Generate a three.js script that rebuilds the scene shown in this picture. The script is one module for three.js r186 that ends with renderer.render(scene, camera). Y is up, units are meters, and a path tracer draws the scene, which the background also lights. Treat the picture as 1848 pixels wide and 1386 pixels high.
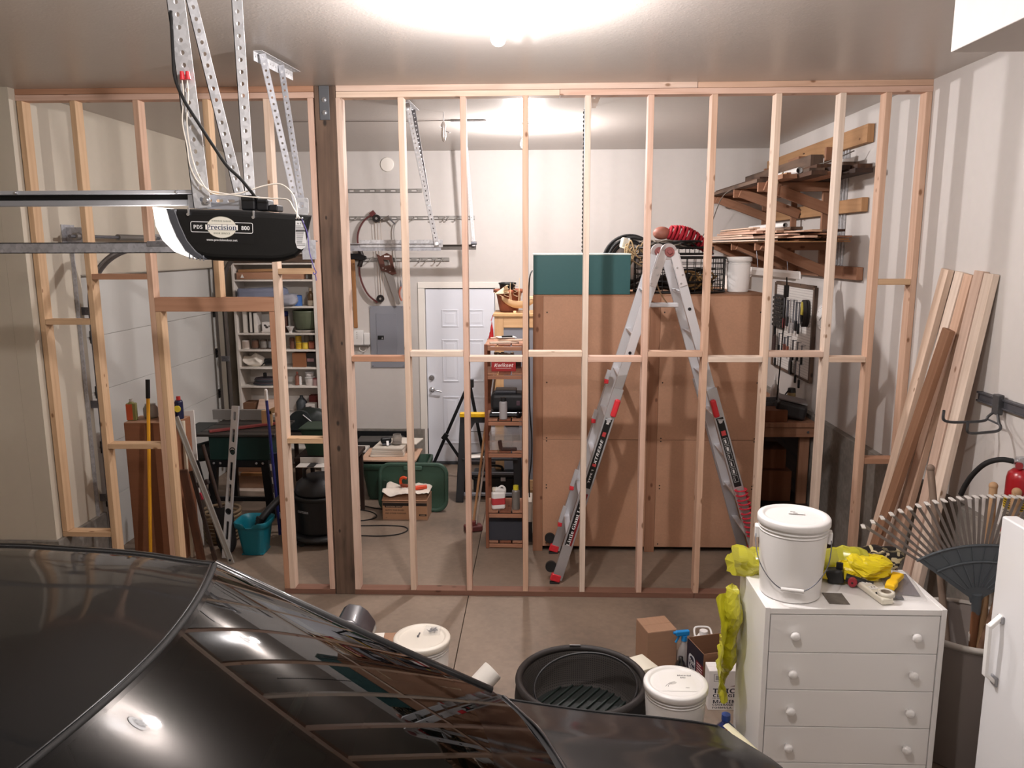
import * as THREE from 'three';
import { RoundedBoxGeometry } from 'three/addons/geometries/RoundedBoxGeometry.js';
import { mergeGeometries, mergeVertices, toCreasedNormals } from 'three/addons/utils/BufferGeometryUtils.js';
import { RectAreaLightUniformsLib } from 'three/addons/lights/RectAreaLightUniformsLib.js';

// ---------- camera, light, exposure ----------
const scene = new THREE.Scene();
scene.background = new THREE.Color(0x000000);
const camera = new THREE.PerspectiveCamera(52.47, 1848 / 1386, 0.05, 60);
camera.position.set(1.1534, 2.4833, 5.283);
camera.rotation.set(-0.1733, 0.0346, -0.0035, 'YXZ');
const renderer = new THREE.WebGLRenderer({ antialias: true });
renderer.toneMapping = THREE.LinearToneMapping;
renderer.toneMappingExposure = 0.74;
renderer.shadowMap.enabled = true;
renderer.shadowMap.type = THREE.PCFSoftShadowMap;
RectAreaLightUniformsLib.init();
const LAMP_CD = 17.5, LAMP_COLOR = 0xfff9f8;          // the two bare ceiling bulbs
const OPENER_CD = 1.1, OPENER_COLOR = 0xfff4ea;       // lamp behind the door opener's lens

// ---------- random numbers and noise ----------
function rng(seed) { let a = seed >>> 0; return () => { a |= 0; a = a + 0x6D2B79F5 | 0; let t = Math.imul(a ^ a >>> 15, 1 | a); t = t + Math.imul(t ^ t >>> 7, 61 | t) ^ t; return ((t ^ t >>> 14) >>> 0) / 4294967296; }; }
const rnd = rng(20240611);
const rr = (a, b) => a + (b - a) * rnd();
const TAB = (() => { const r = rng(77), t = new Float32Array(65536); for (let i = 0; i < 65536; i++) t[i] = r(); return t; })();
const hsh = (x, y, s) => TAB[((x * 73 + y * 179 + s * 911) ^ (x * y + s)) & 65535];
function vn(x, y, px, py, s = 0) {                    // value noise, period px, py
  const xi = Math.floor(x), yi = Math.floor(y), fx = x - xi, fy = y - yi;
  const w = (i, p) => ((i % p) + p) % p, a = fx * fx * (3 - 2 * fx), b = fy * fy * (3 - 2 * fy);
  const x0 = w(xi, px), x1 = w(xi + 1, px), y0 = w(yi, py), y1 = w(yi + 1, py);
  const p = hsh(x0, y0, s), q = hsh(x1, y0, s), r = hsh(x0, y1, s), t = hsh(x1, y1, s);
  return p + (q - p) * a + (r - p) * b + (p - q - r + t) * a * b;
}
function fbm(u, v, fx, fy, oct = 4, s = 0) { let a = 0, k = 0.5, n = 0; for (let o = 0; o < oct; o++) { a += k * vn(u * fx, v * fy, fx, fy, s + o * 13); n += k; fx *= 2; fy *= 2; k *= 0.5; } return a / n; }
const clamp = (x, a = 0, b = 1) => Math.min(b, Math.max(a, x));
const mix = (a, b, t) => a + (b - a) * t;
const mix3 = (a, b, t) => [mix(a[0], b[0], t), mix(a[1], b[1], t), mix(a[2], b[2], t)];
const hex3 = h => [(h >> 16 & 255) / 255, (h >> 8 & 255) / 255, (h & 255) / 255];

// ---------- computed textures (uv in metres) ----------
function tex(w, h, sx, sy, fn, srgb = true) {
  const d = new Uint8Array(w * h * 4);
  for (let y = 0; y < h; y++) for (let x = 0; x < w; x++) {
    const c = fn((x + 0.5) / w, (y + 0.5) / h), i = (y * w + x) * 4, g = typeof c === 'number';
    d[i] = 255 * clamp(g ? c : c[0]); d[i + 1] = 255 * clamp(g ? c : c[1]); d[i + 2] = 255 * clamp(g ? c : c[2]); d[i + 3] = 255;
  }
  const t = new THREE.DataTexture(d, w, h, THREE.RGBAFormat);
  t.wrapS = t.wrapT = THREE.RepeatWrapping; t.magFilter = THREE.LinearFilter; t.minFilter = THREE.LinearMipmapLinearFilter; t.generateMipmaps = true;
  if (srgb) t.colorSpace = THREE.SRGBColorSpace;
  t.repeat.set(1 / sx, 1 / sy); t.needsUpdate = true;
  return t;
}
function woodTex(base, dark, knot, seed, nk, contrast = 1, stain = 0) {   // 0.24 m across, 2.2 m along the grain
  const r = rng(seed), ks = [];
  for (let i = 0; i < nk; i++) ks.push([r(), r(), 0.007 + 0.009 * r()]);
  return tex(256, 1024, 0.24, 2.2, (u, v) => {
    let bend = 0.05 * Math.sin(6.283 * v + seed) + 0.03 * Math.sin(12.566 * v + u * 6.283), k = 0;
    for (const [ku, kv, kr] of ks) {
      let du = Math.abs(u - ku), dv = Math.abs(v - kv); du = Math.min(du, 1 - du) * 0.24; dv = Math.min(dv, 1 - dv) * 2.2;
      const q = Math.hypot(du, dv * 0.55) / kr; k = Math.max(k, 1 - q); bend += 0.10 * Math.exp(-q * q * 0.35) * Math.sign(u - ku);
    }
    const ring = 0.5 + 0.5 * Math.sin((u + bend) * 6.283 * 5 + 3.5 * fbm(u, v, 3, 3, 2, seed));
    const fine = fbm(u, v, 64, 8, 3, seed + 3), mott = fbm(u, v, 3, 10, 3, seed + 7);
    let t = contrast * (0.20 * ring * ring + 0.38 * (fine - 0.35)) + 0.40 * (mott - 0.45);
    if (stain) t += stain * Math.pow(fbm(u, v, 4, 9, 4, seed + 19), 3);
    let c = mix3(base, dark, clamp(t, -0.15, 1));
    return k > 0 ? mix3(c, knot, clamp(k * 1.5, 0, 0.85)) : c;
  });
}
const pineTex = [woodTex(hex3(0xddcaba), hex3(0xb89f8a), hex3(0x86674e), 3, 5), woodTex(hex3(0xddc8bb), hex3(0xb79a88), hex3(0x866854), 11, 4)];
const darkWoodTex = woodTex(hex3(0x6f5848), hex3(0x3a2c23), hex3(0x1f1610), 23, 6, 0.7, 1.5);
const redWoodTex = woodTex(hex3(0xa87a60), hex3(0x774a37), hex3(0x553022), 31, 2);
const hardTex = tex(256, 256, 0.8, 0.8, (u, v) => { const n = fbm(u, v, 90, 90, 2, 5), m = fbm(u, v, 3, 3, 4, 9), k = 0.955 + 0.06 * (n - 0.5) + 0.10 * (m - 0.5); return [0.73 * k, 0.56 * k, 0.45 * k]; });
const cardTex = tex(256, 256, 0.5, 0.5, (u, v) => { const n = fbm(u, v, 4, 80, 3, 15), m = fbm(u, v, 3, 3, 3, 2), k = 0.93 + 0.05 * (n - 0.5) + 0.05 * (m - 0.5); return [0.685 * k, 0.535 * k, 0.43 * k]; });
const concTex = tex(1024, 1024, 3.2, 3.2, (u, v) => {
  const a = fbm(u, v, 3, 3, 5, 41), b = fbm(u, v, 14, 14, 4, 47), c = fbm(u, v, 120, 120, 2, 53), s = Math.pow(fbm(u, v, 5, 7, 4, 59), 4);
  const k = 0.60 + 0.15 * (a - 0.5) + 0.09 * (b - 0.5) + 0.06 * (c - 0.5) - 0.22 * s;
  return [k * 1.0, k * 0.955, k * 0.89];
});
const stemTex = tex(512, 512, 1.6, 1.6, (u, v) => { const k = 0.52 + 0.22 * (fbm(u, v, 5, 5, 5, 141) - 0.5) + 0.10 * (fbm(u, v, 60, 60, 2, 3) - 0.5); return [k, k * 0.955, k * 0.90]; });
const peelBump = tex(512, 512, 0.55, 0.55, (u, v) => { const n = fbm(u, v, 46, 46, 2, 81), m = fbm(u, v, 90, 90, 2, 85); return clamp((n - 0.45) * 2.2) * 0.7 + 0.3 * m; }, false);
const grainBump = tex(256, 256, 0.06, 0.06, (u, v) => fbm(u, v, 40, 40, 2, 91), false);
const galvTex = tex(256, 256, 0.22, 0.22, (u, v) => {   // zinc spangle
  let best = 9, id = 0; const N = 14, gx = Math.floor(u * N), gy = Math.floor(v * N);
  for (let j = -1; j <= 1; j++) for (let i = -1; i <= 1; i++) {
    const cx = (gx + i + N) % N, cy = (gy + j + N) % N, x = gx + i + hsh(cx, cy, 5), y = gy + j + hsh(cx, cy, 6), d = Math.hypot(u * N - x, v * N - y);
    if (d < best) { best = d; id = hsh(cx, cy, 7); }
  }
  const k = 0.74 + 0.11 * (id - 0.5) + 0.10 * (fbm(u, v, 8, 8, 3, 8) - 0.5); return [k, k * 1.0, k * 1.01];
});
const drywallTex = tex(256, 256, 2.4, 2.4, (u, v) => { const k = 0.80 + 0.03 * (fbm(u, v, 4, 4, 4, 61) - 0.5) + 0.012 * (fbm(u, v, 60, 60, 2, 63) - 0.5); return [k, k * 0.972, k * 0.95]; });

// ---------- materials ----------
const std = (color, roughness = 0.6, metalness = 0, more = {}) => new THREE.MeshStandardMaterial({ color, roughness, metalness, ...more });
const phy = (color, roughness, more = {}) => new THREE.MeshPhysicalMaterial({ color, roughness, ...more });
const mapped = (map, color = 0xffffff, roughness = 0.7, metalness = 0, more = {}) => new THREE.MeshStandardMaterial({ map, color, roughness, metalness, ...more });
const pine = [0xffffff, 0xf7efe8, 0xfff7f0, 0xf4e2d8, 0xecd6c8].map((c, i) => mapped(pineTex[i % 2], c, 0.72));
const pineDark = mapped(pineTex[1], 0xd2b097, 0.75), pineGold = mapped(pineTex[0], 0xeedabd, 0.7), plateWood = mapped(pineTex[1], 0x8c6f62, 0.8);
const oldPine = mapped(pineTex[0], 0xcbab84, 0.75), rackWood = mapped(pineTex[1], 0xb08e76, 0.78), brownBoard = mapped(darkWoodTex, 0xffffff, 0.7), blackWood = mapped(darkWoodTex, 0x8a7468, 0.75);
const postWood = mapped(darkWoodTex, 0xffffff, 0.72), redWood = mapped(redWoodTex, 0xffffff, 0.7), redWoodDark = mapped(redWoodTex, 0xc9b0a4, 0.72);
const hardboard = mapped(hardTex, 0xffffff, 0.62), cardboard = mapped(cardTex, 0xffffff, 0.82), cardboardDark = mapped(cardTex, 0xcdbfb2, 0.85), cardInner = mapped(cardTex, 0x9a8a80, 0.9);
const concrete = mapped(concTex, 0xe0cec2, 0.55, 0, { bumpMap: grainBump, bumpScale: 0.0006 }), stemConcrete = mapped(stemTex, 0xffffff, 0.85, 0, { bumpMap: grainBump, bumpScale: 0.001 });
const drywall = mapped(drywallTex, 0xffffff, 0.62), drywallWarm = mapped(drywallTex, 0xf6f1e2, 0.6);
const ceilingPaint = mapped(drywallTex, 0xf0edea, 0.34, 0, { bumpMap: peelBump, bumpScale: 0.0004 });
const whitePaint = std(0xf2f0ee, 0.38), trimPaint = std(0xeee8e0, 0.4), doorPaint = std(0xe7eaf3, 0.4), shelfPaint = std(0xe9e2da, 0.5), garagePaint = std(0xc9c8c4, 0.55);
const galv = mapped(galvTex, 0xe2e2e6, 0.5, 0.35), galvDark = mapped(galvTex, 0xa8a6a8, 0.55, 0.4), galvLight = mapped(galvTex, 0xffffff, 0.6, 0.05), steel = std(0x6f7076, 0.45, 0.7), boltSteel = std(0xd9dbe0, 0.25, 0.9), aluminum = std(0xc9cbd0, 0.38, 0.75), aluBright = std(0xd6d8dd, 0.42, 0.55);
const blackPlastic = std(0x17181b, 0.42), blackMatte = std(0x141416, 0.75), blackRubber = std(0x1b1a1a, 0.8), blackMetal = std(0x18191c, 0.4, 0.4), darkGrey = std(0x3a3b40, 0.6), grey = std(0x7d8087, 0.55), panelGrey = std(0x8b8d95, 0.5, 0.1), midGrey = std(0x9a9a9a, 0.6);
const whitePlastic = std(0xf0eeec, 0.35), creamPlastic = std(0xe6e0cf, 0.45), paperWhite = std(0xece7df, 0.9), clothWhite = std(0xeee6da, 0.95);
const redPlastic = std(0xd4303a, 0.4), redPaint = std(0x9c1f28, 0.3), redRope = std(0xb22233, 0.85), darkRed = std(0x7c1f22, 0.5), orange = std(0xf0571f, 0.45), orangeRed = std(0xe5502a, 0.5), yellow = std(0xf2c118, 0.45), yellowPole = std(0xe0a021, 0.5), blueplastic = std(0x2c5f9e, 0.45), bluePole = std(0x2c3178, 0.35), tealPaint = std(0x1f5557, 0.5), tealPlastic = std(0x0d6b7b, 0.4), greenTub = std(0x2b4a3a, 0.5), darkGreen = std(0x12302c, 0.42), potGreen = std(0x59604c, 0.45), terracotta = std(0x9a5a42, 0.75), brownBottle = std(0x5a3120, 0.35), navy = std(0x1b2340, 0.5);
const bulbGlow = new THREE.MeshStandardMaterial({ color: 0xffffff, emissive: 0xfff1e4, emissiveIntensity: 6, roughness: 0.4 });
const clearPlastic = phy(0xffffff, 0.18, { transmission: 0.85, thickness: 0, ior: 1.45 });
const pine_ = i => pine[((i % 5) + 5) % 5];

// ---------- geometry helpers ----------
// box-projected uv in metres; the grain (texture v) runs along the longest side or the axis asked for
function uvBox(g, grain) {
  if (g.userData.uvDone) return g;
  if (!g.attributes.normal) g.computeVertexNormals();
  g.computeBoundingBox();
  const s = g.boundingBox.getSize(new THREE.Vector3()).toArray(), ax = grain ?? s.indexOf(Math.max(...s));
  const p = g.attributes.position, n = g.attributes.normal, uv = new Float32Array(p.count * 2), ou = rnd() * 3, ov = rnd() * 5;
  for (let i = 0; i < p.count; i++) {
    const P = [p.getX(i), p.getY(i), p.getZ(i)], N = [Math.abs(n.getX(i)), Math.abs(n.getY(i)), Math.abs(n.getZ(i))];
    const d = N[0] > N[1] && N[0] > N[2] ? 0 : N[1] > N[2] ? 1 : 2, o = [0, 1, 2].filter(k => k !== d);
    const va = o.includes(ax) ? ax : o[1], ua = o[0] === va ? o[1] : o[0];
    uv[i * 2] = P[ua] + ou + d * 0.37; uv[i * 2 + 1] = P[va] + ov;
  }
  g.setAttribute('uv', new THREE.BufferAttribute(uv, 2)); g.userData.uvDone = true;
  return g;
}
const plain = g => (g.index ? g.toNonIndexed() : g);
function merge(list) { const l = list.filter(Boolean).map(g => { const q = plain(g); for (const k of Object.keys(q.attributes)) if (!['position', 'normal', 'uv'].includes(k)) q.deleteAttribute(k); if (!q.attributes.uv) uvBox(q); return q; }); const m = mergeGeometries(l); m.userData.uvDone = list.every(g => g.userData.uvDone); return m; }
const V = (x, y, z) => new THREE.Vector3(x, y, z);
const v3 = a => a.isVector3 ? a : new THREE.Vector3(...a);
const keep = (g, f) => { const d = g.userData.uvDone; f(g); g.userData.uvDone = d; return g; };
function rb(w, h, d, r = 0.002, seg = 1) { r = Math.min(r, w / 2.01, h / 2.01, d / 2.01); return r > 0 ? new RoundedBoxGeometry(w, h, d, seg, r) : new THREE.BoxGeometry(w, h, d); }
function bx(x0, x1, y0, y1, z0, z1, r = 0.002, seg = 1) { return rb(x1 - x0, y1 - y0, z1 - z0, r, seg).translate((x0 + x1) / 2, (y0 + y1) / 2, (z0 + z1) / 2); }
const tr = (g, x, y, z) => g.translate(x, y, z);
const rot = (g, x = 0, y = 0, z = 0) => { if (x) g.rotateX(x); if (y) g.rotateY(y); if (z) g.rotateZ(z); return g; };
function basis(dir, hint = V(1, 0, 0)) { const y = dir.clone().normalize(); let x = hint.clone().addScaledVector(y, -hint.dot(y)); if (x.lengthSq() < 1e-6) { x = V(0, 0, 1).addScaledVector(y, -y.z); } x.normalize(); return new THREE.Matrix4().makeBasis(x, y, x.clone().cross(y)); }
function along(g, p0, p1, hint) { p0 = v3(p0); p1 = v3(p1); const m = basis(p1.clone().sub(p0), hint && v3(hint)); m.setPosition(p0); return keep(g, q => q.applyMatrix4(m)); }     // g grows along +y from 0
function stick(p0, p1, w, t, hint, r = 0.002) { const l = v3(p0).distanceTo(v3(p1)); return along(uvBox(rb(w, l, t, r).translate(0, l / 2, 0), 1), p0, p1, hint); }
function rod(p0, p1, r0, r1 = r0, n = 12) { const l = v3(p0).distanceTo(v3(p1)); return along(new THREE.CylinderGeometry(r1, r0, l, n).translate(0, l / 2, 0), p0, p1); }
function cyl(r0, r1, h, n = 20) { return new THREE.CylinderGeometry(r1, r0, h, n).translate(0, h / 2, 0); }           // bottom r0, top r1, stands on y = 0
function lathe(pts, n = 28) { return new THREE.LatheGeometry(pts.map(p => new THREE.Vector2(p[0], p[1])), n); }
function tube(pts, r, closed = false, n = 8, seg) { return new THREE.TubeGeometry(new THREE.CatmullRomCurve3(pts.map(v3), closed, 'centripetal'), seg ?? Math.max(8, pts.length * 6), r, n, closed); }
function shp(pts, holes = []) { const s = new THREE.Shape(pts.map(p => new THREE.Vector2(p[0], p[1]))); for (const h of holes) s.holes.push(new THREE.Path(h.map(p => new THREE.Vector2(p[0], p[1])))); return s; }
function ext(s, depth, bevel = 0, seg = 1) { const g = new THREE.ExtrudeGeometry(s, { depth: Math.max(1e-4, depth - 2 * bevel), bevelEnabled: bevel > 0, bevelThickness: bevel, bevelSize: bevel, bevelOffset: -bevel, bevelSegments: seg, curveSegments: 12 }); return g.translate(0, 0, bevel); }
const circ = (x, y, r, n = 8) => Array.from({ length: n }, (_, i) => [x + r * Math.cos(i / n * 6.2832), y - r * Math.sin(i / n * 6.2832)]);
const rrect = (x0, y0, x1, y1, r, n = 4) => { const o = []; for (const [cx, cy, a] of [[x1 - r, y1 - r, 0], [x0 + r, y1 - r, 1], [x0 + r, y0 + r, 2], [x1 - r, y0 + r, 3]]) for (let i = 0; i <= n; i++) { const t = (a + i / n) * Math.PI / 2; o.push([cx + r * Math.cos(t), cy + r * Math.sin(t)]); } return o; };
function lumpy(g, amp, f, s = 0) { g = mergeVertices(keep(g, q => { q.deleteAttribute('uv'); q.deleteAttribute('normal'); })); const p = g.attributes.position; for (let i = 0; i < p.count; i++) { const x = p.getX(i), y = p.getY(i), z = p.getZ(i), k = n => vn(x * f + n * 7.3 + 50, y * f + z * f * 0.83 + n * 3.1 + 50, 4096, 4096, s + n) - 0.5; p.setXYZ(i, x + amp * k(1), y + amp * k(2), z + amp * k(3)); } g.computeVertexNormals(); return g; }

// ---------- the scene graph ----------
const used = {};
function numbered(n) { used[n] = (used[n] ?? -1) + 1; return used[n] ? n + '_' + String(used[n]).padStart(3, '0') : n; }
const lit = m => { m.castShadow = m.receiveShadow = true; return m; };
// a thing: a Group at its base; parts are given in world coordinates unless the thing is turned or local
function T(name, label, category, pos = [0, 0, 0], o = {}) {
  const g = new THREE.Group(); g.name = numbered(name); g.position.set(...pos); g.rotation.y = o.ry ?? 0;
  g.userData = { label, category }; if (o.group) g.userData.group = o.group;
  g.local = o.local ?? o.ry !== undefined; scene.add(g); return g;
}
function S(name, pos = [0, 0, 0]) { const g = new THREE.Group(); g.name = name; g.position.set(...pos); g.userData = { kind: 'structure' }; scene.add(g); return g; }
function P(parent, name, geo, mat, o = {}) {
  geo = Array.isArray(geo) ? merge(geo) : geo;
  uvBox(geo, o.grain);
  let top = parent; while (top.parent && top.parent !== scene) top = top.parent;
  if (!top.local && !o.done) { geo = keep(geo, q => q.translate(-top.position.x, -top.position.y, -top.position.z)); }
  const m = lit(new THREE.Mesh(geo, mat)); m.name = name; if (o.label) m.userData.label = o.label; if (o.kind) m.userData.kind = o.kind; parent.add(m); return m;
}
function one(name, label, category, geo, mat, o = {}) { const t = T(name, label, category, o.pos ?? [0, 0, 0], o); return t; }
function copyOf(src, pos, ry, label, group) { const c = src.clone(); c.name = numbered(src.name.replace(/_\d{3}$/, '')); c.position.set(...pos); if (ry !== undefined) c.rotation.y = ry; c.userData = { ...src.userData, label }; if (group) c.userData.group = group; scene.add(c); return c; }

// ---------- print ----------
function print(w, h, draw) { const c = document.createElement('canvas'); c.width = w; c.height = h; const x = c.getContext('2d'); draw(x, w, h); const t = new THREE.CanvasTexture(c); t.colorSpace = THREE.SRGBColorSpace; t.anisotropy = 4; return t; }
function printMat(w, h, draw, roughness = 0.5) { return std(0xffffff, roughness, 0, { map: print(w, h, draw) }); }
function decal(w, h) { const g = new THREE.PlaneGeometry(w, h); g.userData.uvDone = true; return g; }       // faces +z, uv 0..1
const text = (x, s, px, py, font, fill, align = 'center') => { x.font = font; x.fillStyle = fill; x.textAlign = align; x.textBaseline = 'middle'; x.fillText(s, px, py); };

// ---------- the room ----------
const H = 3.526, XR = 3.655, XL = -2.3115, ZB = -3.486;
const floor = S('floor');
P(floor, 'slab', bx(-3.5, 0.648, -0.2, 0, -3.7, 6.3, 0.003), concrete, { grain: 2 });
P(floor, 'slab', bx(0.652, 3.9, -0.2, 0, -3.7, 6.3, 0.003), concrete, { grain: 2 });
const ceil = S('ceiling');
P(ceil, 'ceiling_board', bx(-3.5, 3.9, H, H + 0.16, -3.7, 6.3, 0), ceilingPaint);
const soffit = S('trim_1');
P(soffit, 'soffit_box', bx(2.76, XR, 3.229, H, 2.0, 6.2, 0.004), drywall);
const wb = S('wall_back');
P(wb, 'wall_board', merge([bx(-2.5, -0.128, 0.42, H, ZB - 0.14, ZB, 0), bx(0.66, 3.8, 0.42, H, ZB - 0.14, ZB, 0), bx(-0.128, 0.66, 2.04, H, ZB - 0.14, ZB, 0)]), drywall);
P(wb, 'stem_wall', merge([bx(-2.5, -0.16, 0, 0.42, ZB - 0.2, ZB + 0.03, 0.004), bx(0.69, 3.8, 0, 0.42, ZB - 0.2, ZB + 0.03, 0.004)]), stemConcrete);
const wr = S('wall_right');
P(wr, 'wall_board', bx(XR, XR + 0.14, 0.99, H, -3.6, 6.3, 0), drywall);
P(wr, 'stem_wall', bx(3.6, XR + 0.18, 0, 0.99, ZB, 6.3, 0.006), stemConcrete);
const wl = S('wall_left');
P(wl, 'wall_board', merge([bx(XL - 0.14, XL, 0.42, H, -0.55, 0.064, 0), bx(XL - 0.14, XL, 0.0, H, -3.6, -3.16, 0), bx(XL - 0.14, XL, 2.29, H, -3.16, -0.55, 0)]), drywallWarm);
P(wl, 'stem_wall', bx(XL - 0.16, XL + 0.03, 0, 0.42, -0.55, 0.09, 0.005), stemConcrete);
const wl2 = S('wall_left_near');
P(wl2, 'wall_board', bx(-3.4, XL - 0.141, 0.42, H, -0.06, 0.064, 0), drywallWarm);
P(wl2, 'stem_wall', bx(-3.4, XL - 0.161, 0, 0.42, -0.06, 0.09, 0.005), stemConcrete);
P(S('wall_left_far'), 'wall_board', bx(-3.5, -3.36, 0, H, -0.06, 6.3, 0), drywallWarm);
P(S('wall_front'), 'wall_board', bx(-3.5, 3.9, 0, H, 6.2, 6.34, 0), drywallWarm);

// sectional garage door in the left wall of the far bay, panel by panel
const gd = S('door_1');
{
  const ys = [0.0, 0.46, 0.91, 1.36, 1.80, 2.29];
  for (let i = 0; i < 5; i++) P(gd, 'panel', bx(-2.42, -2.37, ys[i] + 0.001, ys[i + 1] - 0.001, -3.15, -0.56, 0.003), garagePaint);
  for (const y of ys.slice(1, 5)) for (const z of [-0.72, -1.85, -3.06]) {
    P(gd, 'hinge', merge([bx(-2.37, -2.362, y - 0.05, y + 0.05, z - 0.028, z + 0.028, 0.002), rod([-2.352, y, z - 0.035], [-2.352, y, z + 0.035], 0.012), bx(-2.362, -2.335, y - 0.012, y + 0.03, z - 0.008, z + 0.008, 0.002)]), blackMetal);
  }
}
// steel door in the back wall
const dr = S('door_2');
{
  const z = ZB;
  const x0 = -0.128, x1 = 0.66, y1 = 2.036;
  P(dr, 'door_leaf', bx(x0 + 0.006, x1 - 0.004, 0.03, y1 - 0.006, z - 0.05, z - 0.006, 0.002), doorPaint);
  const pan = (a, b, c, d) => {                       // a pressed panel: raised moulding and raised field
    const fr = ext(shp([[a, c], [b, c], [b, d], [a, d]], [[[a + 0.018, c + 0.018], [a + 0.018, d - 0.018], [b - 0.018, d - 0.018], [b - 0.018, c + 0.018]]]), 0.009, 0.003).translate(0, 0, z - 0.008);
    P(dr, 'door_panel', merge([fr, bx(a + 0.045, b - 0.045, c + 0.045, d - 0.045, z - 0.008, z - 0.002, 0.002)]), doorPaint);
  };
  for (const [a, b] of [[0.055, 0.245], [0.345, 0.535]]) { pan(a, b, 1.60, 1.80); pan(a, b, 0.97, 1.46); pan(a, b, 0.24, 0.80); }
  const dx = x0 + 0.058;
  P(dr, 'deadbolt', merge([rot(cyl(0.034, 0.030, 0.016, 20), Math.PI / 2).translate(dx, 1.018, z - 0.006), bx(dx - 0.006, dx + 0.006, 1.0, 1.036, z + 0.008, z + 0.026, 0.002)]), boltSteel);
  const hd = P(dr, 'door_handle', rot(lathe([[0.0, 0], [0.034, 0], [0.034, 0.006], [0.022, 0.016], [0.012, 0.02], [0.012, 0.05], [0, 0.05]], 20), Math.PI / 2).translate(dx, 0.876, z - 0.006), boltSteel);
  P(hd, 'lever', tube([[dx, 0.876, z + 0.042], [dx + 0.04, 0.879, z + 0.05], [dx + 0.08, 0.872, z + 0.048], [dx + 0.115, 0.862, z + 0.042]], 0.009), boltSteel);
  P(dr, 'threshold', bx(x0 - 0.02, x1 + 0.02, 0, 0.03, z - 0.13, z + 0.03, 0.003), darkGrey);
}
const dtrim = S('trim_2');
P(dtrim, 'casing', bx(-0.205, -0.131, 0, 2.036, ZB, ZB + 0.018, 0.004), trimPaint);
P(dtrim, 'casing', bx(0.662, 0.735, 0, 2.036, ZB, ZB + 0.018, 0.004), trimPaint);
P(dtrim, 'casing', bx(-0.205, 0.735, 2.038, 2.105, ZB, ZB + 0.018, 0.004), trimPaint);

// ---------- the framed partition, stud by stud ----------
const fwl = S('wall_partition_left'), fwr = S('wall_partition_right');
{
  const ZF = 0, ZK = -0.089, wd = 0.038, top = 3.45;
  let n = 0;
  const stud = (x, y0, y1, mat) => P(x < -0.2 ? fwl : fwr, 'stud', bx(x, x + wd, y0, y1, ZK, ZF + rr(-0.001, 0.001), 0.003), mat ?? pine_(n++));
  // top plates (doubled) left and right of the post
  P(fwl, 'top_plate', bx(XL, -0.318, 3.45, 3.487, ZK, ZF, 0.002), pine[3]);
  P(fwl, 'top_plate', bx(XL, -0.318, 3.489, H, ZK, ZF - 0.003, 0.002), pineDark);
  P(fwr, 'top_plate', bx(-0.172, 1.285, 3.45, 3.487, ZK, ZF, 0.002), pine[2]);
  P(fwr, 'top_plate', bx(1.287, XR, 3.45, 3.487, ZK, ZF, 0.002), pine[3]);
  P(fwr, 'top_plate', bx(-0.172, 2.168, 3.489, H, ZK, ZF - 0.001, 0.002), pine[1]);
  P(fwr, 'top_plate', bx(2.171, XR, 3.489, H, ZK, ZF - 0.004, 0.002), pine[4]);
  // bottom plates
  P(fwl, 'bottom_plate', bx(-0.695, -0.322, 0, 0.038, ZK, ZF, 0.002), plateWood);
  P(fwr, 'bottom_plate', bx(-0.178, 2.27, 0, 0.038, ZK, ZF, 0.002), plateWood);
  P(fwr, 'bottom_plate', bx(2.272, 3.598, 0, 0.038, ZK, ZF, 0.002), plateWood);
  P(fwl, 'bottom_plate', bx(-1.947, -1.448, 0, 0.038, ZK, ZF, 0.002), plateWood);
  P(fwl, 'sill_plate', bx(-2.305, -1.949, 0.422, 0.458, ZK, ZF, 0.002), pineGold);
  P(fwr, 'sill_plate', bx(3.402, XR, 1.004, 1.042, ZK, ZF, 0.002), pineDark);
  // studs
  stud(-2.305, 0.46, top, pineGold); stud(-1.947, 0.038, top, pineGold); stud(-1.524, 0.038, top, pine[4]); stud(-1.058, 2.154, top, pineGold); stud(-0.655, 0.038, top, pine[2]); stud(-0.362, 0.038, top, pine[3]);
  P(fwl, 'jack_stud', bx(-1.485, -1.447, 0.038, 2.056, ZK, ZF, 0.003), pineGold);
  P(fwl, 'jack_stud', bx(-0.694, -0.656, 0.038, 2.056, ZK, ZF, 0.003), pineDark);
  P(fwl, 'header', bx(-1.485, -0.656, 2.057, 2.153, -0.0435, ZF + 0.001, 0.003), pineDark);
  P(fwl, 'header', bx(-1.485, -0.656, 2.057, 2.153, ZK, -0.0445, 0.003), pineDark);
  const xs = []; for (let i = 0; i <= 8; i++) xs.push(-0.175 + i * 0.4064);
  xs.push(3.362);
  xs.forEach((x, i) => stud(x, 0.038, top, pine[[1, 2, 3, 4, 0, 3, 4, 2, 0, 4][i]]));
  stud(3.615, 1.042, top, pine[4]);
  // blocking between the studs, staggered
  const block = (x0, x1, y, mat) => P(x0 < -0.2 ? fwl : fwr, 'blocking', bx(x0 + wd + 0.001, x1 - 0.001, y, y + wd, ZK, ZF + rr(-0.002, 0.002), 0.003), mat ?? pine_(n++));
  const hi = 1.746, lo = 1.711;
  [lo, hi, lo, hi, lo, hi, lo, hi, lo].forEach((y, i) => block(xs[i], xs[i + 1], y, i === 0 ? pineDark : undefined));
  block(3.362, 3.615, 2.231, pineGold);
  block(-2.305, -1.947, 1.967, pineGold); block(-1.947, -1.524, 2.277, pineDark); block(-1.947, -1.524, 1.081, pineGold);
  block(-0.655, -0.362, 2.31, pineGold); block(-0.655, -0.362, 1.127, pineGold);
}
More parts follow.
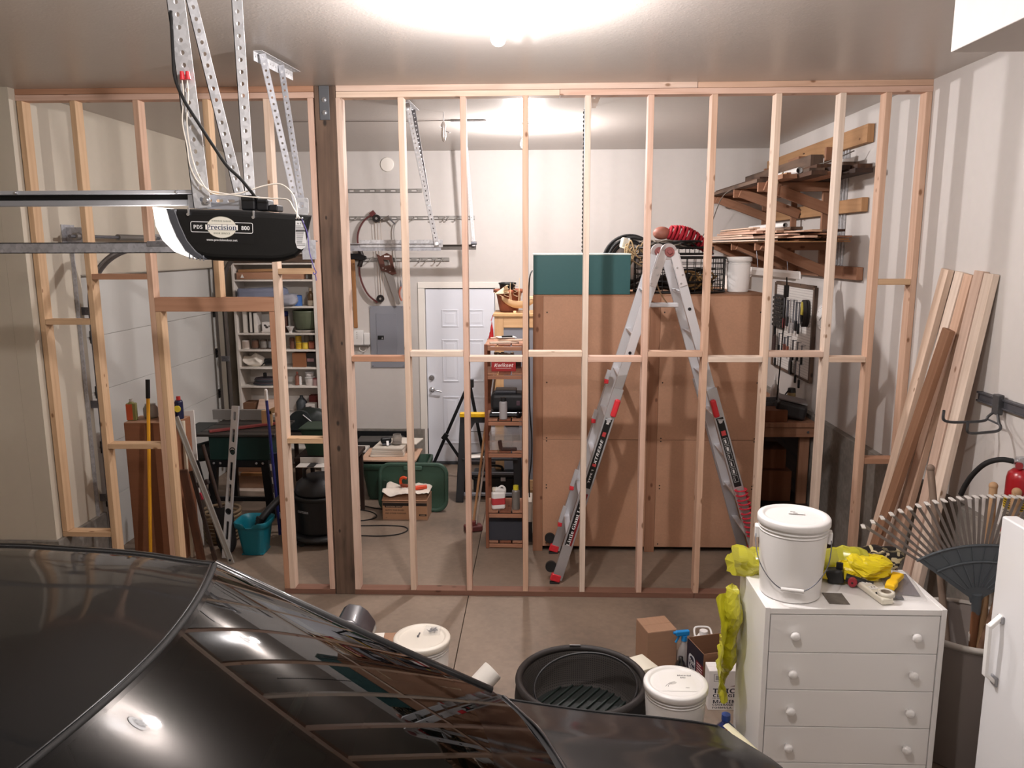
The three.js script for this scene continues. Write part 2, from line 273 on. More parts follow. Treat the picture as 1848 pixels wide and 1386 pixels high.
// ---------- timber post between the two frames ----------
{
  const t = T('support_post', 'dark weathered square timber post with a steel strap at its top', 'post', [-0.245, 0, -0.07]);
  P(t, 'timber', bx(-0.316, -0.1745, 0, H, -0.141, 0.0, 0.006), postWood);
  P(t, 'strap_plate', bx(-0.281, -0.215, 3.31, H - 0.002, 0, 0.007, 0.002), std(0x6d6f73, 0.5, 0.6));
  for (const y of [3.436, 3.355]) P(t, 'bolt', merge([rot(cyl(0.017, 0.016, 0.004, 18), Math.PI / 2).translate(-0.248, y, 0.007), rot(cyl(0.0105, 0.0095, 0.012, 6), Math.PI / 2).translate(-0.248, y, 0.011)]), boltSteel);
}
// ---------- ceiling lamps ----------
function bulb(x, z, label, k = 1) {
  const t = T('ceiling_lamp', label, 'lamp', [x, H, z], { local: true });
  P(t, 'lampholder', lathe([[0, 0], [0.058, 0], [0.058, -0.012], [0.040, -0.022], [0.028, -0.028], [0.024, -0.10], [0, -0.10]], 28), whitePlastic);
  P(t, 'bulb', lathe([[0.0, -0.206], [0.014, -0.204], [0.026, -0.196], [0.033, -0.180], [0.034, -0.164], [0.029, -0.143], [0.019, -0.122], [0.0145, -0.098], [0, -0.098]].reverse(), 28), bulbGlow);
  const l = new THREE.PointLight(LAMP_COLOR, LAMP_CD * k, 0, 2); l.position.set(0, -0.166, 0); l.castShadow = true; l.shadow.radius = 2.2; l.shadow.mapSize.set(2048, 2048); l.shadow.camera.near = 0.1; l.shadow.camera.far = 12; l.shadow.bias = -0.0005; t.add(l);
}
bulb(0.98, 1.80, 'bare bulb on a white lampholder on the ceiling above the parked car');
bulb(1.10, 3.9, 'bare bulb on a white lampholder on the ceiling near the camera', 0.5);
bulb(1.025, -1.66, 'bare bulb on a white ceiling lampholder behind the framed partition');

// ---------- perforated angle iron, channel track ----------
function perforated(len, w, t = 0.0025, pitch = 0.034, r = 0.0062) {        // flat strip, width along x centred, from y = 0 to len, thickness along z
  const holes = []; for (let y = pitch * 0.7; y < len - pitch * 0.4; y += pitch) holes.push(circ(0, y, r, 10));
  return ext(shp([[-w / 2, 0], [w / 2, 0], [w / 2, len], [-w / 2, len]], holes), t);
}
function angleIron(len, w = 0.034, pitch = 0.034, r = 0.0062) {
  const a = perforated(len, w, 0.0025, pitch, r), b = perforated(len, w, 0.0025, pitch, r).rotateY(Math.PI / 2).translate(-w / 2, 0, -w / 2 + 0.0025);
  return merge([uvBox(a, 1), uvBox(b, 1)]);
}
function bar(parent, name, p0, p1, hint, mat, w, pitch, r) { const l = v3(p0).distanceTo(v3(p1)); return P(parent, name, along(angleIron(l, w, pitch, r), p0, p1, hint), mat); }
const hexBolt = (x, y, z, r = 0.009) => merge([rot(cyl(r * 1.5, r * 1.45, 0.002, 16), Math.PI / 2).translate(x, y, z), rot(cyl(r, r * 0.9, 0.008, 6), Math.PI / 2).translate(x, y, z + 0.002)]);

// ---------- garage door opener ----------
{
  const t = T('garage_door_opener', 'black garage door opener with a glowing lens hanging from angle irons', 'door opener', [0.2, 2.44, 2.72]);
  const prof = [[0.0, 2.606], [0.012, 2.57], [0.03, 2.52], [0.052, 2.482], [0.085, 2.458], [0.13, 2.447], [0.19, 2.444], [0.25, 2.443], [0.32, 2.441], [0.36, 2.444], [0.40, 2.455], [0.425, 2.478], [0.44, 2.515], [0.450, 2.556], [0.458, 2.584], [0.22, 2.602]];
  P(t, 'housing', keep(ext(shp(prof), 0.17, 0.02, 4).translate(0, 0, 2.685), g => { const p = g.attributes.position; for (let i = 0; i < p.count; i++) p.setX(i, p.getX(i) - 0.42 * (2.855 - p.getZ(i)) * clamp((p.getX(i) - 0.2) / 0.22)); g.computeVertexNormals(); }), std(0x08090b, 0.5));
  P(t, 'shade_rim', ext(shp([[0.0, 2.606], [0.030, 2.604], [0.042, 2.56], [0.062, 2.51], [0.088, 2.475], [0.118, 2.449], [0.085, 2.452], [0.05, 2.476], [0.026, 2.518], [0.008, 2.568]]), 0.174, 0.004).translate(0, 0, 2.683), std(0x4a4c52, 0.4));
  const lens = new THREE.MeshStandardMaterial({ color: 0xffffff, emissive: 0xfff6ee, emissiveIntensity: 3.2, roughness: 0.5 });
  P(t, 'light_lens', ext(shp([[-0.046, 2.612], [-0.002, 2.608], [0.006, 2.568], [0.022, 2.52], [0.046, 2.478], [0.078, 2.453], [0.05, 2.459], [0.012, 2.474], [-0.022, 2.508], [-0.041, 2.553]]), 0.166, 0.012, 3).translate(0, 0, 2.687), lens);
  for (let i = 0; i < 5; i++) P(t, 'vent_slot', bx(0.062 + i * 0.011, 0.066 + i * 0.011, 2.452 - i * 0.0015, 2.470 - i * 0.002, 2.853, 2.8568, 0.001), grey);
  P(t, 'rail_bracket', ext(shp([[0.02, 2.612], [0.2, 2.607], [0.2, 2.655], [0.02, 2.655]], [rrect(0.075, 2.632, 0.098, 2.641, 0.0035), rrect(0.112, 2.631, 0.135, 2.640, 0.0035), rrect(0.15, 2.630, 0.173, 2.639, 0.0035)]), 0.003).translate(0, 0, 2.735), std(0xb9bcc4, 0.4, 0.5));
  P(t, 'power_socket', merge([bx(0.2, 0.245, 2.604, 2.652, 2.70, 2.76, 0.006), bx(0.245, 0.285, 2.602, 2.64, 2.69, 2.75, 0.006), bx(0.285, 0.315, 2.60, 2.622, 2.69, 2.75, 0.005)]), blackPlastic);
  P(t, 'hanger_tab', ext(shp(rrect(0.325, 2.595, 0.372, 2.652, 0.008), [rrect(0.338, 2.618, 0.358, 2.638, 0.006)]), 0.003).translate(0, 0, 2.6), galvLight);
  for (const [x, y] of [[0.071, 2.588], [0.274, 2.578]]) P(t, 'screw', merge([rot(cyl(0.005, 0.005, 0.006, 10), Math.PI / 2).translate(x, y, 2.855), bx(x - 0.003, x + 0.003, y, y + 0.02, 2.853, 2.857, 0.001)]), boltSteel);
  for (const x of [0.408, 0.416, 0.424]) P(t, 'terminal_screw', merge([rot(cyl(0.004, 0.003, 0.005, 10), Math.PI / 2).translate(x, 2.574, 2.855)]), boltSteel);
  // the front badge, printed flat
  const badge = printMat(1024, 420, (x, w, h) => {
    x.fillStyle = '#101114'; x.fillRect(0, 0, w, h);
    x.strokeStyle = '#f2f2f2'; x.lineWidth = 10; x.beginPath(); x.roundRect(16, 96, w - 32, 158, 26); x.stroke();
    text(x, 'PDS', 130, 176, 'bold 84px sans-serif', '#f4f4f4'); text(x, '800', 892, 176, 'bold 84px sans-serif', '#f4f4f4');
    x.fillStyle = '#e9e5d8'; x.beginPath(); x.ellipse(510, 172, 236, 166, 0, 0, 7); x.fill(); x.strokeStyle = '#8d8a78'; x.lineWidth = 6; x.stroke();
    x.fillStyle = '#101114'; x.fillRect(256, 130, 508, 88); x.fillStyle = '#f7f5ee'; x.fillRect(250, 134, 520, 80); x.fillStyle = '#e9e5d8';
    x.save(); x.translate(510, 172); x.restore();
    text(x, 'Precision', 510, 174, '600 102px serif', '#1d2a4d');
    text(x, 'OVERHEAD GARAGE', 510, 76, 'bold 34px sans-serif', '#6f7461'); text(x, 'DOOR SERVICE', 510, 268, 'bold 38px sans-serif', '#6f7461');
    text(x, 'www.precisiondoor.net', 510, 372, 'bold 44px sans-serif', '#e6e6e6');
  }, 0.35);
  P(t, 'badge', decal(0.20, 0.082).rotateZ(-0.03).translate(0.172, 2.541, 2.8562), badge);
  const sticker = printMat(128, 384, (x, w, h) => {
    x.fillStyle = '#dcdcdc'; x.fillRect(0, 0, w, h); text(x, 'N S T', 64, 40, 'bold 30px sans-serif', '#333');
    x.fillStyle = '#555'; for (let i = 0; i < 16; i++) x.fillRect(14, 70 + i * 17, 60 + (i * 37) % 40, 7); x.fillRect(10, 128, 108, 22);
  });
  P(t, 'wiring_sticker', (() => { const g = new THREE.ShapeGeometry(shp([[-0.014, 0.045], [0.012, 0.045], [0.017, -0.02], [0.012, -0.036], [0, -0.042], [-0.013, -0.038], [-0.018, -0.02]])); const p = g.attributes.position, uv = g.attributes.uv; for (let i = 0; i < p.count; i++) uv.setXY(i, (p.getX(i) + 0.018) / 0.036, (p.getY(i) + 0.042) / 0.088); g.userData.uvDone = true; return g.translate(0.418, 2.522, 2.8562); })(), sticker);
  // hanging irons
  bar(t, 'angle_iron', [0.078, 2.612, 2.765], [0.022, 3.52, 2.765], [1, 0, 0], galvLight, 0.056, 0.037, 0.0072);
  bar(t, 'angle_iron', [0.162, 2.652, 2.66], [-0.005, 3.52, 2.66], [1, 0, 0], galvLight, 0.034, 0.036, 0.0068);
  bar(t, 'angle_iron', [0.159, 2.66, 2.56], [0.152, 3.52, 2.56], [1, 0, 0], galvLight, 0.036, 0.038, 0.0068);
  P(t, 'iron_bolt', hexBolt(0.094, 2.634, 2.77, 0.0085), boltSteel);
  // wiring
  P(t, 'power_cord', tube([[0.026, 3.2, 2.775], [0.03, 3.08, 2.79], [0.035, 3.0, 2.80], [0.056, 2.94, 2.80], [0.101, 2.862, 2.80], [0.145, 2.79, 2.80], [0.18, 2.737, 2.80], [0.215, 2.70, 2.79], [0.24, 2.665, 2.78], [0.25, 2.635, 2.74]], 0.0052), blackRubber);
  const wire = clothWhite;
  P(t, 'wire', tube([[0.05, 3.0, 2.785], [0.053, 2.95, 2.79], [0.046, 2.87, 2.795], [0.055, 2.80, 2.795], [0.06, 2.74, 2.795], [0.08, 2.69, 2.79], [0.117, 2.662, 2.79]], 0.0021), wire);
  P(t, 'wire', tube([[0.066, 3.0, 2.785], [0.068, 2.95, 2.79], [0.06, 2.87, 2.795], [0.066, 2.78, 2.795], [0.082, 2.71, 2.79], [0.12, 2.656, 2.79], [0.2, 2.655, 2.78], [0.28, 2.68, 2.76], [0.33, 2.685, 2.76], [0.37, 2.66, 2.78], [0.405, 2.61, 2.84], [0.41, 2.575, 2.86]], 0.0021), wire);
  P(t, 'wire', tube([[0.117, 2.662, 2.79], [0.2, 2.648, 2.78], [0.3, 2.64, 2.77], [0.36, 2.635, 2.79], [0.395, 2.605, 2.84], [0.418, 2.575, 2.86]], 0.0021), wire);
  P(t, 'pull_string', tube([[0.425, 2.572, 2.86], [0.44, 2.53, 2.862], [0.445, 2.47, 2.862], [0.458, 2.42, 2.862], [0.463, 2.409, 2.862], [0.457, 2.403, 2.864], [0.453, 2.41, 2.862], [0.459, 2.40, 2.86], [0.461, 2.384, 2.86]], 0.0016), std(0x5b4f94, 0.6));
  for (const x of [0.052, 0.07]) P(t, 'wire_nut', merge([rod([x, 2.998, 2.786], [x - 0.001, 3.022, 2.786], 0.0085, 0.006, 12)]), redPlastic);
  const l = new THREE.PointLight(OPENER_COLOR, OPENER_CD, 0, 2); l.position.set(-0.075 - 0.2, 2.53 - 2.44, 0); l.castShadow = true; l.shadow.radius = 4; l.shadow.bias = -0.0005; t.add(l);
}
{ // the rail that runs from the opener to the near door
  const t = T('opener_rail', 'long grey steel drive rail running left from the garage door opener', 'rail', [-1, 2.645, 2.71]);
  P(t, 'rail_top', bx(-2.9, 0.06, 2.658, 2.671, 2.69, 2.73, 0.002), std(0xbfc2ca, 0.4, 0.5));
  P(t, 'rail_web', bx(-2.9, 0.045, 2.640, 2.658, 2.705, 2.712, 0.001), blackMetal);
  P(t, 'rail_bottom', bx(-2.9, 0.06, 2.622, 2.640, 2.69, 2.73, 0.002), std(0xa6a9b0, 0.4, 0.5));
  for (const x of [-0.55, -0.02]) P(t, 'rail_bolt', hexBolt(x, 2.664, 2.73, 0.004), boltSteel);
}
// ---------- door tracks ----------
function trackProfile() { return shp([[-0.032, 0], [0.032, 0], [0.032, 0.022], [0.026, 0.027], [0.022, 0.022], [0.028, 0.018], [0.028, 0.004], [-0.028, 0.004], [-0.028, 0.018], [-0.022, 0.022], [-0.026, 0.027], [-0.032, 0.022]]); }
function trackRun(x0, x1, y, z, flip = 1) { const g = ext(trackProfile(), x1 - x0); g.rotateY(Math.PI / 2); g.rotateX(flip > 0 ? -Math.PI / 2 : Math.PI / 2); return g.translate(x0, y, z); }
{
  const t = T('door_track', 'grey horizontal track of the near garage door behind the opener', 'track', [-1.5, 2.49, 0.8]);
  const web = bx(-3.3, -0.16, 2.459, 2.521, 0.795, 0.80, 0.001);
  P(t, 'track_rail', merge([web, bx(-3.3, -0.16, 2.515, 2.521, 0.765, 0.80, 0.001), bx(-3.3, -0.16, 2.459, 2.465, 0.765, 0.80, 0.001)]), galv);
  P(t, 'stiffener_angle', merge([bx(-1.1, -0.12, 2.521, 2.527, 0.76, 0.80, 0.001), bx(-1.1, -0.12, 2.498, 2.525, 0.80, 0.804, 0.001)]), galvDark);
  bar(t, 'ceiling_angle', [-0.325, 3.505, 1.0], [-0.275, 3.505, 0.5], [1, 0, 0], galvLight, 0.05, 0.035, 0.005);
  bar(t, 'hanger_leg', [-0.185, 2.53, 0.80], [-0.315, 3.50, 0.96], [1, 0, -0.25], galv, 0.036, 0.034, 0.0062);
  bar(t, 'hanger_leg', [-0.175, 2.53, 0.77], [-0.30, 3.50, 0.70], [1, 0, 0], galv, 0.034, 0.034, 0.006);
  P(t, 'end_plate', bx(-0.20, -0.12, 2.42, 2.53, 0.802, 0.806, 0.001), galv);
}

// ---------- parked car (faces +x) ----------
function grid(nu, nv, f) {
  const p = [], uv = [], ix = [];
  for (let j = 0; j <= nv; j++) for (let i = 0; i <= nu; i++) { const q = f(i / nu, j / nv); p.push(q[0], q[1], q[2]); uv.push(i / nu, j / nv); }
  for (let j = 0; j < nv; j++) for (let i = 0; i < nu; i++) { const a = j * (nu + 1) + i, b = a + 1, c = a + nu + 1, d = c + 1; ix.push(a, b, d, a, d, c); }
  const g = new THREE.BufferGeometry(); g.setAttribute('position', new THREE.Float32BufferAttribute(p, 3)); g.setAttribute('uv', new THREE.Float32BufferAttribute(uv, 2)); g.setIndex(ix); g.computeVertexNormals(); g.userData.uvDone = true; return g;
}
function curve(pts) { return x => { if (x <= pts[0][0]) return pts[0][1]; for (let i = 1; i < pts.length; i++) if (x <= pts[i][0]) { const [a, b] = pts[i - 1], [c, d] = pts[i], t = (x - a) / (c - a), p0 = i > 1 ? (d - pts[i - 2][1]) / (c - pts[i - 2][0]) : (d - b) / (c - a), p1 = i < pts.length - 1 ? (pts[i + 1][1] - b) / (pts[i + 1][0] - a) : (d - b) / (c - a), h = c - a, t2 = t * t, t3 = t2 * t; return b * (2 * t3 - 3 * t2 + 1) + p0 * h * (t3 - 2 * t2 + t) + d * (3 * t2 - 2 * t3) + p1 * h * (t3 - t2); } return pts[pts.length - 1][1]; }; }
{
  const t = T('car', 'black sedan parked in the foreground, seen over its roof and windshield', 'car', [-0.1, 0, 3.45]);
  const C = 3.45, paint = phy(0x050608, 0.45, { clearcoat: 0.7, clearcoatRoughness: 0.05, specularIntensity: 0.35 });
  const dusty = phy(0x0a0a0c, 0.45, { clearcoat: 0.7, clearcoatRoughness: 0.08, specularIntensity: 0.35 });
  const glass = phy(0x52665c, 0.02, { transmission: 1, thickness: 0, ior: 1.42 });
  const frit = phy(0x040405, 0.06, { ior: 1.38 });
  const head = s => [0.17 - 0.16 * s * s, 1.45 - 0.072 * s * s * s * s, C + 0.745 * s];
  const base = s => [1.27 - 0.28 * s * s, 0.87 - 0.017 * s * s * s * s, C + 0.825 * s];
  const ws = (s, k) => { const a = head(s), b = base(s), g = -0.010 * Math.sin(Math.PI * k) * (1 - 0.5 * s * s); return [mix(a[0], b[0], k) + 0.48 * g, mix(a[1], b[1], k) + 0.88 * g, mix(a[2], b[2], k)]; };
  const yEdge = curve([[-1.35, 1.385], [-0.8, 1.432], [-0.47, 1.423], [-0.25, 1.409], [-0.085, 1.386], [0.03, 1.374]]);
  const roofPt = (s, k) => { const h = head(s), x = mix(h[0] - 0.012, -1.35, k), ye = yEdge(x - 0.16 * (1 - s * s) * (1 - k)); return [x, ye + mix(0.076, 0.055, k) * (1 - Math.pow(Math.abs(s), 4)), C + (0.745 + 0.03 * k) * s]; };
  const line = (fn, n, r, a = -1, b = 1) => tube(Array.from({ length: n + 1 }, (_, i) => fn(a + (b - a) * i / n)), r, false, 6, n * 3);
  P(t, 'roof', grid(48, 32, (u, v) => roofPt(u * 2 - 1, v)), paint);
  for (const s of [-0.955, 0.955]) P(t, 'roof_molding', tube(Array.from({ length: 15 }, (_, i) => { const q = roofPt(s, i / 14); return [q[0], q[1] + 0.0015, q[2]]; }), 0.006, false, 6, 42), blackRubber);
  for (const s of [-1, 1]) P(t, 'roof_rail', tube(Array.from({ length: 15 }, (_, i) => { const q = roofPt(s, i / 14); return [q[0], q[1] - 0.01, q[2] + s * 0.004]; }), 0.02, false, 10, 42), paint);
  // windshield: clear glass, black printed border
  const B = [0.014, 0.80, 0.95];
  P(t, 'windshield', grid(40, 28, (u, v) => ws(mix(-B[2], B[2], u), mix(B[0], B[1], v))), glass);
  P(t, 'glass_border', merge([grid(40, 8, (u, v) => ws(mix(-1, 1, u), mix(B[1], 1, v))), grid(3, 28, (u, v) => ws(mix(-1, -B[2], u), mix(0, B[1], v))), grid(3, 28, (u, v) => ws(mix(B[2], 1, u), mix(0, B[1], v))), grid(40, 2, (u, v) => ws(mix(-B[2], B[2], u), mix(0, B[0], v)))]), frit);
  P(t, 'windshield_seal', line(s => { const q = head(s); return [q[0] - 0.004, q[1] + 0.0, q[2]]; }, 24, 0.009), blackRubber);
  P(t, 'windshield_trim', line(s => { const q = head(s); return [q[0] - 0.018, q[1] + 0.003, q[2]]; }, 24, 0.004), phy(0x1a1a1c, 0.3));
  for (const s of [-1, 1]) P(t, 'front_pillar', tube(Array.from({ length: 11 }, (_, i) => { const q = ws(s, i / 10); return [q[0] - 0.012, q[1] - 0.008, q[2] + s * 0.01]; }), 0.022, false, 10, 40), paint);
  P(t, 'cowl', grid(40, 3, (u, v) => { const s = u * 2 - 1, q = base(s); return [q[0] + v * 0.045, q[1] - 0.004 - 0.012 * v, q[2]]; }), blackMatte);
  // hood
  const yH = curve([[0.95, 0.855], [1.34, 0.800], [1.62, 0.775], [1.805, 0.748], [1.95, 0.70], [2.12, 0.66]]);
  const nose = s => 2.12 - 0.30 * s * s;
  const hoodPt = (s, k) => { const b = base(s), x0 = b[0] + 0.035, x = mix(x0, nose(s), k), e = yH(x - 0.16 * (1 - s * s)); return [x, e + (0.03 + 0.02 * k) * (1 - Math.pow(Math.abs(s), 2.2)) + 0.012 * Math.exp(-Math.pow((Math.abs(s) - 0.72) / 0.1, 2)), C + 0.805 * s]; };
  P(t, 'hood', grid(40, 30, (u, v) => hoodPt(u * 2 - 1, v)), dusty);
  P(t, 'hood_edge', line(s => { const q = hoodPt(s, 0); return [q[0], q[1] + 0.004, q[2]]; }, 24, 0.006), phy(0x2a2a2e, 0.2, { clearcoat: 1 }));
  for (const s of [-0.985, 0.985]) P(t, 'hood_gap', tube(Array.from({ length: 12 }, (_, i) => { const q = hoodPt(s, 0.02 + i / 11 * 0.96); return [q[0], q[1] + 0.001, q[2]]; }), 0.004, false, 6, 40), blackMatte);
  // body shell: rings from the shoulder down
  const yS = curve([[-2.35, 0.86], [-1.5, 0.955], [-0.4, 0.945], [0.6, 0.91], [1.02, 0.842], [1.34, 0.792], [1.62, 0.768], [1.805, 0.742], [1.95, 0.695], [2.14, 0.655]]);
  const N = 96, ring = a => { // a in 0..1 round the plan: front, far side, rear, near side
    if (a < 0.25) { const s = 1 - 8 * a; return [nose(s), s]; }
    if (a < 0.5) { const k = (a - 0.25) * 4; return [mix(1.82, -2.05, k), -1]; }
    if (a < 0.75) { const s = -1 + 8 * (a - 0.5); return [-2.32 + 0.27 * s * s, s]; }
    const k = (a - 0.75) * 4; return [mix(-2.05, 1.82, k), 1];
  };
  const lev = [[0.805, 0, 0], [0.845, 0.02, 0.03], [0.872, 0.045, 0.09], [0.884, 0.06, 0.22], [0.88, 0.07, -1], [0.86, 0.06, -2], [0.81, 0.02, -3], [0.4, -0.3, -4]];
  const yl = (i, x) => { const d = lev[i][2]; return d >= 0 ? yS(x) - d : [0, 0.5, 0.34, 0.2, 0.19][-d]; };
  P(t, 'body', grid(N * 2, 7, (u, v) => { const i = Math.round(v * 7), [x, s] = ring(u % 1), L = lev[i], f = x > 0 ? 1 : -1, ex = Math.abs(x) > 1.8 || true ? L[1] * f * clamp((Math.abs(x) - 1.2) / 0.6) : 0; return [x + ex, yl(i, x), C + s * L[0]]; }), paint);
  // headlamps: yellowed lenses wrapping the front corners
  for (const m of [-1, 1]) P(t, 'headlamp', grid(16, 6, (u, v) => { const s = m * mix(1.0, 0.52, u), x = nose(s), w = mix(0.80, 0.868, v), b = 0.012 * Math.sin(Math.PI * v) + 0.003; return [x + 0.012 + v * 0.055 + b, yS(x) + 0.004 - 0.085 * v * v - 0.02 * v + b * 0.6, C + s * w + m * b]; }), phy(0xd8d2b0, 0.25, { clearcoat: 0.5 }));
  // greenhouse, boot, rear window
  for (const s of [-1, 1]) P(t, 'side_window', grid(20, 6, (u, v) => { const q = roofPt(s, mix(0.04, 0.98, u)), x = mix(q[0], mix(0.62, -1.75, u), v); return [x, mix(q[1] - 0.012, yS(x) - 0.005, v), mix(q[2], C + 0.80 * s, v)]; }), phy(0x20262a, 0.05, { transmission: 0.6, thickness: 0 }));
  for (const s of [-1, 1]) P(t, 'quarter_panel', grid(3, 8, (u, v) => { const a = ws(s, v), q = [mix(0.02, 0.62, v), mix(1.36, yS(0.62), v), C + s * mix(0.745, 0.8, v)]; return [mix(a[0], q[0], u), mix(a[1] - 0.004, q[1], u), mix(a[2], q[2], u)]; }), paint);
  P(t, 'rear_window', grid(16, 8, (u, v) => { const s = u * 2 - 1, q = roofPt(s, 1); return [mix(q[0], -1.85, v), mix(q[1], 0.98, v), mix(q[2], C + 0.78 * s, v)]; }), phy(0x20262a, 0.05, { transmission: 0.6, thickness: 0 }));
  P(t, 'boot_lid', grid(16, 8, (u, v) => { const s = u * 2 - 1, x = mix(-1.85, -2.32 + 0.27 * s * s, v); return [x, mix(0.985, 0.87, v * v) + 0.03 * (1 - s * s), C + 0.805 * s]; }), paint);
  // door mirrors
  for (const m of [-1, 1]) {
const g = lumpy(ext(shp([[0.368, 0.965], [0.366, 1.045], [0.385, 1.058], [0.43, 1.052], [0.46, 1.03], [0.49, 0.985], [0.495, 0.955], [0.45, 0.945]]), 0.17, 0.025, 4), 0, 1).translate(0, 0, C + m * 1.045 - 0.085);
    const k = P(t, 'door_mirror', g, phy(0x2c2b31, 0.4, { clearcoat: 0.6 })); P(k, 'mirror_arm', rod([0.44, 0.985, C + m * 0.99], [0.52, 0.935, C + m * 0.80], 0.03, 0.04, 10), paint);
  }
  // inside, seen dimly through the glass
  const trim = std(0x15161a, 0.8), seatM = std(0x2b2a2c, 0.85);
  P(t, 'dashboard', grid(24, 8, (u, v) => { const s = u * 2 - 1, b = base(s); return [mix(b[0] - 0.02, 0.52 - 0.04 * s * s, v), mix(b[1] - 0.03, 0.86, Math.min(1, v * 1.6)) - 0.16 * Math.pow(v, 8), C + 0.78 * s]; }), trim);
  P(t, 'cabin_floor', bx(-1.9, 0.6, 0.22, 0.30, C - 0.75, C + 0.75, 0.01), trim);
  const wh = P(t, 'steering_wheel', (() => { const g = new THREE.TorusGeometry(0.18, 0.016, 10, 36); g.rotateY(Math.PI / 2); g.rotateZ(-0.45); return g.translate(0.33, 0.93, C - 0.36); })(), blackPlastic);
  P(wh, 'wheel_hub', merge([rod([0.335, 0.93, C - 0.36], [0.47, 0.87, C - 0.36], 0.06, 0.04, 14), rod([0.335, 0.93, C - 0.53], [0.335, 0.93, C - 0.19], 0.013)]), blackPlastic);
  for (const m of [-1, 1]) { const st = P(t, 'seat', merge([bx(-0.55, -0.02, 0.36, 0.56, C + m * 0.37 - 0.25, C + m * 0.37 + 0.25, 0.05, 3), keep(rb(0.14, 0.66, 0.48, 0.05, 3), g => g.rotateZ(0.28).translate(-0.58, 0.84, C + m * 0.37))]), seatM); P(st, 'headrest', keep(rb(0.09, 0.17, 0.26, 0.04, 3), g => g.rotateZ(0.28).translate(-0.69, 1.24, C + m * 0.37)), seatM); }
  for (const x of [-1.45, 1.35]) for (const m of [-1, 1]) {
    const w = P(t, 'wheel', lathe([[0.2, -0.1], [0.3, -0.1], [0.318, -0.08], [0.32, 0], [0.318, 0.08], [0.3, 0.1], [0.2, 0.1]], 40).rotateX(Math.PI / 2).translate(x, 0.32, C + m * 0.79), blackRubber);
    P(w, 'rim', rot(cyl(0.2, 0.2, 0.16, 28).translate(0, -0.08, 0), Math.PI / 2).translate(x, 0.32, C + m * 0.79), aluminum);
  }
  for (const m of [-1, 1]) P(t, 'wiper', tube(Array.from({ length: 8 }, (_, i) => { const q = ws(m * 0.1 + 0.1 + i * 0.06 - 0.25, 0.97 - i * 0.022); return [q[0] + 0.004, q[1] + 0.009, q[2]]; }), 0.006), blackMatte);
}

// ---------- pails ----------
// a plastic pail standing at y = 0 of its group; r0 bottom radius, r1 rim radius, h height to the top of the lid
function pail(t, r0, r1, h, o = {}) {
  const w = o.mat ?? whitePlastic;
  P(t, 'pail_body', lathe([[0, 0], [r0 - 0.006, 0], [r0, 0.006], [mix(r0, r1, 0.86), h * 0.80], [r1 - 0.012, h * 0.80], [r1 - 0.003, h * 0.805], [r1 - 0.003, h * 0.825], [r1 - 0.012, h * 0.83], [r1 - 0.012, h * 0.845], [r1 - 0.001, h * 0.85], [r1 - 0.001, h * 0.868], [r1 - 0.011, h * 0.873], [r1 - 0.009, h * 0.94], [0, h * 0.94]], 56), w);
  P(t, 'pail_lid', lathe([[0, h - 0.011], [r1 * 0.80, h - 0.011], [r1 * 0.84, h - 0.008], [r1 * 0.865, h - 0.001], [r1 * 0.93, h], [r1 + 0.002, h - 0.004], [r1 + 0.006, h - 0.011], [r1 + 0.006, h - 0.034], [r1 - 0.004, h - 0.036], [0, h - 0.036]].reverse(), 56), o.lid ?? w);
  if (o.handle) {                                      // wire bail with a plastic grip; a = compass direction in which it hangs
    const a = o.handle, c = Math.cos(a), s = Math.sin(a), yb = h * 0.74, R = r1 + 0.006;
    const q = (u, drop, out) => [R * u * c + (out) * s, yb - drop, -R * u * s + (out) * c];
    P(t, 'bail_wire', tube([q(-1, -0.02, 0), q(-1.01, 0.03, 0.05), q(-0.88, 0.10, 0.115), q(-0.55, 0.165, 0.155), q(-0.22, 0.195, 0.166), q(0.22, 0.195, 0.166), q(0.55, 0.165, 0.155), q(0.88, 0.10, 0.115), q(1.01, 0.03, 0.05), q(1, -0.02, 0)], 0.0024, false, 6, 60), steel);
    P(t, 'grip', rod(q(-0.30, 0.192, 0.166), q(0.30, 0.192, 0.166), 0.0085, 0.0085, 14), w);
    for (const u of [-1, 1]) P(t, 'ear', keep(rb(0.02, 0.055, 0.05, 0.006, 2), g => g.rotateY(a).translate(...q(u * 0.985, -0.005, 0))), w);
  }
  return t;
}
pail(T('plastic_pail', 'white plastic pail with a flat lid standing on top of the white dresser', 'bucket', [2.292, 0.9425, 1.925], { local: true }), 0.129, 0.150, 0.368, { handle: -0.26 });
pail(T('plastic_pail', 'white lidded floor pail with a bag of screws on its lid, near the car mirror', 'bucket', [0.512, 0, 1.30], { local: true }), 0.13, 0.152, 0.37, { lid: std(0xefe8dc, 0.4) });
pail(T('plastic_pail', 'white lidded pail with black scribbles on its lid, beside the black mesh basket', 'bucket', [1.835, 0, 1.715], { local: true }), 0.13, 0.152, 0.37);
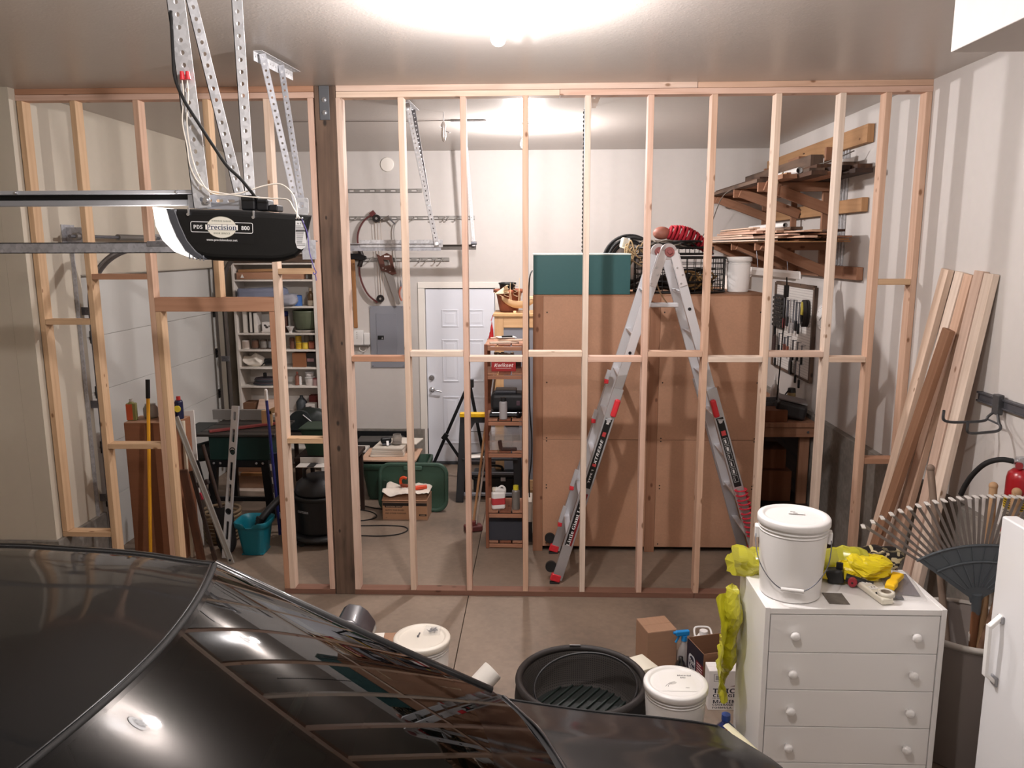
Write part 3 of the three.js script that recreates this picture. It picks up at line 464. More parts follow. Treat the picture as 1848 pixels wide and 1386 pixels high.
{
  const t = T('screw_bag', 'small clear plastic bag of dark screws lying on a white pail lid', 'bag', [0.565, 0.372, 1.235], { local: true });
  P(t, 'bag', lumpy(rb(0.085, 0.018, 0.075, 0.006, 4), 0.014, 30, 3), phy(0xffffff, 0.12, { transmission: 0.9, thickness: 0 }));
  const r = rng(5), l = []; for (let i = 0; i < 46; i++) { const x = (r() - 0.5) * 0.05, z = (r() - 0.5) * 0.04, a = r() * 6.3; l.push(rod([x, -0.002 + r() * 0.007, z], [x + 0.013 * Math.cos(a), r() * 0.008, z + 0.013 * Math.sin(a)], 0.0018, 0.0012, 5)); }
  P(t, 'screws', l, steel, { kind: 'stuff' });
  const s = T('bolt_stub', 'single short dark bolt lying on the white lid beside the bag of screws', 'bolt', [0.49, 0.362, 1.275], { local: true });
  P(s, 'shank', rod([0, 0.004, 0.018], [0.004, 0.004, -0.018], 0.0036, 0.0036, 10), steel); P(s, 'head', rod([0, 0.004, 0.018], [-0.0006, 0.004, 0.023], 0.0065, 0.0065, 6), steel);
}
{
  const sc = printMat(256, 256, (x, w, h) => { x.fillStyle = '#efedea'; x.fillRect(0, 0, w, h); x.strokeStyle = '#555'; x.lineWidth = 3; x.beginPath(); x.moveTo(30, 196); x.quadraticCurveTo(60, 140, 110, 128); x.moveTo(50, 200); x.quadraticCurveTo(48, 170, 86, 150); x.stroke(); x.fillStyle = 'rgba(120,118,115,.35)'; x.beginPath(); x.ellipse(90, 150, 32, 16, -0.4, 0, 7); x.fill(); x.beginPath(); x.ellipse(190, 210, 16, 8, 0, 0, 7); x.fill(); text(x, 'Material', 190, 44, 'italic bold 26px sans-serif', '#3a3a3a'); text(x, 'Mix', 176, 74, 'italic bold 24px sans-serif', '#3a3a3a'); }, 0.4);
  const pails = scene.children.filter(o => o.name.startsWith('plastic_pail'));
  const m = lit(new THREE.Mesh(decal(0.17, 0.17).rotateX(-Math.PI / 2).translate(0.01, 0.3605, -0.01), sc)); m.name = 'lid_scribble'; pails[2].add(m);
  const st = printMat(128, 64, (x, w, h) => { x.fillStyle = '#f2f0ee'; x.fillRect(0, 0, w, h); x.fillStyle = '#8a8986'; x.fillRect(40, 36, 34, 18); x.fillStyle = '#b5b3b0'; x.fillRect(20, 4, 40, 24); x.fillStyle = '#444'; x.beginPath(); x.arc(30, 14, 3, 0, 7); x.fill(); }, 0.4);
  const k = lit(new THREE.Mesh(decal(0.07, 0.035).rotateX(-Math.PI / 2).rotateY(-0.2).translate(0.02, 0.3625, -0.035), st)); k.name = 'lid_mark'; pails[0].add(k);
  const pk = printMat(256, 512, (x, w, h) => { x.fillStyle = '#efedea'; x.fillRect(0, 0, w, h); x.fillStyle = '#16171a'; x.fillRect(20, 10, 216, 66); x.fillStyle = '#e9e9e9'; x.fillRect(34, 50, 190, 8); x.strokeStyle = '#22242a'; x.lineWidth = 8; x.beginPath(); x.ellipse(130, 200, 80, 96, 0, 0, 7); x.stroke(); x.strokeStyle = '#9a9aa0'; x.lineWidth = 4; for (let i = 0; i < 6; i++) { x.beginPath(); x.moveTo(40, 330 + i * 22); x.lineTo(210, 330 + i * 22); x.stroke(); } }, 0.45);
  const lg = new THREE.CylinderGeometry(0.1405, 0.1345, 0.19, 12, 1, true, Math.PI * 1.34, 0.52).translate(0, 0.165, 0); lg.userData.uvDone = true;
  const q = lit(new THREE.Mesh(lg, pk)); q.name = 'printed_label'; pails[0].add(q);
}
// ---------- white chest of drawers ----------
{
  const x0 = 2.138, x1 = 2.912, z0 = 1.668, z1 = 2.092, yt = 0.945;
  const t = T('dresser', 'white chest of drawers with round knobs beside the refrigerator', 'dresser', [2.525, 0, 1.88]);
  P(t, 'side_panel', bx(x0, x0 + 0.022, 0, yt - 0.001, z0, z1, 0.002), whitePaint); P(t, 'side_panel', bx(x1 - 0.022, x1, 0, yt - 0.001, z0, z1, 0.002), whitePaint);
  P(t, 'top_panel', bx(x0 + 0.022, x1 - 0.022, yt - 0.03, yt - 0.004, z0, z1 - 0.001, 0.002), whitePaint);
  P(t, 'back_panel', bx(x0 + 0.022, x1 - 0.022, 0.03, yt - 0.03, z0, z0 + 0.006, 0), whitePaint);
  P(t, 'plinth', bx(x0 + 0.022, x1 - 0.022, 0, 0.07, z1 - 0.04, z1 - 0.012, 0.002), whitePaint);
  const hs = [0.178, 0.178, 0.178, 0.178, 0.13]; let y = yt - 0.034;
  for (const h of hs) {
    const d = P(t, 'drawer', bx(x0 + 0.026, x1 - 0.026, y - h + 0.003, y, z1 - 0.4, z1 - 0.003, 0.002), whitePaint);
    for (const x of [x0 + 0.128, x1 - 0.128]) P(d, 'knob', rot(lathe([[0, 0], [0.010, 0], [0.009, 0.010], [0.016, 0.016], [0.0205, 0.024], [0.019, 0.032], [0.012, 0.037], [0, 0.0385]], 24), Math.PI / 2).translate(x, y - h * 0.5, z1 - 0.003), whitePlastic);
    y -= h;
  }
}
// things on the dresser
{
  const Y = 0.9425;
  const sp = T('sandpaper_sheet', 'small grey sandpaper square lying on the white dresser top beside the pail', 'sandpaper', [2.475, Y, 1.99], { ry: -0.05 });
  P(sp, 'sheet', rb(0.088, 0.0016, 0.112, 0.0005), mapped(stemTex, 0xdedad4, 0.95, 0, { bumpMap: grainBump, bumpScale: 0.001 }));
  const nz = T('hose_nozzle', 'black hose nozzle with a red dial lying on the dresser beside the pail', 'nozzle', [2.575, Y, 1.84], { ry: -0.45 });
  P(nz, 'head', keep(rb(0.075, 0.065, 0.06, 0.012, 2), g => g.rotateZ(0.2).translate(-0.045, 0.036, 0)), blackPlastic); P(nz, 'barrel', merge([rod([0, 0.034, 0], [0.085, 0.024, 0], 0.02, 0.016, 16), rod([0.085, 0.024, 0], [0.115, 0.02, 0.0], 0.014, 0.018, 16), keep(rb(0.03, 0.04, 0.012, 0.004, 2), g => g.translate(-0.03, 0.082, 0))]), blackPlastic);
  P(nz, 'dial', rod([0.03, 0.026, 0.014], [0.03, 0.026, 0.034], 0.021, 0.019, 20), std(0xa02a38, 0.5)); P(nz, 'dial_pin', rod([0.03, 0.026, 0.034], [0.03, 0.026, 0.0355], 0.005, 0.005, 10), blackPlastic);
  const ps = T('power_strip', 'white multi-socket power strip lying on the dresser with its cord ring', 'power strip', [2.655, Y, 1.93], { ry: 0.17 });
  P(ps, 'strip_body', rb(0.058, 0.03, 0.25, 0.01, 3).translate(0, 0.016, 0), creamPlastic);
  for (let i = 0; i < 3; i++) { const s = P(ps, 'socket', rb(0.036, 0.004, 0.034, 0.0015).translate(0, 0.0315, -0.09 + i * 0.05), whitePlastic); P(s, 'slot', merge([rb(0.003, 0.002, 0.009, 0).translate(-0.007, 0.0335, -0.09 + i * 0.05), rb(0.003, 0.002, 0.009, 0).translate(0.007, 0.0335, -0.09 + i * 0.05)]), blackMatte); }
  P(ps, 'switch', rb(0.022, 0.007, 0.014, 0.002).translate(-0.012, 0.033, 0.07), blackPlastic);
  const tp = T('tape_roll', 'small roll of white tape lying on the end of the power strip', 'tape', [2.683, Y, 2.012], { local: true });
  P(tp, 'tape', lathe([[0.021, 0.028], [0.021, 0.046], [0.036, 0.046], [0.036, 0.028], [0.021, 0.028]], 28), std(0xd9d3c4, 0.5)); P(tp, 'core', lathe([[0.019, 0.028], [0.019, 0.046], [0.0212, 0.046], [0.0212, 0.028], [0.019, 0.028]], 24), std(0x8b7f70, 0.8));
  const cp = T('clamshell_package', 'clear plastic blister package holding dark mesh, at the back right of the dresser', 'package', [2.79, Y, 1.86], { ry: -0.18 });
  P(cp, 'clear_shell', lumpy(rb(0.19, 0.014, 0.31, 0.006, 4), 0.006, 18, 2).translate(0, 0.012, 0), phy(0xffffff, 0.1, { transmission: 0.92, thickness: 0 }));
  P(cp, 'insert', rb(0.13, 0.004, 0.24, 0.001).translate(0.02, 0.004, -0.03), std(0x5a5560, 0.7)); P(cp, 'grey_pad', rb(0.10, 0.006, 0.055, 0.002).translate(-0.045, 0.004, 0.115), std(0x3f3e42, 0.9));
  const yh = T('putty_knife', 'yellow handled scraper lying on the clear package on the dresser', 'scraper', [2.775, Y + 0.022, 1.88], { ry: -0.62 });
  P(yh, 'handle', ext(shp([[-0.085, -0.02], [-0.03, -0.024], [0.0, -0.016], [0.045, -0.021], [0.085, -0.025], [0.09, 0], [0.085, 0.025], [0.045, 0.021], [0.0, 0.016], [-0.03, 0.024], [-0.085, 0.02]]), 0.028, 0.007, 2).rotateX(-Math.PI / 2).rotateY(Math.PI / 2), yellow);
  // yellow plastic sheeting: rolled clear yellow bag behind, bright crumple in front, one more draped over the left edge
  const yb = phy(0xc9c437, 0.22, { transmission: 0.3, thickness: 0, clearcoat: 0.6 });
  const crumple = (g, amp, f, sd) => { const q = plain(lumpy(lumpy(g, amp, f, sd), amp * 0.5, f * 2.6, sd + 40)); q.computeVertexNormals(); return q; };
  const bg = T('plastic_bag_roll', 'long clear yellow plastic bag lying rolled across the back of the dresser', 'plastic bag', [2.45, Y, 1.74], { local: true });
  P(bg, 'film', (() => { const g = new THREE.CylinderGeometry(0.075, 0.07, 0.62, 36, 24); g.rotateZ(Math.PI / 2); const q = crumple(g, 0.035, 17, 4); q.scale(1, 0.9, 0.75); return q.translate(-0.06, 0.062, -0.02); })(), yb);
  P(bg, 'printed_end', (() => { const g = lumpy(new THREE.SphereGeometry(0.045, 20, 14), 0.03, 40, 6); return g.translate(0.27, 0.06, -0.02); })(), printMat(128, 128, (x, w, h) => { x.fillStyle = '#b9b13e'; x.fillRect(0, 0, w, h); x.fillStyle = '#16160f'; for (let i = 0; i < 9; i++) { x.fillRect(0, i * 15, 128, 7); } }, 0.4));
  const cr = T('plastic_bag_crumple', 'bright yellow plastic bag crumpled on the dresser behind the power strip', 'plastic bag', [2.665, Y, 1.775], { local: true });
  P(cr, 'film', (() => { const g = crumple(new THREE.SphereGeometry(0.1, 30, 20), 0.055, 24, 9); g.scale(1.25, 0.62, 0.72); return g.translate(0.02, 0.055, 0); })(), phy(0xe8d21c, 0.3, { transmission: 0.15, thickness: 0 }));
  P(cr, 'film_tail', (() => { const g = crumple(new THREE.SphereGeometry(0.06, 22, 14), 0.04, 26, 19); g.scale(1.5, 0.42, 0.8); return g.translate(-0.10, 0.024, 0.02); })(), phy(0xe8d21c, 0.3, { transmission: 0.15, thickness: 0 }));
  const pb = T('printed_bag', 'black and cream printed plastic bag behind the crumpled yellow bag', 'plastic bag', [2.83, Y - 0.02, 1.615], { local: true });
  P(pb, 'film', (() => { const g = lumpy(new THREE.SphereGeometry(0.09, 32, 22), 0.05, 22, 29); g.scale(1.3, 0.7, 0.45); return g.translate(0.0, 0.05, 0); })(), mapped(tex(128, 128, 0.12, 0.12, (u, v) => fbm(u, v, 5, 5, 2, 66) > 0.52 ? [0.82, 0.76, 0.6] : [0.09, 0.07, 0.06]), 0xffffff, 0.35));
  const dp = T('draped_bag', 'long yellow plastic bag hanging beside the left side of the white dresser', 'plastic bag', [2.095, 0.2, 1.70], { local: true });
  P(dp, 'film', crumple((() => { const g = new THREE.CylinderGeometry(0.045, 0.05, 0.62, 22, 26); const p = g.attributes.position; for (let i = 0; i < p.count; i++) { const y = p.getY(i), w = 1 + 0.45 * Math.sin(y * 9 + 0.6) - 0.25 * Math.sin(y * 21); p.setXYZ(i, p.getX(i) * 0.62 * w - 0.008, y, p.getZ(i) * 1.35 * w + 0.05 * Math.sin(y * 6)); } return g; })(), 0.022, 26, 8).translate(0.0, 0.36, 0.0), yb);
  P(dp, 'film', grid(20, 40, (u, v) => { const y = 0.65 - v * 0.52, n = vn(u * 9 + 3, v * 15, 512, 512, 8) - 0.5, a = (u - 0.5) * 2.6, w = 0.045 + 0.035 * Math.sin(v * 5 + 1) + 0.02 * n; return [-0.035 + 0.02 * Math.sin(v * 7) + w * Math.sin(a) * -1 * 0.9 - 0.02 * v, y, 0.03 + 0.10 * (u - 0.5) * 2 * (0.7 + 0.4 * Math.sin(v * 4)) + 0.05 * Math.sin(v * 3) + 0.03 * n]; }), phy(0xd9d838, 0.3, { transmission: 0.3, thickness: 0, side: THREE.DoubleSide }));
}
// ---------- refrigerator ----------
{
  const t = T('refrigerator', 'white upright refrigerator with a long handle at the right edge of view', 'refrigerator', [3.3, 0, 2.6]);
  P(t, 'cabinet', bx(3.075, 3.59, 0.03, 1.445, 2.265, 2.98, 0.012, 2), phy(0xf1f1f3, 0.35));
  P(t, 'door', bx(3.0, 3.062, 0.05, 1.425, 2.25, 2.985, 0.008, 2), phy(0xf1f1f3, 0.32));
  P(t, 'door_gasket', bx(3.062, 3.075, 0.06, 1.415, 2.262, 2.97, 0), std(0xb5b5b5, 0.7));
  const h = P(t, 'handle', merge([stick([2.956, 0.775, 2.325], [2.952, 0.995, 2.325], 0.026, 0.014, [0, 0, 1], 0.004), stick([2.953, 0.985, 2.325], [3.0, 1.035, 2.325], 0.026, 0.016, [0, 0, 1], 0.004), stick([2.956, 0.785, 2.325], [3.0, 0.745, 2.325], 0.026, 0.016, [0, 0, 1], 0.004)]), whitePlastic);
  P(h, 'handle_cap', bx(2.988, 3.0, 1.005, 1.035, 2.308, 2.342, 0.003), std(0x9b9ca0, 0.4)); P(h, 'handle_cap', bx(2.99, 3.0, 0.735, 0.775, 2.305, 2.345, 0.003), std(0x9b9ca0, 0.4));
  for (const z of [2.32, 2.9]) P(t, 'foot', cyl(0.02, 0.018, 0.03).translate(3.12, 0, z), blackPlastic);
}

// ---------- things on the floor between the car and the partition ----------
function carton(t, w, h, d, mat, o = {}) {               // closed carton standing at local origin, top flaps and tape
  P(t, 'carton_body', rb(w, h, d, 0.003).translate(0, h / 2, 0), mat);
  if (o.flaps !== false) { P(t, 'flap', rb(w - 0.002, 0.003, d / 2 - 0.001, 0.001).translate(0, h + 0.0015, -d / 4), mat); P(t, 'flap', rb(w - 0.002, 0.003, d / 2 - 0.001, 0.001).translate(0, h + 0.0015, d / 4), mat); }
  return t;
}
function openCarton(t, w, h, d, mat, inner, th = 0.004) {
  P(t, 'side', rb(w, h, th, 0.001).translate(0, h / 2, d / 2 - th / 2), mat); P(t, 'side', rb(w, h, th, 0.001).translate(0, h / 2, -d / 2 + th / 2), mat);
  P(t, 'side', rb(th, h, d - 2 * th, 0.001).translate(-w / 2 + th / 2, h / 2, 0), mat); P(t, 'side', rb(th, h, d - 2 * th, 0.001).translate(w / 2 - th / 2, h / 2, 0), mat);
  P(t, 'bottom', rb(w - 2 * th, th, d - 2 * th, 0.001).translate(0, th / 2, 0), inner ?? mat);
  return t;
}
carton(T('cardboard_box', 'plain brown closed cardboard box standing on the floor left of the blue spray bottle', 'box', [1.87, 0, 0.862], { ry: 0.255 }), 0.186, 0.234, 0.186, cardboard);
{
  const t = T('spray_bottle', 'clear spray bottle with a bright blue trigger head beside the brown box', 'bottle', [2.015, 0, 0.985], { ry: 0.2 });
  P(t, 'bottle_body', lathe([[0, 0], [0.036, 0], [0.038, 0.01], [0.038, 0.1], [0.033, 0.14], [0.018, 0.175], [0.014, 0.2], [0, 0.2]], 28), phy(0xd9d6d6, 0.15, { transmission: 0.6, thickness: 0 }));
  P(t, 'spray_head', merge([rb(0.085, 0.034, 0.026, 0.009, 3).translate(-0.012, 0.246, 0), cyl(0.018, 0.017, 0.032, 18).translate(0, 0.198, 0), rod([-0.052, 0.25, 0], [-0.068, 0.251, 0], 0.01, 0.008, 10)]), std(0x1d84c9, 0.4)); P(t, 'trigger', tube([[-0.03, 0.234, 0], [-0.04, 0.212, 0], [-0.052, 0.19, 0]], 0.0065), std(0x1d84c9, 0.4));
}
{
  const t = T('jug', 'white plastic jug with a round cap and a loop handle beside the open carton', 'jug', [2.135, 0, 0.95], { local: true });
  P(t, 'jug_body', rb(0.13, 0.19, 0.13, 0.03, 4).translate(0, 0.095, 0), phy(0xcfcac4, 0.3, { transmission: 0.3, thickness: 0 })); P(t, 'neck', cyl(0.05, 0.03, 0.03).translate(0, 0.188, 0), whitePlastic); P(t, 'cap', cyl(0.026, 0.024, 0.03, 24).translate(0, 0.214, 0), whitePlastic);
  P(t, 'loop_handle', tube([[-0.045, 0.205, 0.01], [-0.05, 0.22, -0.02], [-0.042, 0.238, -0.045], [0, 0.242, -0.052], [0.042, 0.238, -0.045], [0.05, 0.22, -0.02], [0.045, 0.205, 0.01], [0, 0.201, 0.036]], 0.006, true), whitePlastic);
}
{
  const lab = printMat(512, 512, (x, w, h) => { x.fillStyle = '#1c1a2c'; x.fillRect(0, 0, w, h); x.fillStyle = '#7b1f2c'; x.fillRect(300, 150, 212, 200); x.fillStyle = '#cfd2d8'; x.beginPath(); x.roundRect(60, 150, 210, 210, 60); x.fill(); x.fillStyle = '#20223a'; x.beginPath(); x.ellipse(165, 255, 92, 88, 0, 0, 7); x.fill(); text(x, 'Spot', 165, 230, 'bold italic 78px serif', '#f2f2f2'); text(x, 'Shot', 165, 300, 'bold italic 60px serif', '#f2f2f2'); x.fillStyle = '#ddd'; for (let i = 0; i < 5; i++) x.fillRect(320, 170 + i * 30, 120 + (i * 53) % 60, 10); });
  const t = T('open_carton', 'dark printed carton standing open, behind the white box with black lettering', 'box', [2.165, 0, 1.13], { ry: 0.27 });
  openCarton(t, 0.25, 0.262, 0.2, cardboardDark, cardInner);
  P(t, 'printed_side', decal(0.198, 0.26).rotateY(-Math.PI / 2).translate(-0.126, 0.131, 0), lab);
}
{
  const lab = printMat(512, 600, (x, w, h) => { x.fillStyle = '#ece8e6'; x.fillRect(0, 0, w, h); x.strokeStyle = '#777'; x.lineWidth = 6; x.strokeRect(50, 40, 70, 110); x.fillStyle = '#999'; x.fillRect(64, 60, 42, 70); x.fillStyle = '#6b4a42'; x.beginPath(); x.moveTo(210, 230); x.lineTo(360, 180); x.lineTo(420, 230); x.fill(); const f = (s, y, p) => text(x, s, 40, y, 'bold ' + p + 'px sans-serif', '#1a2030', 'left'); f('THICK', 300, 100); f('CLINGING', 374, 66); f('TO THE', 418, 26); f('MAXIMUM', 470, 74); f('COVERAGE', 520, 42); f('FORMULA', 566, 42); });
  const t = T('printed_box', 'white box with black THICK CLINGING MAXIMUM lettering beside the dresser', 'box', [2.215, 0, 1.325], { ry: 0.02 });
  carton(t, 0.275, 0.226, 0.095, std(0xece8e6, 0.5)); P(t, 'printed_front', decal(0.273, 0.224).translate(0, 0.113, 0.0485), lab);
}
{
  const t = T('carton_device', 'cream box with black slots and round dials left of the lidded pail', 'box', [1.742, 0, 1.22], { ry: 0.5 });
  P(t, 'carton_body', rb(0.10, 0.19, 0.15, 0.004).translate(0, 0.095, 0), creamPlastic); P(t, 'dark_slot', rb(0.07, 0.022, 0.002, 0.0005).translate(0, 0.15, 0.076), blackPlastic); P(t, 'dark_slot', rb(0.003, 0.022, 0.09, 0.0005).translate(-0.051, 0.15, 0), blackPlastic);
  for (const y of [0.11, 0.07, 0.035]) P(t, 'dial', rot(cyl(0.013, 0.012, 0.006, 18), Math.PI / 2).translate(0.01, y, 0.075), darkGrey);
  const b = T('black_bottle', 'glossy black bottle with a cap beside the cream box and the mesh basket', 'bottle', [1.655, 0, 1.18], { local: true });
  P(b, 'bottle_body', lathe([[0, 0], [0.042, 0], [0.044, 0.008], [0.044, 0.12], [0.036, 0.148], [0.018, 0.162], [0.017, 0.17], [0, 0.17]], 28), phy(0x111214, 0.12, { clearcoat: 1 })); P(b, 'cap', cyl(0.018, 0.017, 0.026).translate(0, 0.168, 0), blackPlastic);
  const c = T('labelled_bottle', 'black bottle with a white printed label between the brown box and the open carton', 'bottle', [1.965, 0, 1.16], { local: true });
  P(c, 'bottle_body', lathe([[0, 0], [0.034, 0], [0.035, 0.008], [0.035, 0.13], [0.026, 0.158], [0.014, 0.17], [0.013, 0.19], [0, 0.19]], 28), phy(0x121316, 0.2, { clearcoat: 1 }));
  const g = new THREE.CylinderGeometry(0.0355, 0.0355, 0.09, 28, 1, true).translate(0, 0.085, 0); g.userData.uvDone = true;
  P(c, 'label', g, printMat(256, 96, (x, w, h) => { x.fillStyle = '#14151a'; x.fillRect(0, 0, w, h); x.strokeStyle = '#f0f0f0'; x.lineWidth = 12; for (let k = 0; k < 3; k++) { x.beginPath(); x.arc(40 + k * 88, 40, 24, 2.4, 6); x.stroke(); x.beginPath(); x.moveTo(20 + k * 88, 60); x.lineTo(70 + k * 88, 88); x.stroke(); } }, 0.4));
  const d = T('blue_bottle', 'dark blue plastic bottle with a blue cap wedged against the side of the dresser', 'bottle', [2.078, 0, 1.76], { local: true });
  P(d, 'bottle_body', lathe([[0, 0], [0.05, 0], [0.052, 0.01], [0.052, 0.12], [0.044, 0.155], [0.02, 0.18], [0.018, 0.2], [0, 0.2]], 28), phy(0x1c2a66, 0.2, { clearcoat: 1 })); P(d, 'cap', cyl(0.022, 0.021, 0.028).translate(0, 0.195, 0), std(0x2b4488, 0.4));
  openCarton(T('cardboard_tray', 'small open brown cardboard box on the floor between the pail and the car', 'box', [1.945, 0, 1.965], { ry: -0.12 }), 0.2, 0.235, 0.16, cardboardDark, cardInner);
}
{ // round black mesh basket with a ridged bottom
  const t = T('mesh_basket', 'large round black collapsible mesh basket lying open on the floor', 'basket', [1.385, 0, 1.46], { local: true });
  const R = 0.34, mesh = mapped(tex(64, 64, 0.012, 0.012, (u, v) => (Math.abs(u - 0.5) < 0.22 && Math.abs(v - 0.5) < 0.22) ? [0.07, 0.066, 0.064] : [0.24, 0.22, 0.21]), 0xffffff, 0.7);
  P(t, 'mesh_wall', lathe([[R - 0.07, 0.012], [R - 0.045, 0.05], [R - 0.04, 0.15], [R - 0.02, 0.215]], 64), Object.assign(mesh.clone(), { side: THREE.DoubleSide }));
  P(t, 'outer_skirt', lathe([[R - 0.05, 0.004], [R + 0.004, 0.03], [R + 0.016, 0.12], [R + 0.006, 0.215]], 64), Object.assign(blackRubber.clone(), { side: THREE.DoubleSide }));
  P(t, 'rim', new THREE.TorusGeometry(R - 0.006, 0.019, 12, 64).rotateX(Math.PI / 2).translate(0, 0.218, 0), std(0x241f1e, 0.6));
  P(t, 'hoop', tube(Array.from({ length: 24 }, (_, i) => { const a = i / 24 * 6.283; return [0.02 + (R - 0.07) * Math.cos(a), 0.20 + 0.045 * Math.sin(a * 1 + 2.6), 0.03 + (R - 0.07) * Math.sin(a)]; }), 0.006, true, 8, 96), blackPlastic);
  P(t, 'bottom', new THREE.CylinderGeometry(R - 0.06, R - 0.06, 0.008, 48).translate(0, 0.012, 0), std(0x121716, 0.6));
  for (let i = -5; i <= 5; i++) { const o = i * 0.046, l = Math.sqrt(Math.max(0.004, 0.075 - o * o)); const a = 0.62; P(t, 'ridge', stick([o * Math.cos(a) - l * Math.sin(a), 0.02, o * Math.sin(a) + l * Math.cos(a)], [o * Math.cos(a) + l * Math.sin(a), 0.02, o * Math.sin(a) - l * Math.cos(a)], 0.016, 0.01, [0, 1, 0], 0.003), std(0x1d2824, 0.5)); }
  P(t, 'tag', rb(0.062, 0.003, 0.02, 0.001).rotateX(-0.5).translate(-0.02, 0.243, -R + 0.02), whitePlastic);
}
{
  const t = T('paper_towel_roll', 'white paper towel roll tipped over beside the windshield of the black car', 'paper towel', [0.85, 0, 1.38]);
  const a = [0.765, 0.07, 1.425], b = [0.905, 0.185, 1.325];
  P(t, 'paper', along(lathe([[0.021, 0], [0.058, 0], [0.06, 0.004], [0.06, 0.205], [0.058, 0.209], [0.021, 0.209], [0.021, 0]], 36), a, b), paperWhite); P(t, 'core', along(lathe([[0.019, 0.001], [0.0211, 0.001], [0.0211, 0.208], [0.019, 0.208], [0.019, 0.001]], 24), a, b), cardInner);
  const c = T('cardboard_piece', 'flat brown carton with white paper on it, behind the pail near the car mirror', 'box', [0.17, 0, 0.74], { ry: 0.1 });
  P(c, 'carton_body', rb(0.3, 0.05, 0.16, 0.003).translate(0, 0.025, 0), cardboard); P(c, 'paper', lumpy(rb(0.16, 0.004, 0.13, 0.001, 3), 0.01, 25, 2).translate(-0.07, 0.058, 0.0), paperWhite);
}

// ---------- right-hand corner: leaning studs, trash can with garden tools ----------
{
  const g = 'fresh studs leaning against the right wall';
  const defs = [[3.33, 0.19, 3.628, 0.43, 0], [3.335, 0.36, 3.63, 0.59, 1], [3.34, 0.475, 3.63, 0.69, 2], [3.35, 0.70, 3.63, 0.795, 0], [3.36, 0.80, 3.632, 0.892, 3]];
  const lab = ['leftmost of the five fresh pine studs leaning against the right wall', 'second from left of the five fresh studs leaning on the right wall', 'middle one of the five fresh studs leaning on the right wall', 'second from right of the five fresh studs leaning on the right wall', 'rightmost of the five fresh studs leaning against the right wall'];
  defs.forEach(([xb, zb, xt, zt, m], i) => { const t = T('leaning_stud', lab[i], 'lumber', [xb, 0, zb], { group: g }); P(t, 'board', stick([xb, 0.004, zb], [xt, 2.345 - 0.012 * (i % 3), zt], 0.089, 0.038, [0, 0, 1], 0.003), pine[[2, 0, 4, 1, 0][i]]); });
  const t = T('old_board', 'short dark weathered board leaning in front of the fresh studs', 'lumber', [3.22, 0, 0.5]);
  P(t, 'board', stick([3.20, 0.004, 0.42], [3.52, 2.01, 0.715], 0.089, 0.038, [0, 0, 1], 0.006), mapped(pineTex[1], 0xa88a72, 0.8));
}
{
  const t = T('trash_can', 'round grey plastic trash can holding a rake and garden tools', 'trash can', [3.25, 0, 1.66], { local: true });
  P(t, 'can_body', lathe([[0, 0.006], [0.20, 0.006], [0.205, 0], [0.21, 0.006], [0.262, 0.62], [0.275, 0.635], [0.275, 0.655], [0.262, 0.66], [0.254, 0.62], [0.203, 0.02], [0, 0.02]], 48), std(0x8a807a, 0.6)); P(t, 'rim_band', lathe([[0.262, 0.648], [0.282, 0.645], [0.285, 0.66], [0.278, 0.672], [0.262, 0.670], [0.258, 0.66]], 48), std(0xb3aca4, 0.5));
}
{ // leaf rake, fan upwards
  const t = T('leaf_rake', 'large grey fan-shaped leaf rake standing tines up in the trash can', 'rake', [3.315, 0.775, 1.6], { local: true });
  const M = new THREE.Matrix4().makeRotationX(0.12), ap = g => keep(g, q => q.applyMatrix4(M)), grp = std(0x666d73, 0.5), tineM = std(0x857c77, 0.55), tipM = std(0xc9c4be, 0.6);
  const A = 1.0, n = 33, r0 = 0.05, r1 = 0.29, r2 = 0.555, pt = (a, r, z = 0) => { const k = r * (1 + 0.30 * a * a); return [Math.sin(a) * k, Math.cos(a) * k, z]; };
  const poly = []; for (let i = 0; i <= 20; i++) { const a = mix(-A, A, i / 20); poly.push(pt(a, r1).slice(0, 2)); } poly.push([0.035, 0.0], [0.025, -0.03], [-0.025, -0.03], [-0.035, 0.0]);
  P(t, 'fan_plate', ap(ext(shp(poly), 0.005).translate(0, 0, -0.003)), grp);
  for (let i = 0; i < 9; i++) { const a = mix(-A * 0.94, A * 0.94, i / 8); P(t, 'fan_rib', ap(stick(pt(a, 0.06, 0.004), pt(a, r1, 0.004), 0.005, 0.006, [1, 0, 0], 0.001)), grp); }
  for (const r of [0.2, r1]) P(t, 'cross_band', ap(tube(Array.from({ length: 17 }, (_, i) => pt(mix(-A, A, i / 16) * (r < 0.25 ? 0.98 : 1.01), r, 0.006)), 0.006, false, 6, 40)), grp);
  for (let i = 0; i < n; i++) { const a = mix(-A * 0.995, A * 0.995, i / (n - 1)), b = pt(a * 1.0, r2), p = P(t, 'tine', ap(stick(pt(a, r1 - 0.01), b, 0.0135, 0.005, [1, 0, 0], 0.001)), tineM); const tip = pt(a, r2 - 0.002); P(p, 'tine_tip', ap(stick([tip[0], tip[1], 0.003], [tip[0] * 1.02, tip[1] + 0.006, 0.05], 0.018, 0.006, [1, 0, 0], 0.001)), tipM); }
  P(t, 'ferrule', ap(rod([0, 0.02, 0], [0.012, -0.09, 0], 0.024, 0.021, 14)), grp); const h = P(t, 'handle', ap(rod([0.005, -0.03, 0], [0.05, -0.66, 0.02], 0.019, 0.018, 14)), std(0x8a5d40, 0.6)); P(h, 'handle_label', ap(rod([0.0165, -0.205, 0.0003], [0.0195, -0.245, 0.0016], 0.0196, 0.0196, 14)), std(0xc8c0b8, 0.6));
}
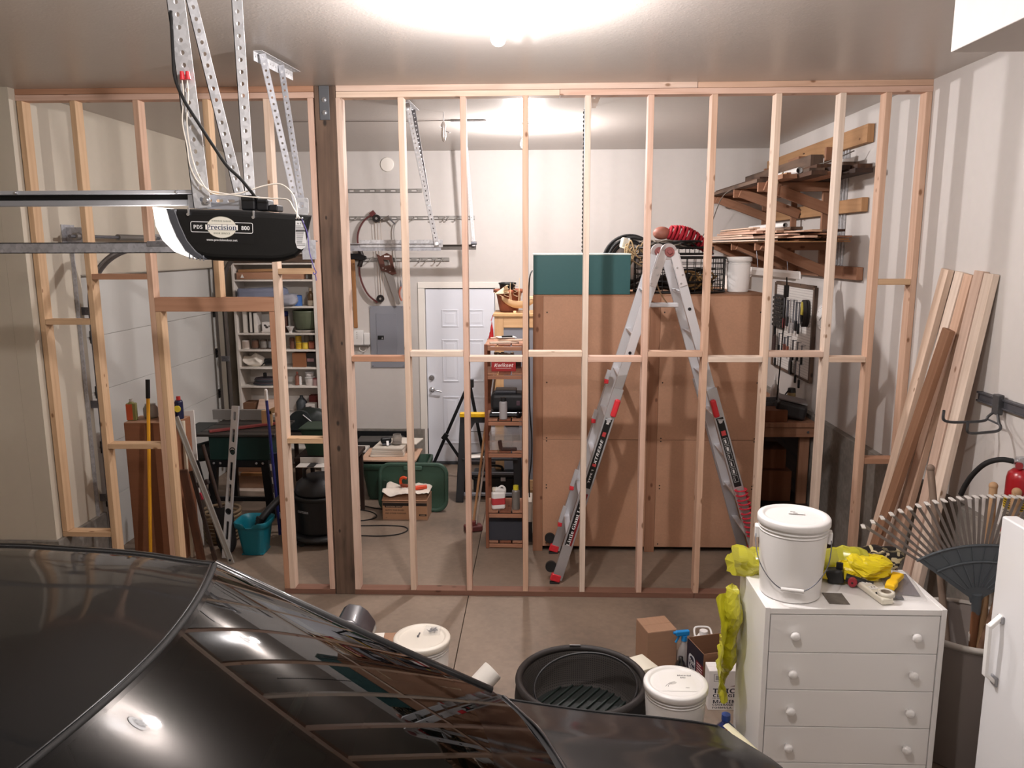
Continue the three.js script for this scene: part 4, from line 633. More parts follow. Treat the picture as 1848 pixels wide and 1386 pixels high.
{
  const tool = (name, label, p, q, r, mat, extra) => { const t = T(name, label, 'tool', p); P(t, 'handle', rod(p, q, r, r * 0.95, 14), mat); if (extra) extra(t); return t; };
  const gw = std(0x7d6a5c, 0.75), tan = std(0xb08c68, 0.7);
  tool('grey_tool_handle', 'grey weathered wooden tool handle leaning left out of the trash can', [3.28, 0.04, 1.60], [3.205, 1.335, 1.27], 0.019, gw, t => P(t, 'rounded_end', new THREE.SphereGeometry(0.021, 16, 12).translate(3.205, 1.338, 1.27), gw));
  tool('tan_tool_handle', 'tan wooden tool handle left of the red fire extinguisher', [3.34, 0.04, 1.66], [3.40, 1.315, 1.50], 0.02, tan, t => P(t, 'rounded_end', new THREE.SphereGeometry(0.021, 16, 12).translate(3.40, 1.315, 1.50), tan));
  tool('thick_tool_handle', 'tan wooden tool handle in front of the red fire extinguisher', [3.37, 0.04, 1.70], [3.485, 1.30, 1.55], 0.022, tan, t => P(t, 'rounded_end', new THREE.SphereGeometry(0.0225, 16, 12).translate(3.485, 1.30, 1.55), tan));
  tool('red_tool_pole', 'thin red and tan tool pole standing in the trash can behind the rake', [3.42, 0.04, 1.60], [3.50, 1.0, 1.46], 0.014, std(0x9a4a3a, 0.6));
  tool('brown_tool_pole', 'brown wooden pole leaning to the right inside the trash can', [3.20, 0.04, 1.70], [3.46, 0.98, 1.60], 0.016, std(0x7a5a45, 0.7));
}
{ // fire extinguisher
  const cx = 3.545, cz = 1.475;
  const t = T('fire_extinguisher', 'red fire extinguisher with a black hose hung on the right wall', 'fire extinguisher', [cx, 0.98, cz]);
  P(t, 'cylinder', lathe([[0, 0.98], [0.058, 0.98], [0.064, 0.99], [0.064, 1.345], [0.058, 1.375], [0.038, 1.395], [0.018, 1.402], [0.018, 1.42], [0, 1.42]], 36).translate(cx, 0, cz), phy(0xa01420, 0.3, { clearcoat: 0.6 }));
  P(t, 'valve', merge([bx(cx - 0.03, cx + 0.02, 1.41, 1.455, cz - 0.02, cz + 0.02, 0.006), rot(cyl(0.019, 0.019, 0.012, 18), 0, 0, 0.0).translate(cx, 1.40, cz)]), std(0xc2c2c4, 0.35, 0.7));
  P(t, 'gauge', rod([cx - 0.022, 1.418, cz + 0.012], [cx - 0.034, 1.418, cz + 0.03], 0.017, 0.017, 18), std(0x8e3034, 0.4));
  P(t, 'lever', stick([cx - 0.02, 1.455, cz], [cx + 0.075, 1.475, cz + 0.085], 0.02, 0.005, [0, 0, 1]), std(0xc2c2c4, 0.3, 0.8)); P(t, 'carry_handle', stick([cx, 1.435, cz], [cx + 0.06, 1.395, cz + 0.10], 0.024, 0.006, [0, 0, 1]), std(0x6f6a66, 0.4, 0.6));
  P(t, 'pin', rod([cx + 0.005, 1.455, cz], [cx + 0.02, 1.515, cz + 0.005], 0.0015, 0.001, 6), steel);
  P(t, 'hose', tube([[cx - 0.045, 1.435, cz], [cx - 0.09, 1.438, cz - 0.02], [cx - 0.125, 1.405, cz - 0.08], [cx - 0.145, 1.33, cz - 0.15], [cx - 0.155, 1.25, cz - 0.20], [cx - 0.16, 1.19, cz - 0.225]], 0.0135, false, 12, 48), blackRubber); P(t, 'hose_fitting', rod([cx - 0.028, 1.434, cz], [cx - 0.05, 1.435, cz], 0.012, 0.015, 14), std(0xc2c2c4, 0.3, 0.8));
  const g = new THREE.CylinderGeometry(0.0646, 0.0646, 0.2, 24, 1, true, Math.PI * 1.35, Math.PI * 0.8).translate(cx, 1.15, cz); g.userData.uvDone = true;
  P(t, 'label', g, printMat(256, 256, (x, w, h) => { x.fillStyle = '#d8d2c4'; x.fillRect(0, 0, w, h); x.fillStyle = '#e8c52a'; x.fillRect(0, 0, w, 70); x.fillRect(30, 120, 196, 60); x.fillStyle = '#2a2a2a'; for (let i = 0; i < 4; i++) x.fillRect(14, 12 + i * 15, 190 + (i * 31) % 40, 6); for (let i = 0; i < 7; i++) x.fillRect(20, 84 + i * 23, 150 + (i * 41) % 70, 4); x.fillStyle = '#b5312a'; x.fillRect(20, 196, 90, 40); }));
  const b = T('extinguisher_bracket', 'dark metal wall bracket behind the red fire extinguisher', 'bracket', [3.62, 1.2, cz]); P(b, 'plate', bx(3.612, 3.653, 1.05, 1.3, cz - 0.03, cz + 0.03, 0.003), blackMetal);
}
{ // wall rail with a double hook
  const t = T('hook_rail', 'long grey steel tool rail screwed to the right wall above the extinguisher', 'rail', [3.64, 1.65, 1.6]);
  P(t, 'rail_web', bx(3.632, 3.654, 1.622, 1.678, 0.875, 2.2, 0.002), std(0x55555a, 0.5, 0.4)); P(t, 'rail_lip', bx(3.622, 3.632, 1.668, 1.678, 0.875, 2.2, 0.001), std(0x55555a, 0.5, 0.4)); P(t, 'rail_lip', bx(3.622, 3.632, 1.622, 1.632, 0.875, 2.2, 0.001), std(0x55555a, 0.5, 0.4));
  const h = T('double_hook', 'grey double prong storage hook hanging from the wall rail', 'hook', [3.61, 1.64, 1.1]), m = std(0x4a4a4c, 0.45, 0.3);
  P(h, 'clip', bx(3.60, 3.634, 1.59, 1.70, 1.07, 1.125, 0.006, 2), m);
  P(h, 'prong', tube([[3.605, 1.60, 1.085], [3.575, 1.575, 1.09], [3.565, 1.56, 1.095], [3.545, 1.555, 1.10], [3.45, 1.558, 1.14], [3.33, 1.565, 1.17], [3.295, 1.58, 1.18], [3.29, 1.63, 1.185]], 0.0075, false, 8, 60), m);
  P(h, 'prong', tube([[3.61, 1.60, 1.115], [3.60, 1.56, 1.15], [3.59, 1.54, 1.19], [3.56, 1.53, 1.22], [3.47, 1.532, 1.27], [3.37, 1.536, 1.30], [3.352, 1.55, 1.31], [3.348, 1.60, 1.315]], 0.0075, false, 8, 60), m);
  P(h, 'tie', rod([3.57, 1.565, 1.09], [3.60, 1.548, 1.17], 0.005), m);
}

// ---------- far bay: large hardboard-clad storage box ----------
const BT = 2.118;                                      // its top
{
  const x0 = 1.108, x1 = 2.955, zf = -0.86;
  const t = T('storage_box', 'tall tan hardboard storage box with pine corner posts behind the ladder', 'storage box', [2.03, 0, -1.45]);
  const post = (x, w, m) => P(t, 'corner_post', bx(x, x + w, 0, BT - 0.003, zf - 0.036, zf + 0.002, 0.003), m);
  post(x0, 0.08, rackWood); post(2.028, 0.08, rackWood); post(x1 - 0.04, 0.04, rackWood);
  for (const [a, b] of [[x0 + 0.081, 2.027], [2.109, x1 - 0.041]]) {
    P(t, 'panel', bx(a, b, 0.045, 0.951, zf - 0.03, zf, 0.001), hardboard); P(t, 'panel', bx(a, b, 0.954, BT - 0.012, zf - 0.03, zf, 0.001), hardboard);
    const w = b - a; const heads = []; for (const y of [0.965, 0.94, 0.57, 0.545, 1.42, 1.98, 0.07]) for (const x of [a + 0.03, b - 0.03]) heads.push(rot(cyl(0.006, 0.005, 0.0012, 8), Math.PI / 2).translate(x, y, zf));
    P(t, 'nail_heads', heads, blackMetal, { kind: 'stuff' });
  }
  P(t, 'side_panel', bx(x0, x0 + 0.02, 0.045, BT - 0.012, -2.05, zf - 0.037, 0.001), hardboard); P(t, 'side_panel', bx(x1 - 0.02, x1, 0.045, BT - 0.012, -2.05, zf - 0.037, 0.001), hardboard); P(t, 'back_panel', bx(x0, x1, 0.045, BT - 0.012, -2.08, -2.05, 0.001), hardboard);
  P(t, 'top_board', bx(x0, x1, BT - 0.012, BT, -2.08, zf + 0.001, 0.002), mapped(hardTex, 0xd9cfc4, 0.7));
  P(t, 'base_rail', bx(x0 + 0.08, x1 - 0.05, 0.0, 0.04, zf - 0.30, zf - 0.26, 0.002), blackWood);
}
{
  const t = T('teal_chest', 'long dark teal box with a pale lid standing on the storage box', 'box', [1.487, BT, -1.1]);
  P(t, 'chest_body', bx(1.110, 1.866, BT + 0.001, BT + 0.305, -1.36, -0.862, 0.004), tealPaint); P(t, 'lid', bx(1.106, 1.868, BT + 0.306, BT + 0.317, -1.365, -0.858, 0.003), std(0xcfe0dc, 0.5));
  P(t, 'power_cord', tube([[1.10, 2.30, -1.0], [1.085, 2.27, -0.88], [1.078, 2.20, -0.842], [1.074, 1.9, -0.842], [1.078, 1.5, -0.842], [1.084, 1.2, -0.842], [1.10, 0.95, -0.842], [1.094, 0.75, -0.842], [1.078, 0.62, -0.842], [1.082, 0.47, -0.842]], 0.0055, false, 8, 80), blackRubber, { label: 'black power cord with a plug' });
}
{ // coiled hose behind the crab pots
  const t = T('hose_coil', 'black hose coiled upright on the storage box behind the wire pots', 'hose', [1.94, BT, -1.62]);
  for (const [r, z, k] of [[0.225, 0, 0.014], [0.205, 0.02, 0.013], [0.185, -0.02, 0.013], [0.165, 0.01, 0.012]]) P(t, 'loop', new THREE.TorusGeometry(r, k, 10, 56).translate(1.94 + z, BT + 0.24, -1.62 + z), blackRubber);
  P(t, 'white_disc', rot(cyl(0.2, 0.2, 0.012, 40), Math.PI / 2).translate(1.94, BT + 0.24, -1.665), std(0xded6d2, 0.5));
  const f = T('white_float', 'small white plastic block on top of the tangled ropes by the hose', 'float', [1.873, 2.47, -1.36], { ry: 0.4 });
  P(f, 'block', rb(0.075, 0.085, 0.05, 0.012, 3).rotateZ(-0.25).translate(0, 0.045, 0), std(0xe9e2d4, 0.5)); P(f, 'band', rb(0.012, 0.088, 0.052, 0.004, 2).rotateZ(-0.25).translate(0.02, 0.042, 0), whitePlastic);
}
function wirePot(label, pos, R, h, rings, ups, group) {
  const t = T('wire_pot', label, 'crab pot', pos, { local: true }), m = std(0x191514, 0.6, 0.3);
  for (let i = 0; i <= rings; i++) P(t, 'wire_ring', new THREE.TorusGeometry(R, i === 0 || i === rings ? 0.009 : 0.0035, 6, 56).rotateX(Math.PI / 2).translate(0, 0.01 + h * i / rings, 0), m);
  for (let i = 0; i < ups; i++) { const a = i / ups * 6.2832; P(t, 'wire_upright', rod([R * Math.cos(a), 0.01, R * Math.sin(a)], [R * Math.cos(a), h + 0.01, R * Math.sin(a)], 0.0034, 0.0034, 6), m); }
  for (let i = -4; i <= 4; i++) { const o = i * R * 0.22, l = Math.sqrt(R * R - o * o); P(t, 'top_wire', rod([o, h + 0.01, -l], [o, h + 0.01, l], 0.003, 0.003, 6), m); P(t, 'top_wire', rod([-l, h + 0.012, o], [l, h + 0.012, o], 0.003, 0.003, 6), m); }
  return t;
}
{
  const p = wirePot('large round black wire crab pot on the storage box with rope inside', [2.312, BT, -1.27], 0.368, 0.27, 6, 36);
  P(p, 'side_entry', (() => { const l = []; for (const y of [0.09, 0.19]) l.push(tube(Array.from({ length: 9 }, (_, i) => { const a = 0.5 + i * 0.27; return [0.3 * Math.cos(a), y, 0.3 * Math.sin(a)]; }), 0.008, false, 6, 40)); return l; })(), std(0x191514, 0.6, 0.3));
  const q = wirePot('flat black wire crab pot lying on top of the larger pot', [2.25, BT + 0.30, -1.28], 0.33, 0.05, 1, 24);
  const rp = T('rope_tangle', 'tan and dark rope heaped inside the large wire crab pot', 'rope', [2.31, BT, -1.26], { local: true });
  const r = rng(91); const coil = (n, cx, cz, R, y0, y1) => Array.from({ length: n }, (_, i) => { const a = i * 0.62 + r() * 0.4, k = R * (0.45 + 0.55 * r()); return [cx + k * Math.cos(a), mix(y0, y1, r()), cz + k * Math.sin(a) * 0.8]; });
  P(rp, 'tan_rope', tube(coil(60, 0.12, 0.05, 0.2, 0.02, 0.17), 0.008, false, 6, 420), std(0x9a7a4c, 0.9)); P(rp, 'dark_rope', tube(coil(60, -0.05, 0.0, 0.26, 0.02, 0.2), 0.009, false, 6, 420), std(0x2b2420, 0.9)); P(rp, 'net', lumpy(new THREE.SphereGeometry(0.2, 30, 18), 0.09, 16, 4).scale(1.3, 0.36, 0.9).translate(0.02, 0.07, 0), std(0x3b3022, 0.95));
  const rt = T('rope_heap', 'loose grey and tan rope heaped over the flat wire pot', 'rope', [2.2, BT + 0.36, -1.25], { local: true });
  P(rt, 'grey_rope', tube(coil(70, 0.02, 0, 0.27, 0.0, 0.06), 0.006, false, 6, 480), std(0x6f665c, 0.9)); P(rt, 'tan_rope', tube(coil(44, -0.22, 0.05, 0.14, -0.16, 0.06), 0.006, false, 6, 320), std(0xa88d68, 0.9)); P(rt, 'black_rope', tube(coil(50, 0.05, 0, 0.28, -0.01, 0.05), 0.008, false, 6, 360), std(0x1c1816, 0.85));
  // red line wound on a buoy
  const b = T('buoy', 'red rope wound in a tapering bundle around a brown buoy stick', 'buoy', [2.3, 2.5, -1.2], { local: true });
  P(b, 'buoy_ball', new THREE.SphereGeometry(0.062, 24, 18).scale(1.15, 0.85, 0.9).translate(-0.15, 0.095, 0), std(0x9a5f50, 0.55));
  const N = 17; P(b, 'core', rod([-0.1, 0.088, 0], [0.24, -0.03, 0], 0.032, 0.02, 16), redRope);
  for (let i = 0; i < N; i++) { const k = i / (N - 1), x = -0.085 + k * 0.31, y = 0.10 - 0.028 * k - 0.10 * k * k, R = 0.048 + 0.022 * Math.sin(Math.PI * Math.min(1, k * 1.15)) - 0.012 * k; P(b, 'rope_turn', new THREE.TorusGeometry(R, 0.0115, 8, 24).rotateY(Math.PI / 2 + 0.25 * Math.sin(i * 2.1)).rotateZ(-0.3 - 0.2 * k).translate(x, y, 0), redRope); }
  P(b, 'loose_end', tube([[0.2, -0.02, 0.03], [0.25, -0.06, 0.05], [0.22, -0.09, 0.06], [0.27, -0.10, 0.03]], 0.007, false, 6), redRope);
  const pb = pail(T('plastic_pail', 'white pail on top of the storage box at the right of the crab pots', 'bucket', [2.787, BT, -1.22], { local: true }), 0.083, 0.099, 0.285, {});
  const wbx = T('white_carton', 'white carton on the storage box at its right end beneath the lumber rack', 'box', [2.90, BT, -1.75], { local: true });
  carton(wbx, 0.2, 0.11, 0.3, std(0xdcd4cc, 0.7));
}
// ---------- articulated ladder, seen from the side ----------
{
  const t = T('folding_ladder', 'silver articulated aluminium ladder standing open with red locks and black label strips', 'ladder', [2.06, 0, -0.52]);
  const C = V(2.063, 2.452, 0);
  const sides = [{ s: -1, f: [1.285, 0.0], k: [2.018, 2.43], n: 'left' }, { s: 1, f: [2.838, 0.0], k: [2.108, 2.43], n: 'right' }];
  const hintOf = (f, k) => { const d = V(k[0] - f[0], k[1] - f[1], 0).normalize(); return [d.y, -d.x, 0]; };
  const at = (f, k, y) => [mix(f[0], k[0], y / 2.43), y];
  const rail = (name, a, b, za, zb, w, d, m) => P(t, name, stick([a[0], a[1], za], [b[0], b[1], zb], w, d, hintOf(a, b), 0.004), m);
  for (const { s, f, k } of sides) {
    // lower (outer) rails, flared; upper (inner) rails
    const lo = at(f, k, 0.03), lt = at(f, k, 1.48), ub = at(f, k, 0.62), ut = k;
    for (const [za, zb] of [[-0.232, -0.272], [-0.815, -0.775]]) rail('outer_rail', lo, lt, za, zb, 0.076, 0.026, aluminum);
    for (const z of [-0.302, -0.745]) rail('inner_rail', ub, ut, z, z, 0.064, 0.026, aluBright);
    for (let i = 0; i < 7; i++) { const y = 0.33 + i * 0.305, p = at(f, k, y), inner = y > 1.45, z0 = inner ? -0.29 : -0.245, z1 = inner ? -0.755 : -0.80; if (y > 2.3) continue; P(t, 'rung', merge([rod([p[0], p[1], z0], [p[0], p[1], z1], 0.015), bx(p[0] - 0.022, p[0] + 0.022, p[1] + 0.006, p[1] + 0.016, z1, z0, 0.003)]), aluBright); }
    for (const y of [2.05, 1.735, 2.33]) { const p = at(f, k, y); P(t, 'rivet', rot(cyl(0.012, 0.011, 0.005, 14), Math.PI / 2).translate(p[0], p[1], -0.289), blackMetal); }
    // red lock knob, red end caps, feet
    const q = at(f, k, 1.40); P(t, 'lock_knob', along(rb(0.042, 0.135, 0.036, 0.015, 3), [q[0], q[1] - 0.06, -0.24], [q[0] + (k[0] - f[0]) / 2.43 * 0.14, q[1] + 0.08, -0.24]), redPlastic);
    for (const y of [1.18, 0.64, 0.34, 1.49]) { const p = at(f, k, y), w = y === 0.64 || y === 0.34 ? 0.13 : 0.07; const g = P(t, 'rail_end', stick([p[0] + s * 0.062, y, -0.62], [p[0] + s * 0.062 + (k[0] - f[0]) / 2.43 * w, y + w, -0.62], 0.03, 0.03, hintOf(f, k)), aluBright); P(g, 'red_cap', stick([p[0] + s * 0.064, y - 0.035, -0.62], [p[0] + s * 0.062, y, -0.62], 0.033, 0.034, hintOf(f, k), 0.006), redPlastic); }
    for (const z of [-0.232, -0.815]) { P(t, 'red_foot', along(rb(0.078, 0.062, 0.034, 0.012, 3), [f[0], 0.045, z], [f[0] + (k[0] - f[0]) / 2.43, 1.045, z]), redPlastic); P(t, 'rubber_pad', bx(f[0] - 0.045, f[0] + 0.03, 0.0, 0.012, z - 0.02, z + 0.02, 0.005), blackRubber); if (s < 0) P(t, 'wheel', merge([rod([f[0] - 0.035, 0.125, z - 0.030], [f[0] - 0.035, 0.125, z - 0.004], 0.042, 0.042, 22)]), blackRubber); }
  }
  // hinge
  for (const z of [-0.285, -0.755]) { const h = P(t, 'hinge', rod([C.x, C.y, z - 0.024], [C.x, C.y, z], 0.058, 0.056, 28), std(0xb9b2b2, 0.4, 0.6)); P(h, 'hinge_lock', merge([rod([C.x + 0.004, C.y - 0.003, z], [C.x + 0.004, C.y - 0.003, z + 0.018], 0.036, 0.032, 20), rb(0.03, 0.03, 0.02, 0.004).rotateZ(0.6).translate(C.x + 0.004, C.y - 0.003, z + 0.02)]), std(0x8a4e4c, 0.5, 0.2)); }
  for (const { f, k } of sides) { const a = at(f, k, 2.21), g = P(t, 'hinge_arm', stick([a[0], a[1], -0.284], [mix(k[0], C.x, 0.3), 2.455, -0.284], 0.058, 0.01, hintOf(f, k), 0.004), std(0xd9d6d8, 0.4, 0.4)); for (const [u, y] of [[-0.014, 2.23], [0.014, 2.29], [-0.012, 2.34]]) { const p = at(f, k, y); P(g, 'rivet', rot(cyl(0.008, 0.007, 0.004, 12), Math.PI / 2).translate(p[0] + u, p[1], -0.279), boltSteel); } }
  // label strips
  const strip = (f, k, y0, y1, w, zf, mat) => { const a = at(f, k, y0), b = at(f, k, y1), l = Math.hypot(b[0] - a[0], b[1] - a[1]); const g = decal(w, l).translate(0, l / 2, 0); P(t, 'label_strip', along(g, [a[0], a[1], zf(y0)], [b[0], b[1], zf(y1)], hintOf(f, k)), mat); };
  const vert = (draw) => printMat(160, 1024, (x, w, h) => { x.fillStyle = '#131315'; x.fillRect(0, 0, w, h); x.save(); x.translate(w / 2, h / 2); x.rotate(-Math.PI / 2); draw(x, h, w); x.restore(); }, 0.4);
  const zF = y => -0.2175 - 0.0276 * y;
  strip(sides[0].f, sides[0].k, 0.74, 1.26, 0.05, zF, vert((x, L, W) => { text(x, 'TYPE 1', -330, 0, 'bold 66px sans-serif', '#e9e9e9'); text(x, 'XTREME', 20, 0, 'italic bold 92px sans-serif', '#d9d9d9'); x.fillStyle = '#b63a3c'; x.fillRect(-190, -44, 40, 88); x.fillRect(250, -40, 64, 80); x.fillStyle = '#e9e9e9'; x.fillRect(430, -30, 24, 60); x.fillRect(464, -30, 24, 60); }));
  strip(sides[0].f, sides[0].k, 0.30, 0.70, 0.05, zF, vert((x, L, W) => { x.fillStyle = '#7d1d22'; x.fillRect(-512, 30, 1024, 50); text(x, 'Little Giant Ladder', 0, -4, 'bold 108px serif', '#f5f5f5'); }));
  strip(sides[1].f, sides[1].k, 0.76, 1.27, 0.052, zF, vert((x, L, W) => { x.fillStyle = '#cfcfcf'; for (let i = 0; i < 6; i++) { x.strokeStyle = '#cfcfcf'; x.lineWidth = 5; x.strokeRect(-440 + i * 112, -50, 90, 100); x.fillRect(-424 + i * 112, -26, 56, 12 + (i * 29) % 40); } x.fillStyle = '#b63a3c'; x.fillRect(250, -50, 70, 100); x.fillStyle = '#e9e9e9'; x.fillRect(430, -30, 24, 60); x.fillRect(464, -30, 24, 60); }));
  // tray between the legs
  P(t, 'spreader_bar', bx(1.96, 2.16, 2.055, 2.085, -0.46, -0.38, 0.006), aluBright);
  P(t, 'strap', tube([[2.03, 2.35, -0.40], [2.0, 2.25, -0.40], [2.03, 2.16, -0.41], [2.08, 2.085, -0.42]], 0.005), std(0x8d7354, 0.8));
  const h = T('red_rope', 'red rope wound around the lower right leg of the ladder', 'rope', [2.68, 0.5, -0.25]);
  for (let i = 0; i < 11; i++) { const y = 0.40 + i * 0.034, p = at(sides[1].f, sides[1].k, y); P(h, 'turn', new THREE.TorusGeometry(0.037, 0.0105, 8, 24).scale(1, 1, 0.5).rotateX(Math.PI / 2).rotateZ(0.28 + 0.12 * Math.sin(i * 1.7)).translate(p[0] + 0.012, p[1], -0.228), redRope); }
}
// ---------- slatted cedar shelf stand ----------
{
  const x0 = 0.716, x1 = 1.045, zf = -0.905, zb = -1.30;
  const t = T('slatted_shelf', 'tall reddish wooden stand with six slatted shelves beside the storage box', 'shelf', [0.88, 0, -1.1]);
  for (const [x, z] of [[x0, zf], [x1 - 0.026, zf], [x0, zb], [x1 - 0.026, zb]]) P(t, 'post', bx(x, x + 0.026, 0, 1.72, z - 0.026, z, 0.003), z === zf ? redWoodDark : redWoodDark);
  for (const y of [0.006, 0.268, 0.786, 1.054, 1.437, 1.67]) {
    P(t, 'front_rail', bx(x0 + 0.027, x1 - 0.027, y, y + 0.03, zf - 0.022, zf - 0.002, 0.002), redWood); P(t, 'back_rail', bx(x0 + 0.027, x1 - 0.027, y, y + 0.03, zb - 0.022, zb - 0.002, 0.002), redWood);
    const w = (x1 - x0 - 0.014) / 3; for (let i = 0; i < 3; i++) P(t, 'slat', bx(x0 + 0.003 + i * (w + 0.004), x0 + 0.003 + i * (w + 0.004) + w - 0.006, y + 0.031, y + 0.046, zb + 0.004, zf - 0.027, 0.003), [redWood, redWoodDark, redWood][i]);
  }
  const Y = y => y + 0.0465;
  const kw = T('red_box', 'red cardboard box with white brand lettering on the second shelf of the wooden stand', 'box', [0.865, Y(1.437), -1.09], { ry: 0.03 });
  carton(kw, 0.20, 0.085, 0.13, std(0xa32a2c, 0.5)); P(kw, 'printed_front', decal(0.196, 0.06).translate(0, 0.045, 0.0655), printMat(512, 160, (x, w, h) => { x.fillStyle = '#a32a2c'; x.fillRect(0, 0, w, h); text(x, 'Kwikset', 250, 66, 'italic bold 108px sans-serif', '#f4ecea'); x.fillStyle = '#e6d6d4'; x.fillRect(90, 132, 330, 8); }));
  const dk = T('dark_parts_bin', 'dark brown tray of small metal parts behind the red box', 'tray', [0.885, Y(1.437), -1.22], { ry: 0 });
  P(dk, 'tray', rb(0.24, 0.10, 0.07, 0.006).translate(0, 0.05, 0), std(0x4a3028, 0.7)); P(dk, 'parts', (() => { const r = rng(8), l = []; for (let i = 0; i < 14; i++) l.push(rb(0.02 + r() * 0.03, 0.02, 0.02, 0.004).rotateY(r() * 3).translate((r() - 0.5) * 0.18, 0.105 + r() * 0.02, (r() - 0.5) * 0.04)); return l; })(), std(0x8d7f70, 0.4, 0.6), { kind: 'stuff' });
  const dc = T('tool_case', 'black tool case lying on the third shelf behind the spray can', 'case', [0.90, Y(1.054), -1.16], { ry: 0 });
  P(dc, 'case_body', rb(0.29, 0.15, 0.2, 0.04, 4).translate(0, 0.115, 0), std(0x1d1e22, 0.55)); P(dc, 'case_lid', rb(0.18, 0.03, 0.16, 0.012, 3).translate(-0.02, 0.20, 0), std(0x4a4d55, 0.5)); P(dc, 'latch', rb(0.03, 0.04, 0.008, 0.003).translate(0.085, 0.11, 0.102), std(0x5b4650, 0.4)); P(dc, 'foot_tray', rb(0.3, 0.035, 0.2, 0.008, 2).translate(0, 0.018, 0), std(0x17181b, 0.4));
  const tg = T('hand_tools', 'row of dark hand tools lying along the front of the third shelf', 'tools', [0.88, Y(1.054), -1.0], { ry: 0.05 });
  P(tg, 'tool', merge([rod([-0.13, 0.02, 0], [0.1, 0.022, 0.01], 0.016, 0.013, 12)]), blackMetal); P(tg, 'shiny_tool', rod([-0.11, 0.035, -0.03], [0.12, 0.035, -0.02], 0.008, 0.006, 10), boltSteel); P(tg, 'round_end', rod([0.1, 0.02, 0.0], [0.12, 0.02, 0.015], 0.024, 0.022, 16), blackMetal);
  const sprayCan = (name, label, pos, body, cap, r = 0.031, h = 0.16) => { const c = T(name, label, 'spray can', pos, { local: true }); P(c, 'can_body', lathe([[0, 0], [r * 0.95, 0], [r, 0.004], [r, h * 0.82], [r * 0.94, h * 0.86], [r * 0.6, h * 0.91], [0, h * 0.92]], 24), body); P(c, 'cap', cyl(r * 0.72, r * 0.66, h * 0.18, 20).translate(0, h * 0.90, 0), cap); return c; };
  sprayCan('spray_can', 'pale silver spray can with a black cap on the third shelf of the stand', [0.865, Y(1.054), -0.955], std(0xb9b9bd, 0.35, 0.3), blackPlastic, 0.033, 0.165);
  const tt = T('clear_tote', 'clear plastic box of odds and ends on the shelf below the spray can', 'box', [0.885, Y(0.786), -1.1], { ry: 0 });
  openCarton(tt, 0.27, 0.12, 0.26, clearPlastic, clearPlastic, 0.003); P(tt, 'clear_lid', rb(0.28, 0.012, 0.27, 0.004).translate(0, 0.128, 0), clearPlastic);
  const l1 = T('brown_gun', 'dark brown angled hand tool lying in front of the clear plastic box', 'tool', [0.90, Y(0.786), -0.95], { ry: 0 });
  P(l1, 'barrel', rb(0.13, 0.026, 0.03, 0.008, 2).translate(0.01, 0.014, 0), std(0x3d2622, 0.6)); P(l1, 'grip', rb(0.032, 0.075, 0.03, 0.008, 2).rotateZ(0.15).translate(-0.06, 0.05, 0), std(0x4a2e28, 0.6));
  const jg = T('solvent_jug', 'white flat jug with a red label on the lower shelf of the stand', 'jug', [0.818, Y(0.268), -0.99], { ry: 0.25 });
  P(jg, 'jug_body', rb(0.115, 0.155, 0.06, 0.02, 4).translate(0, 0.08, 0), whitePlastic); P(jg, 'jug_shoulder', rb(0.09, 0.04, 0.05, 0.016, 3).rotateZ(-0.3).translate(0.012, 0.165, 0), whitePlastic); P(jg, 'cap', cyl(0.017, 0.016, 0.026).translate(-0.035, 0.165, 0), creamPlastic); P(jg, 'label_band', rb(0.117, 0.085, 0.0615, 0.02, 4).translate(0, 0.075, 0), std(0xb93a40, 0.5)); P(jg, 'handle', tube([[0.0, 0.185, 0], [0.03, 0.20, 0], [0.055, 0.18, 0], [0.056, 0.13, 0]], 0.009), whitePlastic);
  sprayCan('paint_can', 'silver spray can with a bright yellow cap on the lower shelf of the stand', [0.965, Y(0.268), -1.0], std(0x8e8c88, 0.35, 0.4), std(0xd6c832, 0.5), 0.033, 0.19);
  const db = T('slate_box', 'dark slate coloured box under the bottom shelf of the stand', 'box', [0.88, Y(0.006), -1.09], { ry: 0 });
  carton(db, 0.285, 0.165, 0.27, std(0x33363f, 0.6));
  const wd = T('wood_offcuts', 'pale wooden offcuts and a paper lying on the top shelf of the stand', 'wood offcuts', [0.885, Y(1.67), -1.08], { local: true });
  P(wd, 'offcut', rb(0.24, 0.014, 0.035, 0.002).rotateY(0.25).translate(-0.01, 0.008, 0.08), pine[0]); P(wd, 'offcut', rb(0.22, 0.016, 0.03, 0.002).rotateY(-0.45).rotateZ(0.06).translate(0.04, 0.024, 0.05), pine[2]); P(wd, 'offcut', rb(0.2, 0.012, 0.04, 0.002).rotateY(0.1).translate(-0.03, 0.03, -0.05), pine[1]); P(wd, 'paper', rb(0.15, 0.002, 0.12, 0.0005).rotateY(0.3).translate(0.0, 0.042, -0.02), paperWhite); P(wd, 'dark_clip', rb(0.09, 0.015, 0.02, 0.004).rotateY(0.2).translate(0.01, 0.05, 0.01), blackMetal);
}
